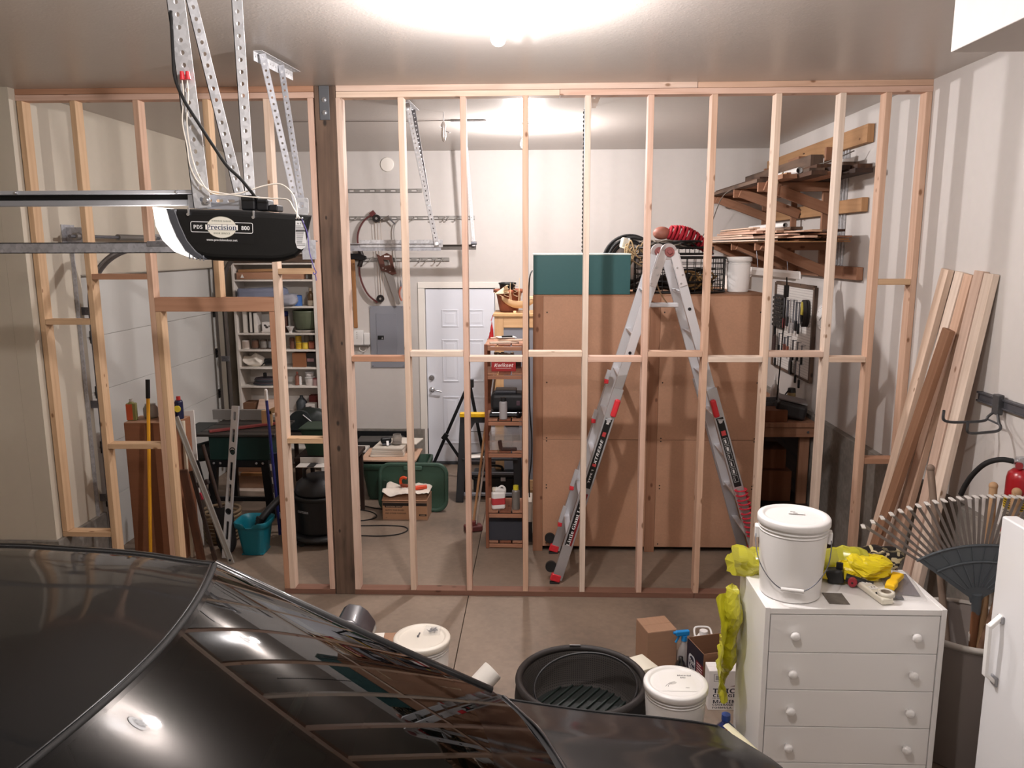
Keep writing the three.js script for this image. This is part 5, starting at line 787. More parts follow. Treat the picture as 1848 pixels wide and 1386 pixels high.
{ // cabinet behind the stand, with pots and a model ship on top
  const x0 = 0.715, x1 = 1.30, zf = -2.4, zb = -2.85, yt = 1.842;
  const t = T('pine_cabinet', 'pale pine cabinet with a grey panelled door behind the slatted stand', 'cabinet', [1.0, 0, -2.6]);
  P(t, 'carcass', bx(x0, x1, 0, yt - 0.03, zb, zf - 0.02, 0.003), mapped(pineTex[0], 0xf0d6a8, 0.6)); P(t, 'top_board', bx(x0 - 0.012, x1 + 0.012, yt - 0.03, yt, zb, zf + 0.012, 0.004), mapped(pineTex[0], 0xf0d6a8, 0.6));
  const pm = mapped(pineTex[1], 0xf4dcb0, 0.6);
  for (const [a, b, c, d] of [[x0, x0 + 0.09, 0.03, yt - 0.032], [x1 - 0.09, x1, 0.03, yt - 0.032], [x0 + 0.091, x1 - 0.091, yt - 0.14, yt - 0.032], [x0 + 0.091, x1 - 0.091, 0.03, 0.14]]) P(t, 'door_frame', bx(a, b, c, d, zf - 0.02, zf, 0.003), pm);
  P(t, 'door_panel', bx(x0 + 0.09, x1 - 0.09, 0.13, yt - 0.13, zf - 0.018, zf - 0.012, 0), panelGrey);
  const b = T('red_bag', 'small red bag hanging at the left edge of the pine cabinet', 'bag', [0.682, 1.7, -2.42], { local: true }); P(b, 'bag', lumpy(new THREE.ConeGeometry(0.055, 0.24, 16, 10), 0.04, 22, 7).scale(0.6, 1, 0.4).translate(0, -0.04, 0), std(0xb3262a, 0.4)); P(b, 'tie', rod([0, 0.07, 0], [0.02, 0.13, 0], 0.004), redRope);
  const pt = T('terracotta_pot', 'terracotta planter on the pine cabinet behind the model ship', 'plant pot', [0.85, yt, -2.66], { local: true });
  P(pt, 'pot_body', lathe([[0, 0], [0.085, 0], [0.095, 0.01], [0.13, 0.19], [0.158, 0.195], [0.158, 0.225], [0.145, 0.228], [0.12, 0.2], [0.09, 0.02], [0, 0.02]], 40), terracotta);
  const bp = T('black_pot', 'black plastic nursery pot nested in the terracotta planter', 'plant pot', [0.835, yt + 0.2, -2.66], { local: true });
  P(bp, 'pot_body', lathe([[0, 0], [0.07, 0], [0.082, 0.075], [0.09, 0.078], [0.09, 0.092], [0.083, 0.094], [0.066, 0.01], [0, 0.01]], 36), std(0x1e2322, 0.5));
  // model ship
  const s = T('model_ship', 'unpainted wooden model sailing ship with curled sails on the pine cabinet', 'model ship', [0.955, yt, -2.50], { local: true }), wd = std(0xe2c49c, 0.6), sl = std(0xe9d3b2, 0.65);
  P(s, 'stand', merge([rb(0.03, 0.02, 0.06, 0.002).translate(-0.04, 0.01, 0), rb(0.03, 0.02, 0.06, 0.002).translate(0.1, 0.01, 0)]), wd);
  const hull = grid(24, 10, (u, v) => { const x = mix(-0.17, 0.17, u), a = (v - 0.5) * Math.PI, w = 0.045 * Math.pow(Math.sin(Math.PI * clamp(u * 0.93 + 0.05)), 0.6), sh = 0.02 + 0.055 * Math.pow(Math.abs(u - 0.55) * 1.8, 2.2), d = 0.075 * Math.pow(Math.sin(Math.PI * clamp(u * 0.85 + 0.1)), 0.5); return [x, 0.095 + sh - d * Math.cos(a) * 0.95, w * Math.sin(a)]; });
  P(s, 'hull', hull, std(0xdcb98e, 0.6, 0, { side: THREE.DoubleSide })); P(s, 'deck', grid(24, 2, (u, v) => { const x = mix(-0.168, 0.168, u), w = 0.043 * Math.pow(Math.sin(Math.PI * clamp(u * 0.93 + 0.05)), 0.6), sh = 0.02 + 0.055 * Math.pow(Math.abs(u - 0.55) * 1.8, 2.2); return [x, 0.088 + sh, w * (v * 2 - 1)]; }), wd);
  P(s, 'stern_castle', rb(0.06, 0.03, 0.06, 0.004).translate(0.13, 0.15, 0), wd); P(s, 'bowsprit', rod([-0.15, 0.155, 0], [-0.25, 0.205, 0], 0.004, 0.002, 8), wd);
  for (const [x, h] of [[-0.09, 0.30], [0.0, 0.345], [0.095, 0.28]]) { P(s, 'mast', rod([x, 0.09, 0], [x + 0.006, h, 0], 0.0045, 0.002, 8), wd); for (let k = 0; k < 3; k++) { const y = 0.165 + k * (h - 0.19) / 3, w = 0.075 - k * 0.016; P(s, 'sail', grid(8, 8, (u, v) => { const b = Math.sin(Math.PI * v) * 0.045; return [x - 0.012 - b, y + v * (h - 0.19) / 3 * 0.95, (u - 0.5) * 2 * w * (1 - 0.15 * v)]; }), std(0xe9d3b2, 0.65, 0, { side: THREE.DoubleSide })); } }
  P(s, 'head_sail', grid(6, 6, (u, v) => [mix(-0.24, -0.1, u * (1 - v) + v * 0.9), 0.19 + v * 0.09, 0.015 * Math.sin(u * 3)]), std(0xe9d3b2, 0.65, 0, { side: THREE.DoubleSide }));
  for (const x of [-0.09, 0, 0.095]) for (const z of [-0.038, 0.038]) P(s, 'shroud', rod([x + 0.02, 0.12, z], [x + 0.004, 0.27, 0], 0.0009, 0.0009, 4), wd);
}
{ // cord hanging from the ceiling, pale plate beside it
  const t = T('twisted_cable', 'black twisted cord hanging from the ceiling to the teal box', 'cord', [1.455, 2.45, -0.95]);
  const pts = []; for (let i = 0; i <= 110; i++) { const y = mix(3.52, 2.44, i / 110); pts.push([1.497 + 0.0045 * Math.sin(i * 1.9), y, -0.95 + 0.0045 * Math.cos(i * 1.9)]); }
  P(t, 'cord', tube(pts, 0.006, false, 6, 330), blackRubber);
  const p = T('ceiling_plate', 'small white plate with a dark keyhole on the ceiling beside the black cord', 'bracket', [1.535, 3.5, -0.33]);
  P(p, 'plate', ext(shp([[-0.02, 0], [0.055, 0], [0.01, -0.1], [-0.02, -0.1]], [circ(0.0, -0.03, 0.01, 10)]), 0.004).translate(1.53, 3.524, -0.33), whitePaint);
  const k = T('pull_switch', 'silver pull chain fixture hanging from the far bay ceiling between two studs', 'fixture', [0.405, 3.5, -1.05], { local: true });
  P(k, 'chain', rod([0, 0.026, 0], [0.002, -0.05, 0], 0.004), boltSteel); P(k, 'body', lathe([[0, -0.2], [0.012, -0.19], [0.02, -0.15], [0.016, -0.1], [0.022, -0.07], [0.01, -0.045], [0, -0.045]].reverse(), 16), std(0xd9d4d0, 0.25, 0.7)); P(k, 'wings', merge([rod([0, -0.11, 0], [0.05, -0.13, 0.01], 0.005, 0.003), rod([0, -0.1, 0], [-0.03, -0.08, 0.01], 0.006, 0.003)]), boltSteel);
  const w = T('ceiling_cable', 'thin grey cable stapled along the far bay ceiling left of the lamp', 'cable', [0.3, H, -1.45]); P(w, 'cable', tube([[-0.9, H - 0.005, -1.42], [0.0, H - 0.006, -1.43], [0.45, H - 0.006, -1.42], [0.9, H - 0.006, -1.5]], 0.003), std(0x9a938c, 0.7)); P(w, 'clip', bx(0.42, 0.72, H - 0.016, H - 0.001, -1.435, -1.41, 0.004), galvLight);
}

// ---------- far bay door hardware on the left wall ----------
function sideTrack(label, z, xEnd, o = {}) {
  const t = T('door_track', label, 'track', [-2.2, 0, z]);
  const c = [[-2.245, 0.06, z], [-2.245, 0.8, z], [-2.245, 1.5, z], [-2.245, 2.08, z]]; for (let i = 1; i <= 8; i++) { const a = i / 8 * Math.PI / 2; c.push([-2.245 + 0.41 * (1 - Math.cos(a)), 2.08 + 0.41 * Math.sin(a), z]); }
  const rail = (off, r, m, name) => { const g = tube(c.map(([x, y, q]) => [x, y, q + off]), r, false, 10, 90); P(t, name, g, m); };
  rail(0, 0.026, o.mat ?? galvDark, 'track_curve'); rail(0.022, 0.008, o.mat ?? galv, 'track_lip'); rail(-0.022, 0.008, o.mat ?? galv, 'track_lip');
  P(t, 'track_run', merge([bx(-1.84, xEnd, 2.462, 2.518, z - 0.004, z, 0.001), bx(-1.84, xEnd, 2.512, 2.518, z, z + 0.026, 0.001), bx(-1.84, xEnd, 2.462, 2.468, z, z + 0.026, 0.001)]), o.mat ?? galv);
  P(t, 'wall_angle', merge([bx(XL + 0.001, XL + 0.004, 0.10, 2.56, z + 0.05, z + 0.10, 0.001), bx(XL + 0.004, XL + 0.028, 0.10, 2.56, z + 0.097, z + 0.10, 0.001)]), o.mat ?? galv);
  for (const y of [0.55, 1.3, 2.02]) P(t, 'track_clip', merge([bx(XL + 0.004, -2.215, y - 0.03, y + 0.03, z + 0.03, z + 0.036, 0.002), rot(cyl(0.011, 0.01, 0.008, 6), Math.PI / 2).translate(-2.262, y + 0.012, z + 0.034), rot(cyl(0.011, 0.01, 0.008, 6), Math.PI / 2).translate(-2.232, y - 0.012, z + 0.034)]), galvDark);
  return t;
}
{
  const t = sideTrack('grey steel door track curving from the left wall behind the first studs', -0.545, 0.43, {});
  // its angle-iron hanger from the ceiling
  bar(t, 'ceiling_angle', [0.215, 3.505, -0.42], [0.225, 3.505, -0.84], [1, 0, 0], galvLight, 0.045, 0.035, 0.005);
  bar(t, 'hanger_leg', [0.405, 2.5, -0.51], [0.212, 3.50, -0.50], [1, 0, 0], galvLight, 0.036, 0.034, 0.006);
  bar(t, 'brace_leg', [0.392, 2.5, -0.545], [0.215, 3.50, -0.78], [1, 0, 0.4], galvDark, 0.03, 0.032, 0.006);
  P(t, 'stiffener', bx(-0.17, 0.445, 2.488, 2.543, -0.538, -0.534, 0.001), galvLight); P(t, 'bolt', hexBolt(0.405, 2.515, -0.507, 0.008), boltSteel);
  const f = sideTrack('dark door track rising beside the white bookcase in the far corner', -3.06, 0.49, { mat: std(0x5d5753, 0.55, 0.4) });
  bar(f, 'hanger_leg', [0.47, 2.5, -3.03], [0.40, 3.51, -3.06], [1, 0, 0], galvLight, 0.034, 0.034, 0.006);
  P(f, 'stop_bolt', rod([0.44, 2.53, -3.03], [0.50, 2.53, -3.03], 0.018, 0.016, 14), steel);
  const s = T('torsion_shaft', 'steel torsion shaft with a cable drum above the far garage door', 'door shaft', [-2.22, 2.575, -1.7]);
  P(s, 'shaft', rod([-2.215, 2.575, -0.30], [-2.215, 2.575, -3.3], 0.0125, 0.0125, 14), steel); P(s, 'spring', rod([-2.215, 2.575, -0.95], [-2.215, 2.575, -1.55], 0.024, 0.024, 18), std(0x77746f, 0.5, 0.4));
  P(s, 'cable_drum', rod([-2.215, 2.575, -0.50], [-2.215, 2.575, -0.44], 0.062, 0.062, 28), std(0x4b4641, 0.5, 0.4)); P(s, 'drum_hub', rod([-2.215, 2.575, -0.44], [-2.215, 2.575, -0.36], 0.03, 0.026, 20), std(0x8e8984, 0.4, 0.5));
  P(s, 'end_bearing', merge([bx(XL + 0.002, -2.15, 2.52, 2.64, -0.415, -0.41, 0.001), bx(XL + 0.002, XL + 0.006, 2.50, 2.66, -0.52, -0.36, 0.001)]), galv); P(s, 'centre_bracket', merge([bx(XL + 0.002, XL + 0.006, 2.49, 2.66, -1.72, -1.56, 0.002), bx(XL + 0.006, -2.18, 2.53, 2.61, -1.645, -1.64, 0.001)]), galvLight);
  const w = T('door_header_strip', 'pale steel strip along the top of the far garage door', 'trim', [-2.33, 2.3, -1.85]); P(w, 'strip', bx(-2.37, -2.32, 2.281, 2.293, -3.12, -0.58, 0.002), std(0xb8b2a6, 0.6));
}
// ---------- tall carton, bottles, poles and boards at the left ----------
{
  const t = T('tall_carton', 'tall dark brown cardboard carton standing behind the leftmost studs', 'box', [-1.9, 0, -0.8]);
  P(t, 'carton_body', bx(-2.115, -1.70, 0, 1.13, -0.87, -0.605, 0.004), mapped(cardTex, 0xd2b098, 0.85)); P(t, 'flap', bx(-2.113, -1.702, 1.131, 1.135, -0.736, -0.606, 0.001), cardboard); P(t, 'flap', bx(-2.113, -1.702, 1.131, 1.135, -0.869, -0.738, 0.001), cardboard); P(t, 'seam_tape', bx(-1.94, -1.88, 0.02, 1.13, -0.6045, -0.6035, 0), mapped(cardTex, 0x97704f, 0.6));
  const Y = 1.136;
  const c = T('solvent_tin', 'orange and green oblong tin with a silver cap on the tall carton', 'tin', [-2.085, Y, -0.69], { ry: 0.2 });
  P(c, 'tin_body', rb(0.075, 0.14, 0.045, 0.008, 2).translate(0, 0.07, 0), std(0x8c8a52, 0.4)); P(c, 'label', rb(0.05, 0.13, 0.0465, 0.004).translate(-0.013, 0.07, 0.0005), std(0xcf5b35, 0.45)); P(c, 'shoulder', cyl(0.024, 0.015, 0.014).translate(0, 0.139, 0), std(0x8c8a52, 0.4)); P(c, 'cap', cyl(0.015, 0.014, 0.022).translate(0, 0.152, 0), std(0xd8d4d0, 0.3, 0.5));
  const o = T('wipes_tub', 'orange round tub with a yellow lid on the tall carton', 'tub', [-1.865, Y, -0.80], { local: true });
  P(o, 'tub_body', lathe([[0, 0], [0.05, 0], [0.052, 0.006], [0.052, 0.18], [0, 0.18]], 28), std(0xcf4b22, 0.4)); P(o, 'lid', lathe([[0, 0.18], [0.054, 0.18], [0.054, 0.205], [0.045, 0.215], [0, 0.217]], 28), std(0xe3b22a, 0.4));
  const dv = T('dark_gadget', 'dark red and black gadget lying beside the orange tub on the carton', 'tool', [-1.80, Y, -0.70], { ry: 0.3 }); P(dv, 'body', rb(0.12, 0.035, 0.06, 0.014, 3).rotateZ(0.35).translate(0, 0.035, 0), std(0x2c1c1e, 0.5)); P(dv, 'red_side', rb(0.08, 0.022, 0.062, 0.01, 2).rotateZ(0.35).translate(0.01, 0.02, 0), std(0x8a3a30, 0.5));
  const wv = T('lubricant_can', 'dark blue spray can with a yellow label at the right end of the carton', 'spray can', [-1.735, Y, -0.76], { local: true });
  P(wv, 'can_body', lathe([[0, 0], [0.032, 0], [0.033, 0.004], [0.033, 0.135], [0.026, 0.15], [0, 0.155]], 24), std(0x1c1f3e, 0.35)); P(wv, 'label_disc', rod([0.0, 0.085, 0.03], [0.0, 0.085, 0.0345], 0.028, 0.026, 22), std(0xd9c33c, 0.45)); P(wv, 'cap', cyl(0.017, 0.016, 0.03).translate(0, 0.152, 0), std(0xb0302c, 0.4));
  const js = T('glass_jar', 'cloudy glass jar on the tall carton between the tin and the tub', 'jar', [-1.985, Y, -0.79], { local: true }); P(js, 'jar', lathe([[0, 0], [0.05, 0], [0.056, 0.02], [0.056, 0.08], [0.04, 0.105], [0.04, 0.115], [0, 0.115]], 28), phy(0xb4aea6, 0.4, { transmission: 0.5, thickness: 0 }));
  const yp = T('yellow_pole', 'yellow pole with a black grip leaning in front of the tall carton', 'pole', [-1.92, 0, -0.5]);
  P(yp, 'pole', rod([-1.925, 0.005, -0.47], [-1.865, 1.345, -0.535], 0.0135, 0.0135, 14), yellowPole); P(yp, 'grip', rod([-1.865, 1.345, -0.535], [-1.859, 1.49, -0.542], 0.0165, 0.0165, 14), blackRubber);
  const wp = T('white_board', 'tall white board leaning behind the aluminium straightedge', 'panel', [-1.72, 0, -0.95]); P(wp, 'panel', stick([-1.75, 0.004, -0.89], [-1.80, 1.15, -1.0], 0.15, 0.016, [1, 0, 0]), std(0xdcd8d2, 0.6)); P(wp, 'panel_edge', stick([-1.665, 0.004, -0.65], [-1.682, 1.13, -0.70], 0.02, 0.03, [1, 0, 0]), std(0xc9bda9, 0.7));
  const al = T('straightedge', 'long aluminium straightedge leaning from the tall carton down to the floor', 'straightedge', [-1.3, 0, -0.53]); P(al, 'bar', merge([stick([-1.295, 0.004, -0.525], [-1.70, 1.18, -0.62], 0.052, 0.012, [1, 0, 0.2]), stick([-1.31, 0.02, -0.518], [-1.712, 1.18, -0.612], 0.008, 0.012, [1, 0, 0.2])]), std(0xaaa7a2, 0.4, 0.55)); P(al, 'hang_hole', rod([-1.303, 0.035, -0.517], [-1.303, 0.035, -0.512], 0.009, 0.009, 12), blackMatte);
  const bb = T('brown_plank', 'dark brown plank leaning beside the door opening in the framing', 'lumber', [-1.6, 0, -0.58]); P(bb, 'plank', stick([-1.565, 0.004, -0.585], [-1.617, 0.785, -0.50], 0.066, 0.02, [1, 0, 0]), mapped(darkWoodTex, 0xd9a98c, 0.7));
  const b2 = T('thin_batten', 'thin dark batten leaning behind the brown plank', 'lumber', [-1.45, 0, -0.6]); P(b2, 'batten', stick([-1.455, 0.004, -0.59], [-1.61, 0.74, -0.62], 0.03, 0.018, [1, 0, 0]), blackWood);
  const gl = T('yellow_fitting', 'small yellow and black fitting on the floor in front of the brown plank', 'fitting', [-1.70, 0, -0.45], { local: true }); P(gl, 'dial', rod([0.0, 0.05, 0.02], [0.01, 0.055, 0.045], 0.042, 0.036, 7), std(0xd9c052, 0.5)); P(gl, 'base', rb(0.09, 0.045, 0.06, 0.012, 2).translate(0, 0.0235, 0), blackPlastic);
  const cl = T('bar_clamp', 'dark bar clamp with a pink jaw pad among the leaning boards', 'clamp', [-1.5, 0, -0.66]); P(cl, 'bar', stick([-1.40, 0.005, -0.63], [-1.60, 0.80, -0.72], 0.026, 0.008, [1, 0, 0]), blackMetal); P(cl, 'jaw', merge([rb(0.11, 0.045, 0.03, 0.012, 2).rotateZ(0.35).translate(-1.55, 0.62, -0.68), rb(0.05, 0.11, 0.03, 0.012, 2).rotateZ(0.3).translate(-1.535, 0.555, -0.68)]), std(0x2a1e1b, 0.6)); P(cl, 'pad', rb(0.035, 0.06, 0.032, 0.008, 2).rotateZ(0.3).translate(-1.56, 0.52, -0.655), std(0xd8445c, 0.5));
  const sh = T('dark_shovel', 'dark garden spade blade leaning behind the straightedge', 'spade', [-1.5, 0, -0.75]); P(sh, 'blade', (() => { const g = grid(10, 14, (u, v) => { const w = 0.085 * (1 - Math.pow(Math.max(0, v - 0.75) / 0.25, 2) * 0.5); return [(u - 0.5) * 2 * w, 0.38 * (1 - v), 0.03 * Math.cos((u - 0.5) * 3)]; }); return along(g.translate(0, 0, 0), [-1.40, 0.02, -0.72], [-1.50, 1.02, -0.82]); })(), std(0x1c1a1b, 0.6, 0.3, { side: THREE.DoubleSide })); P(sh, 'shaft', rod([-1.44, 0.36, -0.75], [-1.60, 0.9, -0.84], 0.015), blackWood);
}
{ // spirit level and blue pole, table saw, bucket, vacuum
  const lv = T('spirit_level', 'long silver spirit level standing upright against the table saw', 'level', [-1.35, 0, -0.8]);
  const L = 1.24, slots = [[0.04, 0.10], [0.15, 0.30], [0.45, 0.60], [0.63, 0.78], [0.94, 1.05], [1.12, 1.19]], hs = slots.map(([a, b]) => rrect(-0.011, a, 0.011, b, 0.009, 3));
  const vials = [[0.375, 0.022], [0.86, 0.03]]; for (const [y] of vials) hs.push(circ(0, y, 0.023, 16)); hs.push(circ(0, 0.012 + 0.01, 0.007, 8));
  const g0 = ext(shp(rrect(-0.03, 0, 0.03, L, 0.004), hs), 0.024, 0.002).translate(0, 0, -0.012); uvBox(g0, 1);
  P(lv, 'level_bar', along(g0, [-1.385, 0.004, -0.63], [-1.325, 1.24, -0.90], [1, 0, 0]), std(0xc2c2c4, 0.4, 0.45));
  for (const y of [0.375, 0.86]) { const k = y / L, p = [mix(-1.385, -1.325, k), mix(0.004, 1.24, k), mix(-0.63, -0.9, k)]; P(lv, 'vial', merge([new THREE.TorusGeometry(0.021, 0.005, 8, 20).translate(p[0], p[1], p[2] + 0.008), rod([p[0] - 0.016, p[1], p[2]], [p[0] + 0.016, p[1], p[2]], 0.007)]), blackPlastic); }
  const bp = T('blue_pole', 'dark blue broom pole with a white tip standing beside the door jack stud', 'pole', [-1.1, 0, -1.15]);
  P(bp, 'pole', rod([-1.10, 0.02, -1.12], [-1.178, 1.20, -1.2], 0.0125, 0.0125, 14), bluePole); P(bp, 'tip', rod([-1.178, 1.20, -1.2], [-1.1815, 1.285, -1.206], 0.015, 0.014, 14), whitePlastic); P(bp, 'tip_round', new THREE.SphereGeometry(0.0142, 14, 10).translate(-1.1815, 1.285, -1.206), whitePlastic);
  const br = T('flat_mop', 'dark blue and white pad of a mop head standing behind the door jack stud', 'mop', [-1.12, 0, -1.25]); P(br, 'pad', stick([-1.09, 0.02, -1.24], [-1.16, 0.72, -1.26], 0.085, 0.03, [1, 0, 0], 0.01), navy); for (const [y, x] of [[0.16, -1.135], [0.34, -1.155], [0.48, -1.165], [0.6, -1.175]]) P(br, 'white_patch', rb(0.03, 0.06, 0.004, 0.001).rotateZ(0.1).translate(x, y, -1.222), whitePlastic);
  const ts = T('table_saw', 'dark green bench saw on a black leg stand with a grey fence and red rail', 'table saw', [-1.7, 0, -1.9]);
  P(ts, 'saw_table', bx(-2.0, -1.27, 0.775, 0.80, -2.22, -1.60, 0.006), std(0x3b3733, 0.45, 0.3)); for (let i = 0; i < 4; i++) P(ts, 'table_groove', bx(-2.0, -1.27, 0.8005, 0.8025, -2.16 + i * 0.15, -2.145 + i * 0.15, 0), std(0x1a1a1a, 0.6));
  P(ts, 'extension_wing', bx(-2.2, -2.005, 0.765, 0.798, -2.12, -1.62, 0.006), std(0x1b2422, 0.5)); P(ts, 'saw_body', bx(-1.90, -1.33, 0.545, 0.774, -2.15, -1.63, 0.012, 2), darkGreen);
  P(ts, 'motor', rod([-1.90, 0.60, -1.85], [-2.14, 0.55, -1.85], 0.10, 0.085, 24), std(0x141c1b, 0.5));
  P(ts, 'rip_fence', bx(-2.09, -1.57, 0.805, 0.905, -2.24, -2.20, 0.004), std(0x8a8682, 0.5, 0.2)); P(ts, 'red_rail', stick([-1.90, 0.815, -1.66], [-1.36, 0.82, -2.0], 0.05, 0.02, [0, 0, 1]), std(0x7a2f2c, 0.5)); P(ts, 'push_block', merge([bx(-1.50, -1.40, 0.805, 0.955, -1.96, -1.93, 0.003), keep(rb(0.10, 0.05, 0.03, 0.003), g => g.rotateZ(0.4).translate(-1.40, 0.95, -1.945))]), mapped(pineTex[0], 0xe3c79c, 0.7));
  for (const [x, z, sx, sz] of [[-1.87, -1.66, -0.03, 0.06], [-1.39, -1.66, 0.06, 0.06], [-1.87, -2.1, -0.03, -0.06], [-1.39, -2.1, 0.06, -0.06]]) P(ts, 'leg', stick([x + sx, 0.0, z + sz], [x, 0.545, z], 0.075, 0.06, [1, 0, 0], 0.006), blackMetal);
  P(ts, 'stand_rail', bx(-1.92, -1.36, 0.48, 0.545, -1.65, -1.625, 0.004), blackMetal); P(ts, 'stand_rail', bx(-1.88, -1.38, 0.16, 0.20, -1.63, -1.60, 0.004), blackMetal);
  for (const x of [-1.86, -1.80, -1.46, -1.40]) P(ts, 'leg_bolt', hexBolt(x, 0.52, -1.622, 0.008), boltSteel);
  const pk = T('pink_cup', 'small pink plastic cup on the back of the table saw wing', 'cup', [-2.13, 0.799, -1.80], { local: true }); P(pk, 'cup', lathe([[0, 0], [0.024, 0], [0.029, 0.075], [0.026, 0.076], [0.021, 0.004], [0, 0.004]], 22), std(0xd0576a, 0.5));
  const bn = T('lumber_pile', 'pale boards and offcuts stacked on the floor under the table saw', 'lumber', [-1.75, 0, -2.35], {}); for (const [x, y, w, h, z, m] of [[-1.78, 0.0, 0.5, 0.05, -2.3, 0], [-1.72, 0.052, 0.44, 0.13, -2.4, 1], [-1.70, 0.185, 0.4, 0.03, -2.38, 3], [-1.74, 0.217, 0.38, 0.12, -2.42, 2]]) P(bn, 'board', bx(x - w / 2, x + w / 2, y, y + h, z - 0.1, z + 0.05, 0.003), [pine[0], cardboard, pineDark, mapped(pineTex[1], 0xcaa06c, 0.7)][m]);
  const bs = T('wire_basket', 'old tan wire basket on the floor between the leaning boards and the saw', 'basket', [-1.58, 0, -1.05], { local: true }); for (let i = 0; i < 8; i++) P(bs, 'coil', new THREE.TorusGeometry(0.13 + 0.004 * i, 0.014, 8, 32).rotateX(Math.PI / 2).translate(0.003 * (i % 2), 0.02 + i * 0.035, 0), std([0x7d6a50, 0x6c5a44][i % 2], 0.85)); P(bs, 'base', cyl(0.12, 0.12, 0.012).translate(0, 0.002, 0), std(0x6c5a44, 0.85));
  const bk = T('teal_bucket', 'teal plastic bucket with a black vacuum hose end in it', 'bucket', [-1.19, 0, -0.79], { local: true });
  const bo = (y, r, k = 4) => Array.from({ length: 40 }, (_, i) => { const a = i / 40 * 6.2832, q = r / Math.pow(Math.pow(Math.abs(Math.cos(a)), k) + Math.pow(Math.abs(Math.sin(a)), k), 1 / k); return [q * Math.cos(a), y, q * Math.sin(a)]; });
  const rings = [bo(0.0, 0.088), bo(0.012, 0.094), bo(0.24, 0.125), bo(0.245, 0.142), bo(0.285, 0.146), bo(0.288, 0.134), bo(0.24, 0.120), bo(0.014, 0.088)];
  P(bk, 'bucket_body', grid(40, rings.length - 1, (u, v) => { const q = rings[Math.round(v * (rings.length - 1))][Math.round(u * 40) % 40]; const dip = q[1] > 0.2 && Math.abs(Math.abs(q[0]) - 0) < 0.045 && q[2] > 0 ? -0.035 : 0; return [q[0], q[1] + dip * (q[1] > 0.27 ? 1 : 0), q[2]]; }), std(0x0d6b7b, 0.4, 0, { side: THREE.DoubleSide })); P(bk, 'bucket_base', bx(-0.09, 0.09, 0.004, 0.014, -0.09, 0.09, 0.003), tealPlastic);
  const vc = T('shop_vacuum', 'black drum shop vacuum on casters behind the framing beside the post', 'vacuum', [-0.72, 0, -1.08], { local: true });
  P(vc, 'drum', lathe([[0, 0.09], [0.19, 0.09], [0.215, 0.12], [0.225, 0.4], [0.21, 0.43], [0, 0.43]], 40), std(0x14161a, 0.4)); P(vc, 'motor_head', lathe([[0, 0.43], [0.205, 0.43], [0.21, 0.45], [0.19, 0.52], [0.12, 0.575], [0, 0.59]], 40), std(0x121318, 0.45)); P(vc, 'drum_band', lathe([[0.217, 0.395], [0.232, 0.395], [0.232, 0.425], [0.217, 0.43]], 40), std(0x0c0d0f, 0.5));
  P(vc, 'top_handle', tube([[-0.11, 0.56, 0.05], [-0.1, 0.65, 0.05], [0, 0.675, 0.05], [0.1, 0.65, 0.05], [0.11, 0.56, 0.05]], 0.017), blackPlastic); P(vc, 'caster_base', lathe([[0.14, 0.05], [0.25, 0.05], [0.26, 0.07], [0.24, 0.1], [0.14, 0.1]], 36), blackPlastic); for (let i = 0; i < 4; i++) { const a = i * 1.57 + 0.6; P(vc, 'caster', rod([0.215 * Math.cos(a), 0.028, 0.215 * Math.sin(a) - 0.012], [0.215 * Math.cos(a), 0.028, 0.215 * Math.sin(a) + 0.012], 0.028, 0.028, 18), blackRubber); }
  P(vc, 'wordmark', (() => { const g = new THREE.CylinderGeometry(0.2235, 0.2225, 0.05, 12, 1, true, -0.75, 0.62).translate(0, 0.31, 0); g.userData.uvDone = true; return g; })(), printMat(256, 64, (x, w, h) => { x.fillStyle = '#14161a'; x.fillRect(0, 0, w, h); text(x, 'CRAFTSMAN', 128, 32, 'bold 36px sans-serif', '#b9bbc0'); }, 0.4));
  const hz = T('vacuum_hose', 'black ribbed vacuum hose running from the drum into the teal bucket', 'hose', [-1.0, 0, -0.95]); P(hz, 'hose', tube([[-1.205, 0.14, -0.80], [-1.15, 0.26, -0.84], [-1.05, 0.38, -0.93], [-0.96, 0.44, -1.0], [-0.92, 0.36, -0.90], [-0.945, 0.20, -0.86], [-0.93, 0.06, -0.88], [-0.86, 0.036, -0.92]], 0.031, false, 12, 90), std(0x17181b, 0.5));
  for (let i = 0; i < 3; i++) P(hz, 'cuff', rod([-1.17 + i * 0.004, 0.22 + i * 0.02, -0.825], [-1.16 + i * 0.004, 0.238 + i * 0.02, -0.83], 0.035, 0.035, 14), std(0x0f1012, 0.5));
  const gt = T('green_bin', 'dark green plastic bin with an attached tray standing behind the vacuum', 'bin', [-0.80, 0.60, -1.62], {}); P(gt, 'bin', (() => { const g = new THREE.CylinderGeometry(0.27, 0.2, 0.26, 4, 1).rotateY(Math.PI / 4).scale(1, 1, 0.7); return g.translate(-0.80, 0.755, -1.62); })(), std(0x2a4030, 0.6)); P(gt, 'bin_rim', bx(-1.005, -0.595, 0.872, 0.89, -1.77, -1.47, 0.006), std(0x243629, 0.6));
  const sh2 = T('steel_stand', 'dark low bench carrying the green bin behind the vacuum', 'bench', [-0.8, 0, -1.65], {}); P(sh2, 'bench_top', bx(-1.05, -0.5, 0.585, 0.62, -1.9, -1.45, 0.004), blackWood); for (const x of [-1.02, -0.55]) for (const z of [-1.86, -1.5]) P(sh2, 'leg', bx(x, x + 0.035, 0, 0.584, z, z + 0.035, 0.003), blackWood);
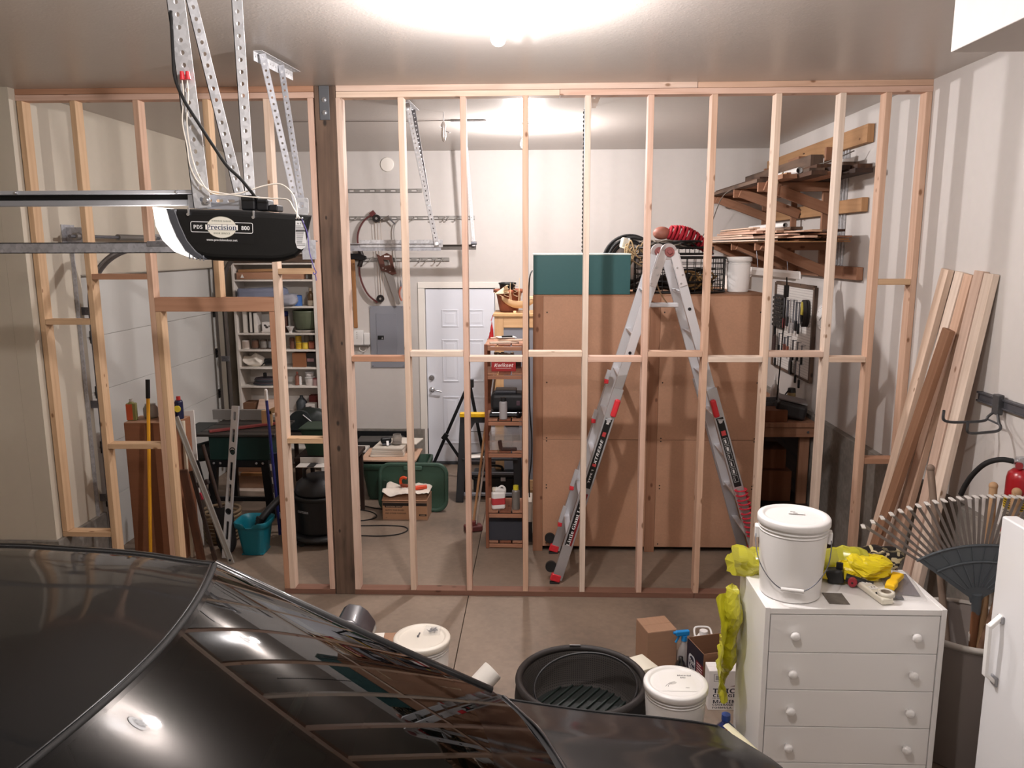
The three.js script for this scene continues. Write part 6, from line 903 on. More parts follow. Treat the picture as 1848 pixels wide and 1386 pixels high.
  const dp = T('dustpan', 'white and black dustpan lying on top of the shop vacuum', 'dustpan', [-0.73, 0.66, -0.98], {}); P(dp, 'pan', merge([bx(-0.87, -0.62, 0.682, 0.688, -1.06, -0.93, 0.002), bx(-0.87, -0.62, 0.688, 0.735, -1.066, -1.06, 0.002)]), std(0xc9c5c0, 0.5)); P(dp, 'grip_patch', bx(-0.775, -0.715, 0.688, 0.692, -1.05, -0.925, 0.002), blackPlastic);
  const ch = T('chop_saw', 'dark green and black power saw on the bench below the bookcase', 'power saw', [-1.25, 0.62, -2.6], {}); P(ch, 'saw_head', lumpy(new THREE.SphereGeometry(0.14, 28, 20), 0.03, 14, 12).scale(1.3, 0.8, 0.8).translate(-1.2, 0.74, -2.6), std(0x17201d, 0.5)); P(ch, 'blade_guard', rod([-1.30, 0.72, -2.52], [-1.30, 0.72, -2.47], 0.12, 0.12, 28), std(0x242a2a, 0.45)); P(ch, 'lever', rod([-1.26, 0.80, -2.45], [-1.17, 0.73, -2.44], 0.008), boltSteel); P(ch, 'saw_base', bx(-1.45, -1.0, 0.62, 0.645, -2.75, -2.45, 0.004), blackMetal);
  const bt = T('back_bench', 'dark workbench carrying the power saw in front of the white bookcase', 'bench', [-1.2, 0, -2.6], {}); P(bt, 'bench_top', bx(-1.5, -0.95, 0.585, 0.618, -2.85, -2.35, 0.004), blackWood); for (const x of [-1.47, -1.0]) for (const z of [-2.8, -2.4]) P(bt, 'leg', bx(x, x + 0.04, 0, 0.584, z, z + 0.04, 0.003), blackWood);
}
// ---------- white bookcase in the far left corner ----------
{
  const x0 = -2.185, x1 = -1.255, zf = -3.15, zb = -3.452;
  const t = T('bookcase', 'white open bookcase full of cans and pots in the far left corner', 'bookcase', [-1.72, 0, -3.3]);
  P(t, 'side_panel', bx(x0, x0 + 0.028, 0, 2.33, zb, zf, 0.003), shelfPaint); P(t, 'side_panel', bx(x1 - 0.045, x1, 0, 2.33, zb, zf, 0.003), shelfPaint); P(t, 'back_panel', bx(x0, x1, 0, 2.33, zb - 0.004, zb, 0), shelfPaint);
  const ys = [0.25, 0.625, 0.955, 1.165, 1.362, 1.545, 1.84, 2.13, 2.31]; for (const y of ys) P(t, 'shelf_board', bx(x0 + 0.029, x1 - 0.046, y, y + 0.02, zb, zf - 0.002, 0.003), shelfPaint);
  const Y = i => ys[i] + 0.0205, zi = -3.24;
  const can = (name, label, x, y, r, h, body, lid, o = {}) => { const c = T(name, label, o.cat ?? 'can', [x, y, o.z ?? zi], { local: true, group: o.group }); P(c, 'can_body', lathe([[0, 0], [r * 0.96, 0], [r, 0.003], [r, h - 0.004], [r * 0.96, h], [0, h]], 24), body); if (o.band) { const g = P(c, 'label_band', lathe([[r + 0.0004, h * 0.15], [r + 0.0008, h * 0.16], [r + 0.0008, h * 0.82], [r + 0.0004, h * 0.83]], 24), o.band); } P(c, 'lid', lathe([[0, h], [r * 0.9, h], [r * 0.9, h * 1.02 + 0.004], [0, h * 1.02 + 0.004]], 24), lid ?? steel); return c; };
  const tin = std(0xa9a6a2, 0.35, 0.6), brownTin = std(0x33231d, 0.45), glassy = phy(0x5a4a42, 0.2, { clearcoat: 0.6 });
  const g1 = 'brown jars on the can shelf';
  can('paint_tin', 'white labelled tin at the left end of the can shelf', -2.105, Y(4), 0.042, 0.098, std(0xd8cfc8, 0.5), tin, { band: std(0xb9a89c, 0.5) });
  can('jar', 'dark glass jar next to the white labelled tin on the can shelf', -2.0, Y(4), 0.038, 0.105, glassy, tin, { cat: 'jar', band: std(0x6d4d3b, 0.5), group: g1 });
  can('jar', 'middle one of the three dark glass jars on the can shelf', -1.905, Y(4), 0.038, 0.105, glassy, tin, { cat: 'jar', band: std(0x86807a, 0.5), group: g1 });
  can('jar', 'rightmost of the three dark glass jars on the can shelf', -1.815, Y(4), 0.038, 0.105, glassy, tin, { cat: 'jar', band: std(0x99989a, 0.5), group: g1 });
  can('paint_tin', 'narrow brown tin left of the yellow tins on the can shelf', -1.585, Y(4), 0.028, 0.125, std(0x6c4536, 0.5), tin);
  can('paint_tin', 'lower yellow tin of the stacked pair on the can shelf', -1.512, Y(4), 0.033, 0.072, std(0xd7b42b, 0.45), tin, { band: std(0xc29a20, 0.5) });
  can('paint_tin', 'upper yellow tin of the stacked pair on the can shelf', -1.512, Y(4) + 0.078, 0.033, 0.066, std(0xdcbb2e, 0.45), tin, { band: std(0xc29a20, 0.5) });
  can('paint_tin', 'single yellow tin beside the stacked pair on the can shelf', -1.438, Y(4), 0.034, 0.072, std(0xd9b52a, 0.45), tin, { band: std(0xe3c64a, 0.5) });
  can('paint_tin', 'tall pale striped tin standing behind the single yellow tin', -1.445, Y(4), 0.03, 0.14, std(0xb2a79c, 0.5), tin, { z: -3.33 });
  can('paint_tin', 'red brown tin near the right end of the can shelf', -1.368, Y(4), 0.03, 0.085, std(0x8a4634, 0.5), brownTin, { band: std(0xb9705a, 0.5) });
  can('paint_tin', 'dark topped tin standing at the back right of the can shelf', -1.35, Y(4), 0.033, 0.135, std(0x5a4a40, 0.5), std(0xa9a39a, 0.5), { z: -3.36 });
  // shelf above: pots and binders
  const bk = (label, x, w, h, m) => { const b = T('binder', label, 'binder', [x, Y(5), -3.26], { local: true }); P(b, 'cover', rb(w, h, 0.16, 0.003).translate(0, h / 2, 0), m); P(b, 'pages', rb(w * 0.7, h * 0.94, 0.004, 0).translate(0, h / 2, 0.0805), paperWhite); };
  bk('white binder at the left end of the pot shelf in the bookcase', -2.08, 0.05, 0.24, std(0xcfc8c0, 0.6)); bk('grey binder second from left on the pot shelf in the bookcase', -2.015, 0.035, 0.235, std(0x5f5a56, 0.6)); bk('white narrow binder leaning beside the ceramic pot', -1.965, 0.04, 0.22, std(0xdcd5ce, 0.6));
  const pz = T('ceramic_pot', 'square white ceramic pot with dark painted shapes on the pot shelf', 'plant pot', [-1.845, Y(5), -3.24], { local: true }); P(pz, 'pot_body', rb(0.105, 0.10, 0.105, 0.012, 3).translate(0, 0.068, 0), std(0xe3ddd8, 0.4)); P(pz, 'saucer', rb(0.118, 0.022, 0.118, 0.008, 2).translate(0, 0.011, 0), std(0xd5cec8, 0.4)); P(pz, 'painted_front', decal(0.098, 0.09).translate(0, 0.07, 0.0532), printMat(128, 128, (x, w, h) => { x.fillStyle = '#e3ddd8'; x.fillRect(0, 0, w, h); x.fillStyle = '#3a3230'; x.beginPath(); x.ellipse(46, 48, 22, 16, 0.5, 0, 7); x.ellipse(70, 74, 24, 18, -0.3, 0, 7); x.ellipse(104, 60, 16, 12, 0, 0, 7); x.fill(); }));
  const bb = T('blue_topped_can', 'dark brown round tub with a blue lid beside the ceramic pot', 'tub', [-1.70, Y(5), -3.27], { local: true }); P(bb, 'tub_body', lathe([[0, 0], [0.07, 0], [0.072, 0.005], [0.072, 0.18], [0, 0.18]], 28), std(0x4a2c24, 0.5)); P(bb, 'lid', lathe([[0, 0.18], [0.076, 0.18], [0.076, 0.225], [0.07, 0.232], [0, 0.232]], 28), std(0x2e3263, 0.45));
  const gp = T('green_planter', 'large olive green glazed planter in a white saucer on the pot shelf', 'plant pot', [-1.43, Y(5), -3.29], { local: true }); P(gp, 'pot_body', lathe([[0, 0.03], [0.10, 0.03], [0.118, 0.05], [0.138, 0.14], [0.14, 0.21], [0.145, 0.225], [0.145, 0.242], [0.13, 0.242], [0.125, 0.2], [0.1, 0.05], [0, 0.045]], 40), potGreen); P(gp, 'saucer', lathe([[0, 0], [0.115, 0], [0.128, 0.03], [0.122, 0.032], [0.11, 0.008], [0, 0.008]], 36), std(0xc6c0ba, 0.5));
  const sb = T('small_bowl', 'small white bowl hanging over the left edge of the green planter', 'bowl', [-1.585, Y(5) + 0.0, -3.2], { local: true }); P(sb, 'bowl', lathe([[0, 0.02], [0.02, 0.02], [0.045, 0.07], [0.042, 0.072], [0.018, 0.028], [0, 0.026]], 24), std(0xcfc8c4, 0.5)); P(sb, 'stand', cyl(0.02, 0.018, 0.022).translate(0, 0, 0), std(0xcfc8c4, 0.5));
  // shelf above that: blue jar, bottle, blue grey sheet
  can('blue_jar', 'round blue plastic jar on the upper shelf of the bookcase', -1.50, Y(6), 0.05, 0.11, std(0x3c66a8, 0.45), std(0x3560a4, 0.45), { cat: 'jar' });
  const bo = T('amber_bottle', 'brown bottle with a pale cap at the right of the blue jar', 'bottle', [-1.352, Y(6), -3.24], { local: true }); P(bo, 'bottle_body', lathe([[0, 0], [0.036, 0], [0.036, 0.12], [0.015, 0.15], [0.014, 0.165], [0, 0.165]], 22), std(0x6e5334, 0.3)); P(bo, 'label_band', lathe([[0.0365, 0.005], [0.0368, 0.01], [0.0368, 0.055], [0.0365, 0.06]], 22), std(0xc9bda9, 0.6)); P(bo, 'cap', cyl(0.016, 0.016, 0.03).translate(0, 0.163, 0), std(0xcbb9a4, 0.5));
  const st = T('blue_sheet', 'folded blue grey plastic sheet stuffed on the upper shelf above the door header', 'sheet', [-1.86, Y(6), -3.2], { local: true }); P(st, 'sheet', lumpy(rb(0.52, 0.19, 0.24, 0.05, 8), 0.07, 13, 33).translate(0.0, 0.11, 0), std(0x7d8398, 0.6)); P(st, 'bundle', lumpy(rb(0.2, 0.13, 0.2, 0.05, 6), 0.04, 16, 43).translate(0.27, 0.07, 0.02), std(0x9a9aa4, 0.6));
  const up = T('shelf_boards', 'brown boards stacked on the top shelves of the bookcase', 'lumber', [-1.75, Y(7), -3.25], { local: true }); P(up, 'board', rb(0.72, 0.075, 0.14, 0.003).translate(-0.02, 0.04, 0.03), pineDark); P(up, 'board', rb(0.8, 0.03, 0.1, 0.003).rotateZ(0.02).translate(0.02, 0.10, 0), oldPine); const dw = T('dark_board', 'dark brown board across the very top of the bookcase', 'lumber', [-1.72, 2.331, -3.2], { local: true }); P(dw, 'board', rb(0.9, 0.09, 0.12, 0.004).translate(0, 0.046, 0), brownBoard); const tw = T('white_sign_triangle', 'small white triangle on the board at the upper left of the bookcase', 'sign', [-2.06, Y(7) + 0.02, -3.135], { local: true }); P(tw, 'triangle', ext(shp([[-0.02, 0], [0.02, 0], [0, 0.04]]), 0.004), whitePaint);
  // lower shelves
  const wb2 = T('white_bag', 'crumpled off-white bag on the shelf below the cans', 'bag', [-2.02, Y(3), -3.27], { local: true }); P(wb2, 'bag', lumpy(new THREE.SphereGeometry(0.1, 28, 20), 0.06, 18, 3).scale(1.15, 0.7, 0.8).translate(0, 0.06, 0), clothWhite);
  const bd = T('black_drill', 'black corded drill lying on the shelf below the cans', 'drill', [-1.83, Y(3), -3.24], { ry: 0.1 }); P(bd, 'drill_body', rod([-0.07, 0.05, 0], [0.09, 0.06, 0], 0.038, 0.03, 18), blackPlastic); P(bd, 'grip', rb(0.035, 0.09, 0.035, 0.012, 2).rotateZ(0.5).translate(0.08, 0.05, 0), std(0x6b2f2c, 0.5)); P(bd, 'cord', tube([[0.1, 0.03, 0.03], [0.02, 0.09, 0.06], [-0.06, 0.05, 0.07], [-0.1, 0.012, 0.05]], 0.006), blackRubber);
  carton(T('small_carton', 'plain orange brown carton on the shelf below the yellow tins', 'box', [-1.50, Y(3), -3.26], { ry: 0 }), 0.15, 0.155, 0.16, std(0x92603f, 0.8));
  const xb = carton(T('dark_carton', 'dark grey carton with a pink label on the shelf below the yellow tins', 'box', [-1.375, Y(3), -3.31], { ry: -0.05 }), 0.14, 0.15, 0.2, std(0x35302f, 0.7)); const xl = lit(new THREE.Mesh(rb(0.075, 0.035, 0.002, 0).translate(0, 0.075, 0.1008), std(0x9d7d80, 0.6))); xl.name = 'carton_label'; scene.children[scene.children.length - 1].add(xl);
  const cc = T('cable_coil', 'dark grey coiled cable lying on the fourth shelf up from the table saw', 'cable', [-1.90, Y(2), -3.27], { local: true }); for (let i = 0; i < 5; i++) P(cc, 'loop', new THREE.TorusGeometry(0.15 - 0.006 * i, 0.009, 8, 36).rotateX(Math.PI / 2).scale(1, 1, 0.7).translate(0.005 * (i % 3), 0.012 + 0.015 * i, 0.004 * i), std([0x3b4048, 0x50454a, 0x2b2d33][i % 3], 0.6)); P(cc, 'plug', rb(0.035, 0.05, 0.03, 0.008, 2).translate(-0.03, 0.105, -0.02), blackPlastic);
  const gb = T('glue_bottle', 'white and brown glue bottle on the shelf below the small carton', 'bottle', [-1.545, Y(2), -3.23], { local: true }); P(gb, 'bottle_body', lathe([[0, 0], [0.026, 0], [0.027, 0.005], [0.027, 0.095], [0.012, 0.115], [0.008, 0.135], [0, 0.135]], 22), std(0x8b5a4a, 0.5)); P(gb, 'cap', cyl(0.012, 0.009, 0.02).translate(0, 0.13, 0), std(0xb9695a, 0.5)); const gb2 = T('white_tube', 'slim white tube standing beside the brown glue bottle', 'tube', [-1.508, Y(2), -3.22], { local: true }); P(gb2, 'tube', rb(0.026, 0.10, 0.022, 0.008, 2).translate(0, 0.05, 0), whitePlastic);
  const wt = T('white_tub', 'white tub with black swirls stacked under a second white tub', 'tub', [-1.405, Y(2), -3.24], { local: true }); P(wt, 'tub_body', lathe([[0, 0], [0.046, 0], [0.055, 0.075], [0.052, 0.08], [0, 0.08]], 26), printMat(128, 64, (x, w, h) => { x.fillStyle = '#e2dcd8'; x.fillRect(0, 0, w, h); x.strokeStyle = '#2a2624'; x.lineWidth = 7; for (let i = 0; i < 4; i++) { x.beginPath(); x.arc(10 + i * 36, 34, 14, 0.4, 4.4); x.stroke(); } })); P(wt, 'lid', lathe([[0, 0.08], [0.057, 0.08], [0.057, 0.09], [0, 0.092]], 26), whitePlastic); const wt2 = T('white_tub', 'plain white tub stacked on the tub with black swirls', 'tub', [-1.408, Y(2) + 0.093, -3.24], { local: true }); P(wt2, 'tub_body', lathe([[0, 0], [0.042, 0], [0.048, 0.045], [0, 0.045]], 24), std(0xdcd6d2, 0.5)); P(wt2, 'lid', lathe([[0, 0.045], [0.051, 0.045], [0.051, 0.055], [0, 0.056]], 24), whitePlastic);
  const pk = T('pink_tub', 'small pink and white tub at the right end of the shelf', 'tub', [-1.333, Y(2), -3.215], { local: true }); P(pk, 'tub_body', cyl(0.028, 0.03, 0.07).translate(0, 0, 0), std(0xc9a5a4, 0.5)); P(pk, 'lid', cyl(0.031, 0.031, 0.012).translate(0, 0.07, 0), std(0x9c4e50, 0.5));
  carton(T('cardboard_carton', 'brown cardboard carton on the bookcase shelf just above the saw fence', 'box', [-2.09, Y(1), -3.26], { ry: 0 }), 0.13, 0.13, 0.18, cardboardDark);
  const wdx = T('wooden_crate', 'pale wooden box leaning open on the shelf above the table saw', 'box', [-1.86, Y(1), -3.2], { ry: 0.1 }); P(wdx, 'box_side', rb(0.26, 0.016, 0.16, 0.002).rotateX(0.7).translate(0, 0.11, 0), pine[1]); P(wdx, 'box_side', rb(0.26, 0.07, 0.016, 0.002).translate(0, 0.036, 0.06), pine[0]); P(wdx, 'box_side', rb(0.26, 0.016, 0.14, 0.002).translate(0, 0.009, 0), pine[2]);
  const gy = T('grey_jug', 'dark grey round jug on the lower bookcase shelf beside the picture box', 'jug', [-1.525, Y(1), -3.28], { local: true }); P(gy, 'jug_body', lathe([[0, 0], [0.058, 0], [0.062, 0.01], [0.06, 0.13], [0.03, 0.17], [0.02, 0.18], [0.02, 0.2], [0, 0.2]], 28), std(0x3d4347, 0.5));
  const pb = carton(T('picture_box', 'white box printed with a dark brown picture on the lower shelf', 'box', [-1.40, Y(1), -3.235], { ry: -0.05 }), 0.105, 0.12, 0.1, std(0xddd6d0, 0.6)); { const m = lit(new THREE.Mesh(decal(0.1, 0.115).translate(0, 0.06, 0.0506), printMat(128, 128, (x, w, h) => { x.fillStyle = '#ddd6d0'; x.fillRect(0, 0, w, h); x.fillStyle = '#4a2a20'; x.fillRect(44, 26, 40, 34); x.fillRect(54, 56, 34, 52); x.fillStyle = '#a33'; x.fillRect(8, 112, 112, 10); }))); m.name = 'printed_front'; scene.children.filter(o => o.name === 'picture_box')[0].add(m); }
  carton(T('red_carton', 'dark red carton standing behind the picture box on the lower shelf', 'box', [-1.39, Y(1), -3.36], { ry: 0 }), 0.12, 0.19, 0.1, std(0x6e2a26, 0.6));
}

// ---------- back wall: tool rails, tools, panels ----------
{
  const z = ZB;
  const rail = (label, x0, x1, y, hooks) => {
    const t = T('tool_rail', label, 'rail', [(x0 + x1) / 2, y, z]); const w = x1 - x0, hs = []; for (let x = 0.05; x < w - 0.09; x += 0.115) hs.push([[x, -0.010], [x, 0.010], [x + 0.062, 0.010], [x + 0.062, -0.010]]);
    const g = ext(shp([[0, -0.02], [w, -0.02], [w, 0.02], [0, 0.02]], hs), 0.004).translate(x0, y, z + 0.012); P(t, 'rail_strip', g, std(0x9b9894, 0.4, 0.5)); P(t, 'rail_edge', bx(x0, x1, y + 0.016, y + 0.02, z, z + 0.016, 0.001), std(0x9b9894, 0.4, 0.5)); P(t, 'rail_edge', bx(x0, x1, y - 0.02, y - 0.016, z, z + 0.016, 0.001), std(0x9b9894, 0.4, 0.5));
    for (const hx of hooks) P(t, 'rail_hook', tube([[hx, y + 0.012, z + 0.016], [hx - 0.004, y - 0.004, z + 0.03], [hx - 0.012, y - 0.02, z + 0.09], [hx - 0.014, y - 0.008, z + 0.10]], 0.0055, false, 6), std(0xb5b1ac, 0.35, 0.6)); return t;
  };
  rail('empty silver slotted tool rail, topmost of the three on the back wall', -1.1, -0.131, 3.104, []);
  rail('long silver slotted tool rail holding the bow on the back wall', -1.1, 0.447, 2.81, [-0.86, -0.54, -0.22, 0.0, 0.12, 0.16, 0.25]);
  rail('lowest silver slotted tool rail on the back wall, holding the handsaw', -0.95, 0.158, 2.357, [-0.72, -0.5, -0.16, -0.09, 0.02, 0.08]);
  const dt = T('wall_vent', 'round white cover disc high on the back wall', 'vent', [-0.508, 3.384, z]); P(dt, 'disc', rot(lathe([[0, 0], [0.076, 0], [0.076, 0.008], [0.068, 0.016], [0, 0.018]], 36), Math.PI / 2).translate(-0.508, 3.384, z + 0.001), trimPaint);
  // electrical panel
  const ep = T('breaker_panel', 'grey steel breaker panel on the back wall left of the door', 'electrical panel', [-0.565, 1.49, z]); P(ep, 'panel_cover', bx(-0.758, -0.374, 1.137, 1.84, z, z + 0.014, 0.003), panelGrey); P(ep, 'panel_door', bx(-0.685, -0.452, 1.29, 1.755, z + 0.0145, z + 0.02, 0.002), std(0x888a93, 0.45, 0.1)); P(ep, 'latch_plate', bx(-0.672, -0.602, 1.46, 1.505, z + 0.0205, z + 0.025, 0.002), blackPlastic); P(ep, 'breaker_mark', ext(shp([[-0.631, 1.466], [-0.609, 1.466], [-0.62, 1.492]]), 0.001).translate(0, 0, z + 0.0252), midGrey); for (const [x, y] of [[-0.74, 1.82], [-0.392, 1.82], [-0.74, 1.155], [-0.392, 1.155]]) P(ep, 'cover_screw', rot(cyl(0.007, 0.006, 0.003, 10), Math.PI / 2).translate(x, y, z + 0.014), boltSteel);
  const sc = T('control_box', 'white plastic control box with green lights beside the breaker panel', 'control box', [-0.87, 1.48, z]); P(sc, 'box_body', bx(-0.945, -0.835, 1.40, 1.565, z, z + 0.045, 0.006, 2), whitePlastic); P(sc, 'side_module', bx(-0.83, -0.765, 1.40, 1.535, z, z + 0.035, 0.006, 2), whitePlastic); for (let i = 0; i < 4; i++) P(sc, 'indicator', rot(cyl(0.005, 0.004, 0.003, 8), Math.PI / 2).translate(-0.905, 1.545 - i * 0.022, z + 0.045), std(0x4a5a4a, 0.4)); P(sc, 'ledge', bx(-0.95, -0.765, 1.385, 1.398, z, z + 0.06, 0.003), std(0x6f6a66, 0.5)); P(sc, 'cable', tube([[-0.87, 1.39, z + 0.03], [-0.88, 1.35, z + 0.05], [-0.84, 1.325, z + 0.04], [-0.81, 1.345, z + 0.03], [-0.8, 1.39, z + 0.03]], 0.006), std(0xd8d2cc, 0.5));
  // recurve-shaped compound bow
  const bw = T('compound_bow', 'dark red compound bow with round cams hanging on the back wall', 'bow', [-0.72, 2.35, z + 0.06]), bm = std(0x5c2a2a, 0.4), bz = z + 0.05;
  const limb = (pts) => { const l = []; for (let i = 0; i < pts.length - 1; i++) l.push(0); const c = new THREE.CatmullRomCurve3(pts.map(v3)); const g = grid(1, 1, () => [0, 0, 0]); const s = shp([[-0.017, -0.007], [0.017, -0.007], [0.017, 0.007], [-0.017, 0.007]]); const e = new THREE.ExtrudeGeometry(s, { steps: 24, extrudePath: c, bevelEnabled: false }); return e; };
  P(bw, 'upper_limb', limb([[-0.845, 2.49, bz], [-0.855, 2.58, bz], [-0.835, 2.68, bz], [-0.775, 2.78, bz], [-0.69, 2.845, bz]]), bm); P(bw, 'lower_limb', limb([[-0.845, 2.29, bz], [-0.845, 2.2, bz], [-0.815, 2.08, bz], [-0.75, 1.96, bz], [-0.655, 1.88, bz]]), bm);
  P(bw, 'riser', tube([[-0.845, 2.28, bz], [-0.825, 2.34, bz], [-0.815, 2.39, bz], [-0.83, 2.45, bz], [-0.845, 2.5, bz]], 0.026), std(0x241a1a, 0.45)); P(bw, 'limb_tip', stick([-0.70, 2.84, bz], [-0.655, 2.875, bz], 0.05, 0.03, [1, 0, 0]), bm);
  for (const [x, y] of [[-0.635, 2.805], [-0.62, 1.925]]) { const c = P(bw, 'cam', rod([x, y, bz - 0.012], [x, y, bz + 0.016], 0.042, 0.042, 26), std(0x1f1a1a, 0.4)); P(c, 'axle', rod([x, y, bz + 0.016], [x, y, bz + 0.022], 0.014, 0.014, 14), boltSteel); } for (const dx of [-0.03, 0.0, 0.035]) P(bw, 'bowstring', rod([-0.63 + dx, 2.80, bz], [-0.61 + dx * 0.8, 1.93, bz], 0.0028, 0.0028, 6), std(0xb9a89c, 0.7));
  // handsaw
  const sw = T('handsaw', 'handsaw with a brown wooden handle hanging blade down on the back wall', 'saw', [-0.55, 2.3, z + 0.07]); P(sw, 'blade', ext(shp([[-0.60, 2.33], [-0.465, 2.21], [-0.40, 1.875], [-0.43, 1.86], [-0.445, 1.87]]), 0.0025).translate(0, 0, z + 0.068), std(0xaaa6a4, 0.35, 0.6)); P(sw, 'saw_handle', ext(shp([[-0.645, 2.42], [-0.60, 2.395], [-0.53, 2.43], [-0.475, 2.40], [-0.46, 2.30], [-0.43, 2.20], [-0.475, 2.185], [-0.53, 2.215], [-0.60, 2.235], [-0.62, 2.32]], [[[-0.575, 2.36], [-0.50, 2.355], [-0.49, 2.295], [-0.56, 2.285]]]), 0.022, 0.004).translate(0, 0, z + 0.058), std(0x5a352b, 0.5)); for (const [x, y] of [[-0.545, 2.25], [-0.50, 2.225], [-0.575, 2.265]]) P(sw, 'saw_rivet', rot(cyl(0.008, 0.007, 0.003, 10), Math.PI / 2).translate(x, y, z + 0.08), boltSteel);
  P(sw, 'badge', bx(-0.56, -0.50, 2.385, 2.40, z + 0.08, z + 0.082, 0.0005), whitePlastic);
  const ax = T('maul', 'sledge maul with a black head hanging handle down on the back wall', 'maul', [-0.9, 2.0, z + 0.08]); P(ax, 'maul_handle', stick([-0.905, 1.595, z + 0.08], [-0.91, 2.41, z + 0.08], 0.046, 0.03, [1, 0, 0], 0.01), mapped(pineTex[0], 0xb98f60, 0.6)); P(ax, 'maul_head', ext(shp([[-1.0, 2.365], [-0.995, 2.41], [-0.97, 2.425], [-0.84, 2.425], [-0.76, 2.395], [-0.755, 2.365], [-0.80, 2.345], [-0.86, 2.36], [-0.965, 2.36]]), 0.05, 0.006).translate(0, 0, z + 0.055), blackMetal);
  const hk = T('wire_hook', 'long thin steel hook rod hanging from the middle tool rail', 'hook', [-0.5, 2.5, z + 0.05]); P(hk, 'rod', tube([[-0.39, 2.79, z + 0.05], [-0.43, 2.74, z + 0.05], [-0.445, 2.68, z + 0.05], [-0.44, 2.45, z + 0.05], [-0.435, 2.2, z + 0.05]], 0.006), std(0xa9a4a0, 0.4, 0.5));
  const bm2 = T('bell_hammer', 'small dark hammer head on the middle tool rail right of the bow', 'hammer', [-0.5, 2.81, z + 0.06]); P(bm2, 'head', rod([-0.57, 2.79, z + 0.06], [-0.49, 2.815, z + 0.06], 0.014, 0.026, 16), std(0x8a8480, 0.4, 0.5)); P(bm2, 'shaft', rod([-0.5, 2.81, z + 0.06], [-0.43, 2.745, z + 0.07], 0.008), steel);
  const rt = T('red_clippers', 'red handled clippers hanging below the lowest tool rail beside a stud', 'clippers', [-0.38, 1.95, z + 0.05]); P(rt, 'handle', tube([[-0.385, 2.06, z + 0.05], [-0.405, 2.0, z + 0.05], [-0.40, 1.94, z + 0.05], [-0.38, 1.90, z + 0.05]], 0.011), std(0xb36a58, 0.5)); P(rt, 'jaw', rod([-0.385, 2.06, z + 0.05], [-0.39, 2.13, z + 0.05], 0.012, 0.004), steel); P(rt, 'cord', rod([-0.39, 2.13, z + 0.05], [-0.40, 2.34, z + 0.03], 0.003, 0.003, 6), std(0xa99a90, 0.7));
}
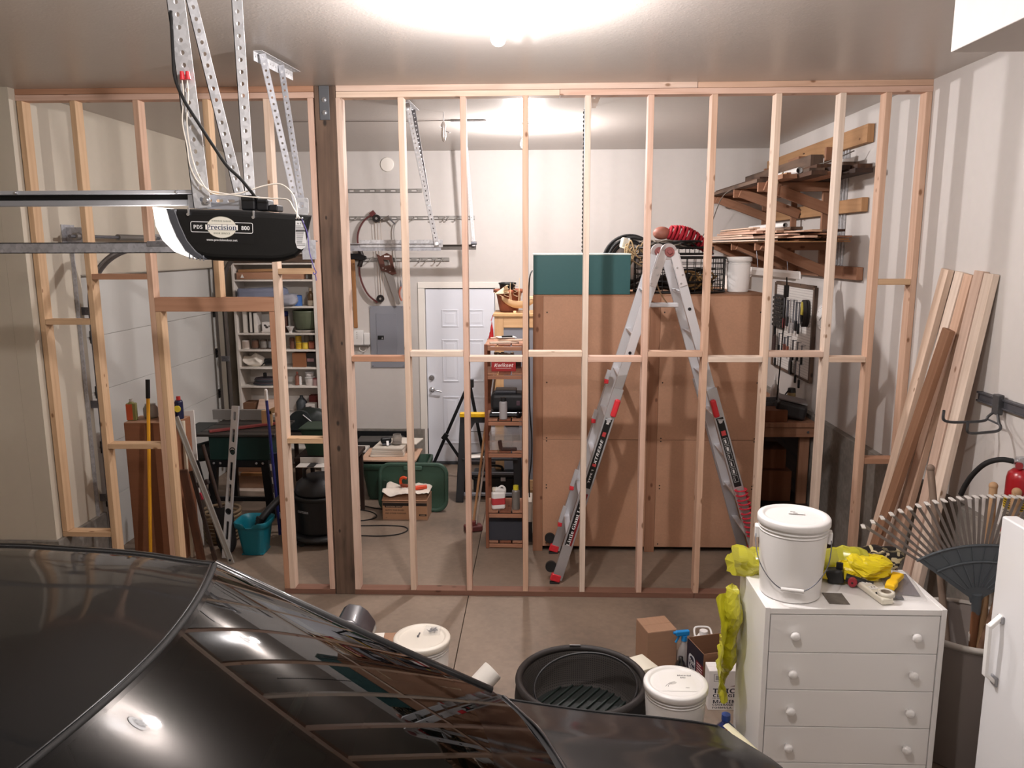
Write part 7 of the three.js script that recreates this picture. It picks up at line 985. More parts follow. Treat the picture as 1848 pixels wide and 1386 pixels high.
// ---------- things on the floor in front of the back wall ----------
{
  const bt = T('black_trough', 'black open trough of grey cloth on the boards against the back wall', 'trough', [-0.62, 0.30, -3.25]); const th = 0.006;
  P(bt, 'trough_side', bx(-0.95, -0.32, 0.30, 0.405, -3.42, -3.414, 0.002), blackPlastic); P(bt, 'trough_side', bx(-0.95, -0.32, 0.30, 0.36, -3.09, -3.084, 0.002), blackPlastic); P(bt, 'trough_side', bx(-0.95, -0.944, 0.30, 0.38, -3.413, -3.091, 0.002), blackPlastic); P(bt, 'trough_side', bx(-0.326, -0.32, 0.30, 0.38, -3.413, -3.091, 0.002), blackPlastic); P(bt, 'trough_floor', bx(-0.944, -0.326, 0.30, 0.306, -3.413, -3.091, 0), blackPlastic);
  P(bt, 'grey_cloth', lumpy(rb(0.5, 0.05, 0.24, 0.02, 8), 0.06, 14, 3).translate(-0.64, 0.34, -3.24), std(0x4d4a48, 0.9)); P(bt, 'white_rag', lumpy(rb(0.2, 0.012, 0.06, 0.004, 5), 0.03, 20, 5).translate(-0.48, 0.385, -3.12), clothWhite);
  const st = T('trough_stand', 'dark brown low table carrying the black trough by the back wall', 'table', [-0.62, 0, -3.2]); P(st, 'table_top', bx(-1.05, -0.3, 0.262, 0.298, -3.43, -3.0, 0.003), brownBoard); for (const [x, z] of [[-1.02, -3.40], [-0.36, -3.40], [-1.02, -3.06], [-0.36, -3.06]]) P(st, 'leg', bx(x, x + 0.05, 0, 0.261, z, z + 0.05, 0.003), brownBoard);
  const wbz = T('white_shelf_board', 'white board lying on the left end of the brown low table', 'board', [-0.87, 0.299, -3.03]); P(wbz, 'board', bx(-1.0, -0.72, 0.299, 0.325, -3.07, -2.85, 0.003), std(0xd9d3cc, 0.6));
  const pl = T('pale_plank', 'wide pale plank laid across the green tub', 'lumber', [-0.35, 0.385, -2.3], {}); P(pl, 'plank', bx(-0.625, -0.06, 0.392, 0.41, -2.62, -2.16, 0.003), mapped(pineTex[1], 0xe9d6c4, 0.7));
  const np = T('tile_stack', 'white tile boxes stacked on the pale plank', 'tiles', [-0.38, 0.411, -2.4], { local: true }); for (let i = 0; i < 4; i++) P(np, 'tile_box', rb(0.34 - 0.01 * i, 0.021, 0.30, 0.003).rotateY(0.08 - 0.05 * i).translate(0.0 + 0.008 * i, 0.0115 + 0.0225 * i, -0.02), [std(0xdcd4c8, 0.7), std(0xc9c0b4, 0.7)][i % 2]); P(np, 'loose_tile', rb(0.3, 0.012, 0.24, 0.002).rotateY(-0.15).translate(0.16, 0.1, -0.14), std(0xdad2c6, 0.7));
  const dg = T('black_power_tool', 'small black power tool on top of the white tile boxes', 'power tool', [-0.40, 0.512, -2.40], { ry: 0.3 }); P(dg, 'tool_body', rb(0.11, 0.06, 0.07, 0.02, 3).translate(0, 0.045, 0), blackPlastic); P(dg, 'tool_base', rb(0.09, 0.012, 0.08, 0.004).translate(0, 0.007, 0), steel); P(dg, 'tag', rb(0.025, 0.05, 0.004, 0.002).rotateX(-0.4).translate(0.01, 0.02, 0.05), whitePlastic);
  const gj = T('glass_jar', 'clear glass jar beside the black power tool on the tile boxes', 'jar', [-0.29, 0.512, -2.42], { local: true }); P(gj, 'jar', lathe([[0, 0], [0.045, 0], [0.05, 0.01], [0.05, 0.075], [0.04, 0.09], [0.04, 0.1], [0.037, 0.1], [0.037, 0.088], [0.046, 0.07], [0.046, 0.006], [0, 0.006]], 28), phy(0xe6e2de, 0.1, { transmission: 0.8, thickness: 0 })); P(gj, 'contents', cyl(0.044, 0.044, 0.03).translate(0, 0.007, 0), std(0x8a8078, 0.8));
  // green storage tub and its lid
  const tb = T('green_tub', 'dark green plastic storage tub under the pale plank', 'storage tub', [-0.28, 0, -2.3], { local: true });
  const rr4 = (y, hx, hz, r) => rrect(-hx, -hz, hx, hz, r, 5).map(([a, b]) => [a, y, b]); const rg = [rr4(0.004, 0.26, 0.14, 0.05), rr4(0.03, 0.275, 0.152, 0.05), rr4(0.32, 0.32, 0.185, 0.05), rr4(0.322, 0.345, 0.205, 0.05), rr4(0.35, 0.35, 0.21, 0.05), rr4(0.382, 0.35, 0.21, 0.05), rr4(0.382, 0.325, 0.19, 0.05), rr4(0.05, 0.27, 0.146, 0.05)]; const nn = rg[0].length;
  P(tb, 'tub_body', grid(nn, rg.length - 1, (u, v) => rg[Math.round(v * (rg.length - 1))][Math.round(u * nn) % nn]), std(0x2a4739, 0.5, 0, { side: THREE.DoubleSide })); P(tb, 'tub_base', rb(0.52, 0.012, 0.28, 0.004).translate(0, 0.012, 0), greenTub);
  const ld = T('tub_cover', 'dark green tub lid standing upright behind the printed carton', 'lid', [-0.04, 0, -1.83], { local: true }); const M = g => g.rotateX(-0.14).translate(0, 0.002, 0);
  P(ld, 'lid_panel', M(ext(shp(rrect(-0.325, 0.0, 0.325, 0.455, 0.10, 8)), 0.03, 0.012, 3)), greenTub); P(ld, 'lid_rim', M(ext(shp(rrect(-0.335, -0.005, 0.335, 0.465, 0.11, 8), [rrect(-0.30, 0.03, 0.30, 0.43, 0.085, 8).reverse()]), 0.045, 0.012, 3)), std(0x2f4c3e, 0.5)); P(ld, 'latch_bar', M(ext(shp(rrect(-0.09, 0.395, 0.09, 0.435, 0.012, 3)), 0.055, 0.006, 2)), std(0x375547, 0.5)); P(ld, 'latch_slot', M(ext(shp(rrect(-0.29, 0.13, -0.255, 0.3, 0.015, 3)), 0.036, 0.004, 1)), std(0x223a2e, 0.5));
  // carton with tools
  const cb = T('printed_carton', 'low brown carton with black lettering and a torn open top', 'box', [-0.075, 0, -1.72], { ry: -0.02 }); const dep = 0.3;
  carton(cb, 0.42, 0.2, dep, cardboard, { flaps: false }); P(cb, 'front_flap', rb(0.42, 0.003, 0.08, 0.001).rotateX(0.35).translate(0, 0.205, dep / 2 - 0.02), mapped(cardTex, 0xe9ddd0, 0.8)); P(cb, 'top_layer', rb(0.405, 0.04, 0.28, 0.004).translate(0, 0.222, -0.02), cardboardDark);
  P(cb, 'printed_front', decal(0.41, 0.155).translate(0, 0.088, dep / 2 + 0.0008), printMat(768, 290, (x, w, h) => { x.fillStyle = '#ab8161'; x.fillRect(0, 0, w, h); x.fillStyle = '#231a16'; x.fillRect(0, 0, w, 52); x.fillStyle = '#231a16'; x.beginPath(); x.moveTo(30, 52); x.lineTo(350, 52); x.lineTo(330, 84); x.lineTo(40, 84); x.fill(); text(x, 'NORTHERN SUPPLY', 190, 66, 'italic bold 30px sans-serif', '#b99a80'); text(x, 'SAFETY YOUR BOXES', 40, 130, 'bold 34px sans-serif', '#231a16', 'left'); text(x, 'AND OTHER PURPOSES', 40, 186, 'bold 34px sans-serif', '#231a16', 'left'); x.fillRect(630, 196, 128, 36); text(x, 'GUARD', 694, 214, 'bold 26px sans-serif', '#b99a80'); text(x, '24', 44, 268, '22px sans-serif', '#3a2c24', 'left'); }, 0.8));
  const pp = T('white_cloth', 'crumpled white paper towel spread over the printed carton', 'cloth', [-0.07, 0.245, -1.72], { local: true }); P(pp, 'cloth', (() => { const g = grid(36, 26, (u, v) => { const x = (u - 0.5) * 0.43, q = (v - 0.5) * 0.31, n = fbm(u, v, 5, 4, 4, 7), e = Math.max(Math.abs(u - 0.5), Math.abs(v - 0.5)) * 2; return [x + 0.01 * (n - 0.5), 0.006 + 0.05 * n * n + (u < 0.35 ? 0.03 * Math.sin(v * 9 + u * 8) * (0.35 - u) * 3 : 0) - (e > 0.9 ? 0.012 * (e - 0.9) * 10 : 0), q]; }); return g; })(), std(0xe2d8cc, 0.9, 0, { side: THREE.DoubleSide }));
  const os = T('orange_saw', 'orange handled tool standing on the white towel over the carton', 'saw', [-0.07, 0.275, -1.72], { local: true }); P(os, 'saw_handle', tube([[-0.03, 0.0, 0.0], [-0.065, 0.03, 0.0], [-0.065, 0.075, 0], [-0.04, 0.09, 0], [-0.01, 0.08, 0]], 0.014), orange); P(os, 'saw_body', rb(0.1, 0.03, 0.03, 0.01, 2).rotateZ(-0.12).translate(-0.02, 0.012, 0.005), std(0x8a3d20, 0.5));
  const oh = T('orange_grip', 'orange rubber grip lying on the right side of the white towel', 'tool', [0.055, 0.268, -1.67], { ry: 0.35 }); P(oh, 'grip', lumpy(rod([-0.07, 0.016, 0], [0.06, 0.02, 0], 0.021, 0.018, 16), 0.004, 40, 2), orangeRed); P(oh, 'tip', rod([-0.07, 0.016, 0], [-0.12, 0.014, 0.0], 0.009, 0.005, 10), steel);
  const cd = T('floor_cord', 'black electric cord looped on the floor beyond the partition', 'cord', [-0.4, 0, -1.3]); P(cd, 'cord', tube([[-0.75, 0.006, -1.15], [-0.39, 0.006, -1.155], [-0.22, 0.006, -1.15], [-0.07, 0.006, -1.20], [-0.01, 0.006, -1.30], [-0.05, 0.006, -1.38], [-0.20, 0.006, -1.41], [-0.45, 0.006, -1.40], [-0.85, 0.006, -1.40]], 0.0055, false, 6, 90), blackRubber); P(cd, 'cord_loop', tube([[-0.95, 0.006, -1.55], [-0.56, 0.006, -1.52], [-0.40, 0.006, -1.57], [-0.36, 0.006, -1.64], [-0.41, 0.006, -1.75], [-0.55, 0.006, -1.83], [-0.9, 0.006, -1.86]], 0.0055, false, 6, 70), blackRubber); P(cd, 'cord_end', tube([[-0.9, 0.006, -1.98], [-0.56, 0.006, -1.95], [-0.42, 0.006, -1.88], [-0.32, 0.006, -1.85], [-0.287, 0.006, -1.85]], 0.0055, false, 6, 40), blackRubber);
  // sawhorse stand and folding leg set in front of the door
  const sh = T('work_stand', 'grey plastic folding sawhorse with a yellow top beside the slatted stand', 'sawhorse', [0.65, 0, -2.3]); P(sh, 'yellow_top', bx(0.38, 0.97, 0.845, 0.885, -2.24, -2.16, 0.006, 2), yellow); const gm = std(0x26282c, 0.55);
  for (const [x, xb, z] of [[0.42, 0.375, -2.10], [0.92, 0.96, -2.10], [0.42, 0.375, -2.42], [0.92, 0.96, -2.42]]) P(sh, 'leg', stick([xb, 0.0, z + (z > -2.3 ? 0.0 : -0.02)], [x, 0.843, -2.2], 0.075, 0.04, [1, 0, 0], 0.006), gm); P(sh, 'shelf', bx(0.40, 0.95, 0.42, 0.44, -2.36, -2.12, 0.004), gm); P(sh, 'apron', ext(shp([[0.42, 0.70], [0.92, 0.70], [0.92, 0.843], [0.42, 0.843]], [[[0.48, 0.70], [0.53, 0.79], [0.81, 0.79], [0.86, 0.70]]]), 0.02).translate(0, 0, -2.19), gm); P(sh, 'cross_bar', bx(0.40, 0.95, 0.06, 0.09, -2.14, -2.11, 0.004), std(0x7d7f86, 0.5)); P(sh, 'cross_bar', bx(0.40, 0.95, 0.27, 0.30, -2.15, -2.13, 0.004), std(0x5a5c62, 0.5));
  const pg = T('paper_sheet', 'white paper lying on the shelf of the grey sawhorse', 'paper', [0.52, 0.441, -2.2], { ry: 0.3 }); P(pg, 'sheet', lumpy(rb(0.17, 0.004, 0.12, 0.001, 4), 0.012, 20, 5).translate(0, 0.006, 0), paperWhite); const tb2 = T('black_toolbox', 'black toolbox with silver latches on the floor under the grey sawhorse', 'toolbox', [0.70, 0, -2.36], { ry: 0 }); P(tb2, 'toolbox_body', rb(0.4, 0.2, 0.2, 0.012, 2).translate(0, 0.1, 0), blackPlastic); P(tb2, 'toolbox_lid', rb(0.41, 0.05, 0.21, 0.016, 2).translate(0, 0.226, 0), std(0x1b1c1f, 0.5)); P(tb2, 'latch', rb(0.05, 0.04, 0.006, 0.002).translate(-0.1, 0.19, 0.105), aluminum); P(tb2, 'latch', rb(0.05, 0.04, 0.006, 0.002).translate(0.1, 0.19, 0.105), aluminum); P(tb2, 'toolbox_handle', tube([[-0.09, 0.25, 0], [-0.08, 0.29, 0], [0.08, 0.29, 0], [0.09, 0.25, 0]], 0.012), blackPlastic);
  const fs = T('folding_stand', 'black metal folding stand with angled legs in front of the steel door', 'stand', [0.36, 0, -2.95]); P(fs, 'leg', stick([-0.06, 0.0, -2.88], [0.395, 1.03, -2.95], 0.034, 0.02, [1, 0, 0]), blackMetal); P(fs, 'leg', stick([0.60, 0.0, -2.95], [0.41, 1.03, -2.99], 0.034, 0.02, [1, 0, 0]), blackMetal); P(fs, 'brace', stick([0.145, 0.47, -2.90], [0.46, 0.0, -2.86], 0.03, 0.018, [1, 0, 0]), blackMetal); P(fs, 'brace_clamp', stick([0.12, 0.44, -2.895], [0.165, 0.50, -2.90], 0.055, 0.03, [1, 0, 0], 0.006), blackMetal); P(fs, 'stand_head', bx(0.35, 0.455, 1.0, 1.09, -3.0, -2.94, 0.008, 2), blackPlastic);
  const mp = T('dust_mop', 'tan pole with a dark red base leaning against the slatted stand', 'mop', [0.57, 0, -1.3]); P(mp, 'pole', rod([0.575, 0.05, -1.305], [0.752, 1.42, -1.35], 0.011, 0.011, 12), mapped(pineTex[0], 0xd9b48c, 0.6)); P(mp, 'second_pole', rod([0.60, 0.05, -1.33], [0.78, 1.40, -1.372], 0.009, 0.009, 12), std(0xb7aaa0, 0.5)); P(mp, 'mop_base', rb(0.16, 0.055, 0.09, 0.014, 3).rotateY(0.3).translate(0.575, 0.03, -1.31), std(0x5a2826, 0.6)); P(mp, 'base_clip', rb(0.05, 0.05, 0.05, 0.012, 2).translate(0.575, 0.075, -1.31), std(0x74302c, 0.5));
  const wk = T('white_block', 'white block on a dark foot beside the corner post of the storage box', 'block', [1.075, 0, -1.2], {}); P(wk, 'block', bx(1.062, 1.10, 0.18, 0.36, -1.3, -1.05, 0.004), std(0xc9bdb2, 0.6)); P(wk, 'foot', bx(1.06, 1.10, 0, 0.179, -1.3, -1.06, 0.004), std(0x2a2322, 0.7));
}

// ---------- lumber rack on the right wall ----------
{
  const t = T('lumber_rack', 'brown wooden lumber rack with angled arms on the right wall', 'rack', [3.4, 2.2, -2.1]);
  const xw = XR - 0.004;
  P(t, 'wall_rail', bx(xw - 0.052, xw, 3.25, 3.385, -3.45, -0.85, 0.004), oldPine, { grain: 2 }); P(t, 'wall_rail', bx(xw - 0.052, xw, 2.745, 2.85, -3.45, -0.865, 0.004), oldPine, { grain: 2 }); P(t, 'wall_rail', bx(xw - 0.052, xw, 2.225, 2.325, -3.45, -0.865, 0.004), rackWood, { grain: 2 });
  for (const z of [-1.50, -2.32, -3.30]) {
    for (const [ya, yb] of [[2.975, 2.76], [2.49, 2.24]]) {
      P(t, 'arm', stick([xw - 0.053, ya, z], [2.985, ya, z], 0.038, 0.075, [0, 0, 1]), rackWood);
      P(t, 'brace', stick([xw - 0.06, yb + 0.02, z + 0.042], [3.035, ya + 0.01, z + 0.042], 0.038, 0.085, [0, 0, 1]), rackWood);
    }
    P(t, 'upright', bx(xw - 0.105, xw - 0.054, 2.23, 3.30, z - 0.075, z - 0.037, 0.003), rackWood);
    const b = []; for (const y of [3.31, 2.80, 2.28]) for (const [dy, dz] of [[0.018, 0.012], [-0.018, 0.012], [0.018, -0.012], [-0.018, -0.012]]) b.push(rot(cyl(0.006, 0.005, 0.003, 8), 0, 0, Math.PI / 2).translate(xw - 0.054, y + dy, z + 0.06 + dz)); P(t, 'nail_heads', b, blackMetal, { kind: 'stuff' });
  }
  for (const [y0, y1] of [[2.33, 2.745], [2.855, 3.25]]) for (const z of [-1.42, -1.36, -1.30]) P(t, 'steel_standard', bx(xw - 0.014, xw, y0, y1, z - 0.008, z + 0.008, 0.001), galvLight);
  // boards lying on the arms; each its own piece
  const r = rng(404); let n = 0;
  const mats = [brownBoard, rackWood, mapped(darkWoodTex, 0xc9a98c, 0.75), oldPine, blackWood, mapped(pineTex[1], 0xd9b48c, 0.75)];
  const B = (label, x, y, w, h, z0, z1, m, roll = 0) => { const q = T('rack_board', label, 'lumber', [x, y, (z0 + z1) / 2], { local: true }); P(q, 'board', rb(w, h, z1 - z0, 0.002).rotateZ(roll).translate(0, h / 2 + 0.001, 0), m, { grain: 2 }); return q; };
  const Y1 = 3.013, Y2 = 2.528;
  const L2 = Y1 + 0.034, L3 = L2 + 0.034;
  B('thick dark brown beam on the top rack shelf with a square cut end', 3.36, L3 + 0.031, 0.10, 0.09, -3.2, -1.2, mats[0]); B('short upright brown block standing on the top rack shelf behind the beam', 3.53, L3 + 0.031, 0.09, 0.17, -2.35, -2.05, mats[1]); B('white painted board on top of the planks near the wall on the rack', 3.53, L3 + 0.031, 0.09, 0.035, -1.9, -1.0, whitePaint);
  B('lowest dark brown plank at the wall side of the top rack shelf', 3.52, Y1, 0.13, 0.033, -3.3, -0.66, mats[4]); B('lowest brown plank second from the wall on the top rack shelf', 3.385, Y1, 0.125, 0.033, -3.3, -0.92, mats[1]); B('lowest dark plank in the middle of the top rack shelf', 3.255, Y1, 0.12, 0.033, -3.35, -0.82, mats[2]); B('lowest reddish plank second from the outer edge of the top shelf', 3.13, Y1, 0.115, 0.033, -3.35, -1.12, mats[1]); B('outermost long brown plank on the top rack shelf', 3.02, Y1, 0.09, 0.03, -3.42, -1.5, mats[0]);
  B('dark plank in the second layer at the wall side of the top shelf', 3.54, L2, 0.11, 0.033, -3.1, -0.70, mats[2]); B('black plank in the second layer in the middle of the top shelf', 3.42, L2, 0.11, 0.033, -3.0, -0.80, mats[4]); B('brown plank with a square end in the second layer of the top shelf', 3.29, L2, 0.12, 0.033, -2.9, -0.98, mats[0]); B('thin brown plank in the second layer at the outer side of the top shelf', 3.08, L2, 0.10, 0.022, -3.3, -1.62, mats[2]);
  B('dark plank in the third layer near the wall on the top shelf', 3.50, L3, 0.12, 0.03, -2.9, -0.86, mats[0]); B('brown plank in the third layer under the thick beam', 3.36, L3, 0.12, 0.03, -2.9, -1.02, mats[2]); B('pale strip lying on the outer planks of the top rack shelf', 3.13, L2, 0.035, 0.014, -2.9, -1.15, mats[5]);
  const pp = T('white_pipe', 'white plastic pipe with an open end on the top rack shelf', 'pipe', [3.205, L2 + 0.028, -2.06], { local: true }); P(pp, 'pipe', lathe([[0.021, -0.95], [0.0265, -0.95], [0.0265, 0.93], [0.021, 0.93], [0.021, -0.95]], 26).rotateX(Math.PI / 2), whitePlastic); P(pp, 'bore', rod([0, 0, -0.9], [0, 0, 0.86], 0.0208, 0.0208, 20), std(0x3a2f2c, 0.8));
  // lower shelf: many thin strips and boards
  for (let i = 0; i < 26; i++) { const lay = Math.floor(i / 6), x = 2.98 + (i % 6) * 0.095 + r() * 0.05 + lay * 0.015, w = 0.05 + r() * 0.09, h = 0.009 + r() * 0.012, z1 = -0.78 - r() * 0.75 - (x < 3.15 ? 0.35 : 0), z0 = -3.25 + r() * 0.3; const q = B(i % 2 ? 'thin pale wooden strip in the heap on the lower rack shelf' : 'thin brown wooden strip in the heap on the lower rack shelf', x, Y2 + lay * 0.0225, w, h, z0, z1, x < 3.2 ? pine[i % 5] : [pine[4], oldPine, mats[2], mats[1]][i % 4], 0); q.rotation.y = (r() - 0.5) * 0.06; q.userData.group = i % 2 ? 'pale strips on the lower rack shelf' : 'brown strips on the lower rack shelf'; }
  B('wide plywood sheet under the heap of strips on the lower rack shelf', 3.28, Y2 - 0.0, 0.58, 0.010, -3.35, -0.95, oldPine).position.y = Y2 - 0.012; B('dark plank on the heap of strips on the lower rack shelf', 3.28, Y2 + 0.092, 0.1, 0.025, -2.9, -1.35, mats[0]); B('pale board topmost on the heap of the lower rack shelf', 3.12, Y2 + 0.092, 0.11, 0.018, -2.9, -1.5, pine[1]); B('thin pale strip slanting above the heap on the lower rack shelf', 3.06, Y2 + 0.112, 0.06, 0.012, -3.0, -1.75, pine[2]);
  const p2 = T('white_pipe', 'short white pipe end lying on the heap of strips on the lower rack shelf', 'pipe', [3.23, Y2 + 0.135, -2.0], { local: true }); P(p2, 'pipe', lathe([[0.016, -0.6], [0.021, -0.6], [0.021, 0.5], [0.016, 0.5], [0.016, -0.6]], 22).rotateX(Math.PI / 2), whitePlastic); P(p2, 'bore', rod([0, 0, -0.55], [0, 0, 0.45], 0.0158, 0.0158, 16), std(0x3a2f2c, 0.8));
  // rope with a hook hung from the rack
  const rp = T('rack_rope', 'thin grey rope with a metal hook strung along the lumber rack', 'rope', [3.0, 2.6, -1.9]); P(rp, 'rope', tube([[3.55, 3.20, -0.95], [3.42, 3.14, -1.1], [3.25, 3.10, -1.5], [3.05, 3.04, -2.0], [2.95, 2.97, -2.6], [2.90, 2.7, -2.9], [2.80, 2.5, -3.1]], 0.005, false, 6, 70), std(0x6a625a, 0.8)); P(rp, 'hanging_rope', tube([[3.16, 3.085, -1.40], [3.12, 3.02, -1.38], [3.10, 2.85, -1.38], [3.085, 2.6, -1.38], [3.10, 2.42, -1.38]], 0.0055, false, 6, 50), std(0x9a8468, 0.8)); P(rp, 'snap_hook', merge([rod([3.10, 2.42, -1.38], [3.105, 2.34, -1.38], 0.013, 0.009, 12), rod([3.105, 2.34, -1.38], [3.108, 2.27, -1.38], 0.005, 0.003, 8)]), boltSteel);
  // shop light under the rack
  const sl = T('shop_light', 'short white fluorescent light hung under the lumber rack near the pegboard', 'lamp', [3.1, 2.26, -1.37]), sp = [[-0.075, -0.028], [-0.06, 0.012], [-0.03, 0.034], [0.03, 0.034], [0.06, 0.012], [0.075, -0.028], [0.066, -0.03], [-0.066, -0.03]];
  P(sl, 'housing', ext(shp(sp), 0.40, 0.002).rotateY(Math.PI / 2).rotateZ(-0.1).translate(2.915, 2.285, -1.37), std(0xe9e4e0, 0.4)); P(sl, 'end_cap', ext(shp(sp.map(([a, b]) => [a * 1.06, b * 1.06])), 0.012, 0.002).rotateY(Math.PI / 2).rotateZ(-0.1).translate(3.312, 2.245, -1.37), whitePlastic); P(sl, 'tube_lamp', rod([2.93, 2.252, -1.37], [3.30, 2.215, -1.37], 0.016, 0.016, 14), std(0xe5e0dc, 0.3)); P(sl, 'hanger', rod([3.0, 2.30, -1.42], [3.0, 2.47, -1.5], 0.003, 0.003, 6), steel); P(sl, 'hanger', rod([3.25, 2.28, -1.42], [3.25, 2.47, -1.5], 0.003, 0.003, 6), steel);
  const cd = T('lamp_cord', 'black cord with a switch block hanging from the shop light', 'cord', [3.19, 1.8, -1.3]); P(cd, 'cord', tube([[3.205, 2.235, -1.30], [3.205, 2.18, -1.285], [3.20, 2.0, -1.28], [3.192, 1.7, -1.28], [3.182, 1.4, -1.28], [3.178, 1.2, -1.29]], 0.0055, false, 6, 60), blackRubber); P(cd, 'switch_block', bx(3.185, 3.222, 2.07, 2.17, -1.30, -1.265, 0.006, 2), blackPlastic);
}
// ---------- pegboard, clock, workbench ----------
{
  const xp = 3.627, rx = g => g; // tools hang on the board's face, which looks towards -x
  const t = T('pegboard', 'white pegboard in a brown frame on the right wall above the workbench', 'pegboard', [3.64, 1.7, -2.4]);
  P(t, 'board', bx(3.634, 3.652, 1.27, 2.10, -2.97, -1.855, 0.001), mapped(tex(64, 64, 0.025, 0.025, (u, v) => { const d = Math.hypot(u - 0.5, v - 0.5); return d < 0.14 ? [0.25, 0.22, 0.2] : [0.88, 0.86, 0.84]; }), 0xffffff, 0.55), { grain: 2 });
  for (const [y0, y1, z0, z1] of [[1.25, 2.12, -1.855, -1.815], [1.25, 2.12, -3.01, -2.97], [2.10, 2.135, -2.97, -1.855], [1.25, 1.27, -2.97, -1.855]]) P(t, 'frame', bx(3.62, 3.653, y0, y1, z0, z1, 0.002), brownBoard);
  const r = rng(212); const X = 3.60;
  const hang = (name, label, z, y, len, w, m, m2, hl = 0.1) => { const q = T(name, label, 'hand tool', [X, y, z]); P(q, 'tool_handle', along(rb(0.02, hl, w, 0.007, 2).translate(0, hl / 2, 0), [X, y - len, z], [X, y - len + 1, z]), m); P(q, 'tool_shaft', rod([X, y - len + hl * 0.9, z], [X, y, z], w * 0.22, w * 0.18, 10), m2); P(q, 'peg', rod([X - 0.012, y - 0.01, z], [3.634, y - 0.006, z], 0.003, 0.003, 6), steel); return q; };
  const ring = (label, z, y, R, m) => { const q = T('hanging_cable', label, 'cable', [X, y, z]); for (let i = 0; i < 6; i++) P(q, 'loop', new THREE.TorusGeometry(R, 0.009, 8, 32).scale(0.55, 1.35, 1).rotateY(Math.PI / 2).translate(X - 0.02 + 0.008 * i, y - R * 1.2, z + 0.006 * (i % 3)), m); return q; };
  const bl = T('drill_bit_rack', 'dark socket rack filling the upper left of the pegboard', 'tool rack', [3.61, 1.85, -2.80]); P(bl, 'rack_plate', bx(3.605, 3.63, 1.66, 2.0, -2.95, -2.64, 0.004), std(0x2b2928, 0.6)); for (let i = 0; i < 7; i++) for (let k = 0; k < 6; k++) P(bl, 'socket', rod([3.605, 1.69 + i * 0.046, -2.92 + k * 0.05], [3.585, 1.69 + i * 0.046, -2.92 + k * 0.05], 0.014, 0.014, 8), std(0x55504c, 0.4, 0.5));
  const list = [['screwdriver', 'red handled screwdriver at the upper row of the pegboard', -2.58, 1.98, 0.30, 0.035, darkRed, steel], ['pliers', 'dark pliers right of the red screwdriver on the pegboard', -2.48, 1.97, 0.26, 0.06, blackPlastic, steel], ['pry_bar', 'bright steel pry bar in the upper row of the pegboard', -2.40, 1.98, 0.33, 0.03, boltSteel, boltSteel], ['wrench', 'long bright wrench left of the dark snips on the pegboard', -2.30, 1.98, 0.32, 0.035, boltSteel, steel], ['snips', 'dark tin snips in the middle of the upper pegboard row', -2.22, 1.97, 0.28, 0.055, blackMetal, steel], ['file', 'thin dark file left of the coiled cable on the pegboard', -2.14, 1.97, 0.30, 0.03, blackMetal, steel]];
  for (const a of list) hang(...a);
  ring('large dark coiled extension cable at the right of the pegboard', -1.98, 1.98, 0.085, std(0x2c2623, 0.7)); const yt = T('yellow_tape_tool', 'yellow handled tool hanging over the coiled cable on the pegboard', 'hand tool', [X, 1.97, -1.99]); P(yt, 'handle', bx(X - 0.03, X - 0.005, 1.86, 1.985, -2.015, -1.965, 0.008, 2), std(0xb9a83a, 0.5)); P(yt, 'tail', rod([X - 0.02, 1.86, -1.99], [X - 0.02, 1.80, -1.99], 0.01, 0.006), blackMetal);
  const low = [['caulk_gun', 'dark red and black clamp hanging at the left of the middle pegboard row', -2.86, 1.68, 0.26, 0.07, std(0x3b2523, 0.6), blackMetal, 0.17], ['chisel', 'thin dark chisel hanging in the middle pegboard row', -2.70, 1.62, 0.2, 0.028, blackMetal, steel, 0.08], ['square', 'brown handled square hanging in the middle pegboard row', -2.52, 1.60, 0.19, 0.05, std(0x6e3a2c, 0.6), steel, 0.12], ['hammer', 'orange brown hammer in the middle pegboard row', -2.42, 1.62, 0.2, 0.045, std(0x8a4a34, 0.6), steel, 0.1], ['wire_brush', 'dark wire brush hanging below the long file on the pegboard', -2.26, 1.60, 0.2, 0.04, blackPlastic, steel, 0.08], ['awl', 'slim dark awl at the right of the middle pegboard row', -2.12, 1.60, 0.18, 0.025, blackPlastic, steel, 0.08], ['nut_driver', 'slim dark nut driver near the right frame of the pegboard', -2.0, 1.58, 0.18, 0.025, blackPlastic, steel, 0.08], ['shears', 'thick dark shears hanging in the lower pegboard row', -2.30, 1.43, 0.17, 0.07, blackPlastic, steel, 0.13], ['hex_key', 'long thin dark key hanging low at the right of the pegboard', -2.14, 1.42, 0.22, 0.025, blackPlastic, steel, 0.08], ['scriber', 'long thin scriber hanging lowest at the right of the pegboard', -2.03, 1.40, 0.23, 0.025, blackPlastic, steel, 0.08], ['punch', 'short dark punch hanging low at the left of the pegboard', -2.80, 1.43, 0.16, 0.03, blackPlastic, steel, 0.08]];
  for (const a of low) hang(...a);
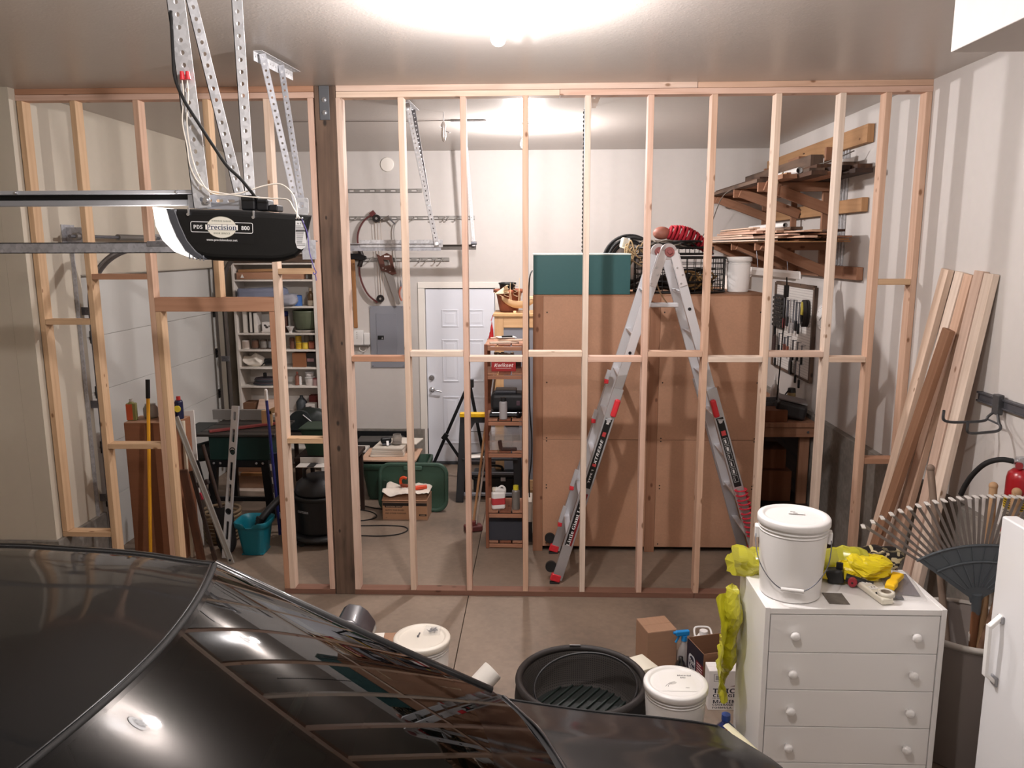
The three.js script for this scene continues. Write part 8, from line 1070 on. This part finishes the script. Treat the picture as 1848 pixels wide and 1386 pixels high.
  const ck = T('wall_clock', 'round white wall clock on the right wall beside the pegboard', 'clock', [3.64, 1.87, -1.63]); P(ck, 'case', lathe([[0, 0], [0.115, 0], [0.12, 0.01], [0.115, 0.026], [0.105, 0.022], [0, 0.022]], 40).rotateZ(Math.PI / 2).translate(3.652, 1.87, -1.63), std(0xd9d2ce, 0.4)); P(ck, 'dial', rod([3.63, 1.87, -1.63], [3.6285, 1.87, -1.63], 0.104, 0.104, 40), whitePlastic); for (let i = 0; i < 12; i++) { const a = i * Math.PI / 6; P(ck, 'hour_mark', rod([3.628, 1.87 + 0.088 * Math.cos(a), -1.63 + 0.088 * Math.sin(a)], [3.6272, 1.87 + 0.088 * Math.cos(a), -1.63 + 0.088 * Math.sin(a)], 0.004, 0.004, 8), blackPlastic); } for (const [a, l] of [[0.4, 0.06], [2.2, 0.075], [4.1, 0.05]]) P(ck, 'hand', stick([3.6265, 1.87, -1.63], [3.6265, 1.87 + l * Math.cos(a), -1.63 + l * Math.sin(a)], 0.006, 0.002, [0, 0, 1]), blackPlastic);
  // workbench
  const wb = T('workbench', 'brown wooden workbench against the right wall beside the storage box', 'workbench', [3.3, 0, -2.4]);
  P(wb, 'bench_top', bx(2.98, 3.598, 0.915, 0.955, -3.44, -1.48, 0.004), rackWood, { grain: 2 }); P(wb, 'end_apron', bx(3.0, 3.596, 0.825, 0.914, -1.535, -1.497, 0.003), rackWood); P(wb, 'front_apron', bx(2.985, 3.02, 0.825, 0.914, -3.4, -1.537, 0.003), rackWood, { grain: 2 });
  for (const [x, z] of [[3.49, -1.62], [3.04, -1.62], [3.49, -3.35], [3.04, -3.35]]) P(wb, 'leg', bx(x, x + 0.089, 0, 0.824, z, z + 0.038, 0.003), rackWood); P(wb, 'lower_shelf', bx(3.0, 3.59, 0.16, 0.185, -3.38, -1.56, 0.003), blackWood, { grain: 2 }); P(wb, 'back_board', bx(3.575, 3.595, 0.186, 0.824, -3.38, -1.65, 0.002), blackWood, { grain: 2 }); P(wb, 'apron_bolt', rot(cyl(0.012, 0.01, 0.008, 10), Math.PI / 2).translate(3.53, 0.87, -1.497), steel);
  carton(T('brown_carton', 'upper brown carton on the shelf beneath the workbench', 'box', [3.25, 0.475, -1.86], { ry: 0 }), 0.34, 0.18, 0.3, mapped(cardTex, 0xb08a70, 0.85)); carton(T('brown_carton', 'lower brown carton on the shelf beneath the workbench', 'box', [3.26, 0.186, -1.82], { ry: 0 }), 0.4, 0.28, 0.34, mapped(cardTex, 0xb08a70, 0.85)); carton(T('bench_carton', 'low brown carton on the near end of the workbench top', 'box', [3.17, 0.956, -1.62], { ry: 0.03 }), 0.36, 0.10, 0.2, mapped(cardTex, 0xb58e72, 0.85));
  const tb = T('black_tool_case', 'black sloping tool case on the near end of the workbench', 'case', [3.43, 0.956, -1.70], { ry: -0.25 }); P(tb, 'case_body', rb(0.26, 0.13, 0.3, 0.03, 3).rotateZ(-0.2).translate(0, 0.09, 0), std(0x1c1a1d, 0.5)); P(tb, 'white_cover', rb(0.25, 0.015, 0.25, 0.005).rotateZ(-0.2).translate(0.015, 0.165, -0.03), std(0x8a8586, 0.6));
  const vs = T('bench_vise', 'dark blue bench vise on the workbench beside the storage box', 'vise', [3.13, 0.956, -1.95], { ry: 0.2 }); P(vs, 'vise_base', rb(0.16, 0.06, 0.2, 0.015, 2).translate(0, 0.031, 0), std(0x1d2230, 0.5)); P(vs, 'vise_jaw', rb(0.12, 0.1, 0.06, 0.01, 2).translate(0, 0.11, 0.05), std(0x262c3c, 0.5)); P(vs, 'vise_jaw', rb(0.12, 0.1, 0.06, 0.01, 2).translate(0, 0.11, -0.06), std(0x262c3c, 0.5)); P(vs, 'vise_bar', rod([-0.1, 0.06, 0.12], [0.1, 0.06, 0.12], 0.008), steel);
  const rb2 = T('red_bottle', 'dark red bottle with a black cap at the back of the workbench', 'bottle', [3.19, 0.956, -2.5], { local: true }); P(rb2, 'bottle_body', lathe([[0, 0], [0.045, 0], [0.047, 0.01], [0.045, 0.17], [0.03, 0.22], [0.018, 0.24], [0, 0.24]], 26), std(0x5c2029, 0.35)); P(rb2, 'cap', cyl(0.022, 0.02, 0.05).translate(0, 0.235, 0), blackPlastic); const rb3 = T('purple_bottle', 'pinkish spray bottle with a dark top behind the vise', 'bottle', [3.27, 0.956, -2.3], { local: true }); P(rb3, 'bottle_body', lathe([[0, 0], [0.034, 0], [0.036, 0.01], [0.036, 0.15], [0.02, 0.19], [0.015, 0.22], [0, 0.22]], 24), std(0x8d4a5e, 0.35)); P(rb3, 'spray_head', rb(0.07, 0.04, 0.03, 0.01, 2).translate(-0.01, 0.235, 0), blackPlastic); P(rb3, 'white_label', lathe([[0.0366, 0.03], [0.037, 0.032], [0.037, 0.09], [0.0366, 0.092]], 24), paperWhite);
  const bx1 = T('dark_crate', 'dark red crate at the back of the workbench beside the storage box', 'crate', [3.10, 0.956, -2.75], { ry: 0 }); P(bx1, 'crate_body', rb(0.2, 0.26, 0.3, 0.006).translate(0, 0.131, 0), std(0x3e201f, 0.7)); P(bx1, 'crate_lid', rb(0.21, 0.02, 0.31, 0.004).translate(0, 0.272, 0), std(0x2e1817, 0.7));
  const wbt = T('white_bottle', 'cloudy white squeeze bottle on the workbench below the pegboard', 'bottle', [3.50, 0.956, -2.42], { local: true }); P(wbt, 'bottle_body', lathe([[0, 0], [0.04, 0], [0.043, 0.01], [0.043, 0.13], [0.03, 0.17], [0.012, 0.19], [0.008, 0.23], [0, 0.23]], 26), phy(0xd6d0cc, 0.4, { transmission: 0.3, thickness: 0 })); P(wbt, 'nozzle', cyl(0.01, 0.004, 0.06).translate(0, 0.228, 0), whitePlastic);
  const ct = T('cutting_tool', 'small yellow and black router on the workbench near the wall', 'power tool', [3.545, 0.956, -2.05], { ry: 0.3 }); P(ct, 'base', rb(0.12, 0.03, 0.12, 0.01, 2).translate(0, 0.016, 0), blackPlastic); P(ct, 'tool_body', cyl(0.042, 0.038, 0.14).translate(0, 0.03, 0), std(0xb9a070, 0.5)); P(ct, 'motor_cap', cyl(0.04, 0.034, 0.04).translate(0, 0.17, 0), blackPlastic); P(ct, 'cord', tube([[0, 0.2, 0], [-0.05, 0.19, 0.02], [-0.1, 0.12, 0.02], [-0.11, 0.02, 0.03]], 0.006), blackRubber);
  const gb = T('grey_bin', 'grey open bin with dark contents on the workbench top', 'bin', [3.36, 0.956, -2.05], { ry: 0.1 }); openCarton(gb, 0.22, 0.1, 0.25, grey, darkGrey, 0.005); P(gb, 'contents', lumpy(rb(0.19, 0.05, 0.2, 0.02, 5), 0.03, 18, 8).translate(0, 0.05, 0), blackMatte);
}

renderer.render(scene, camera);
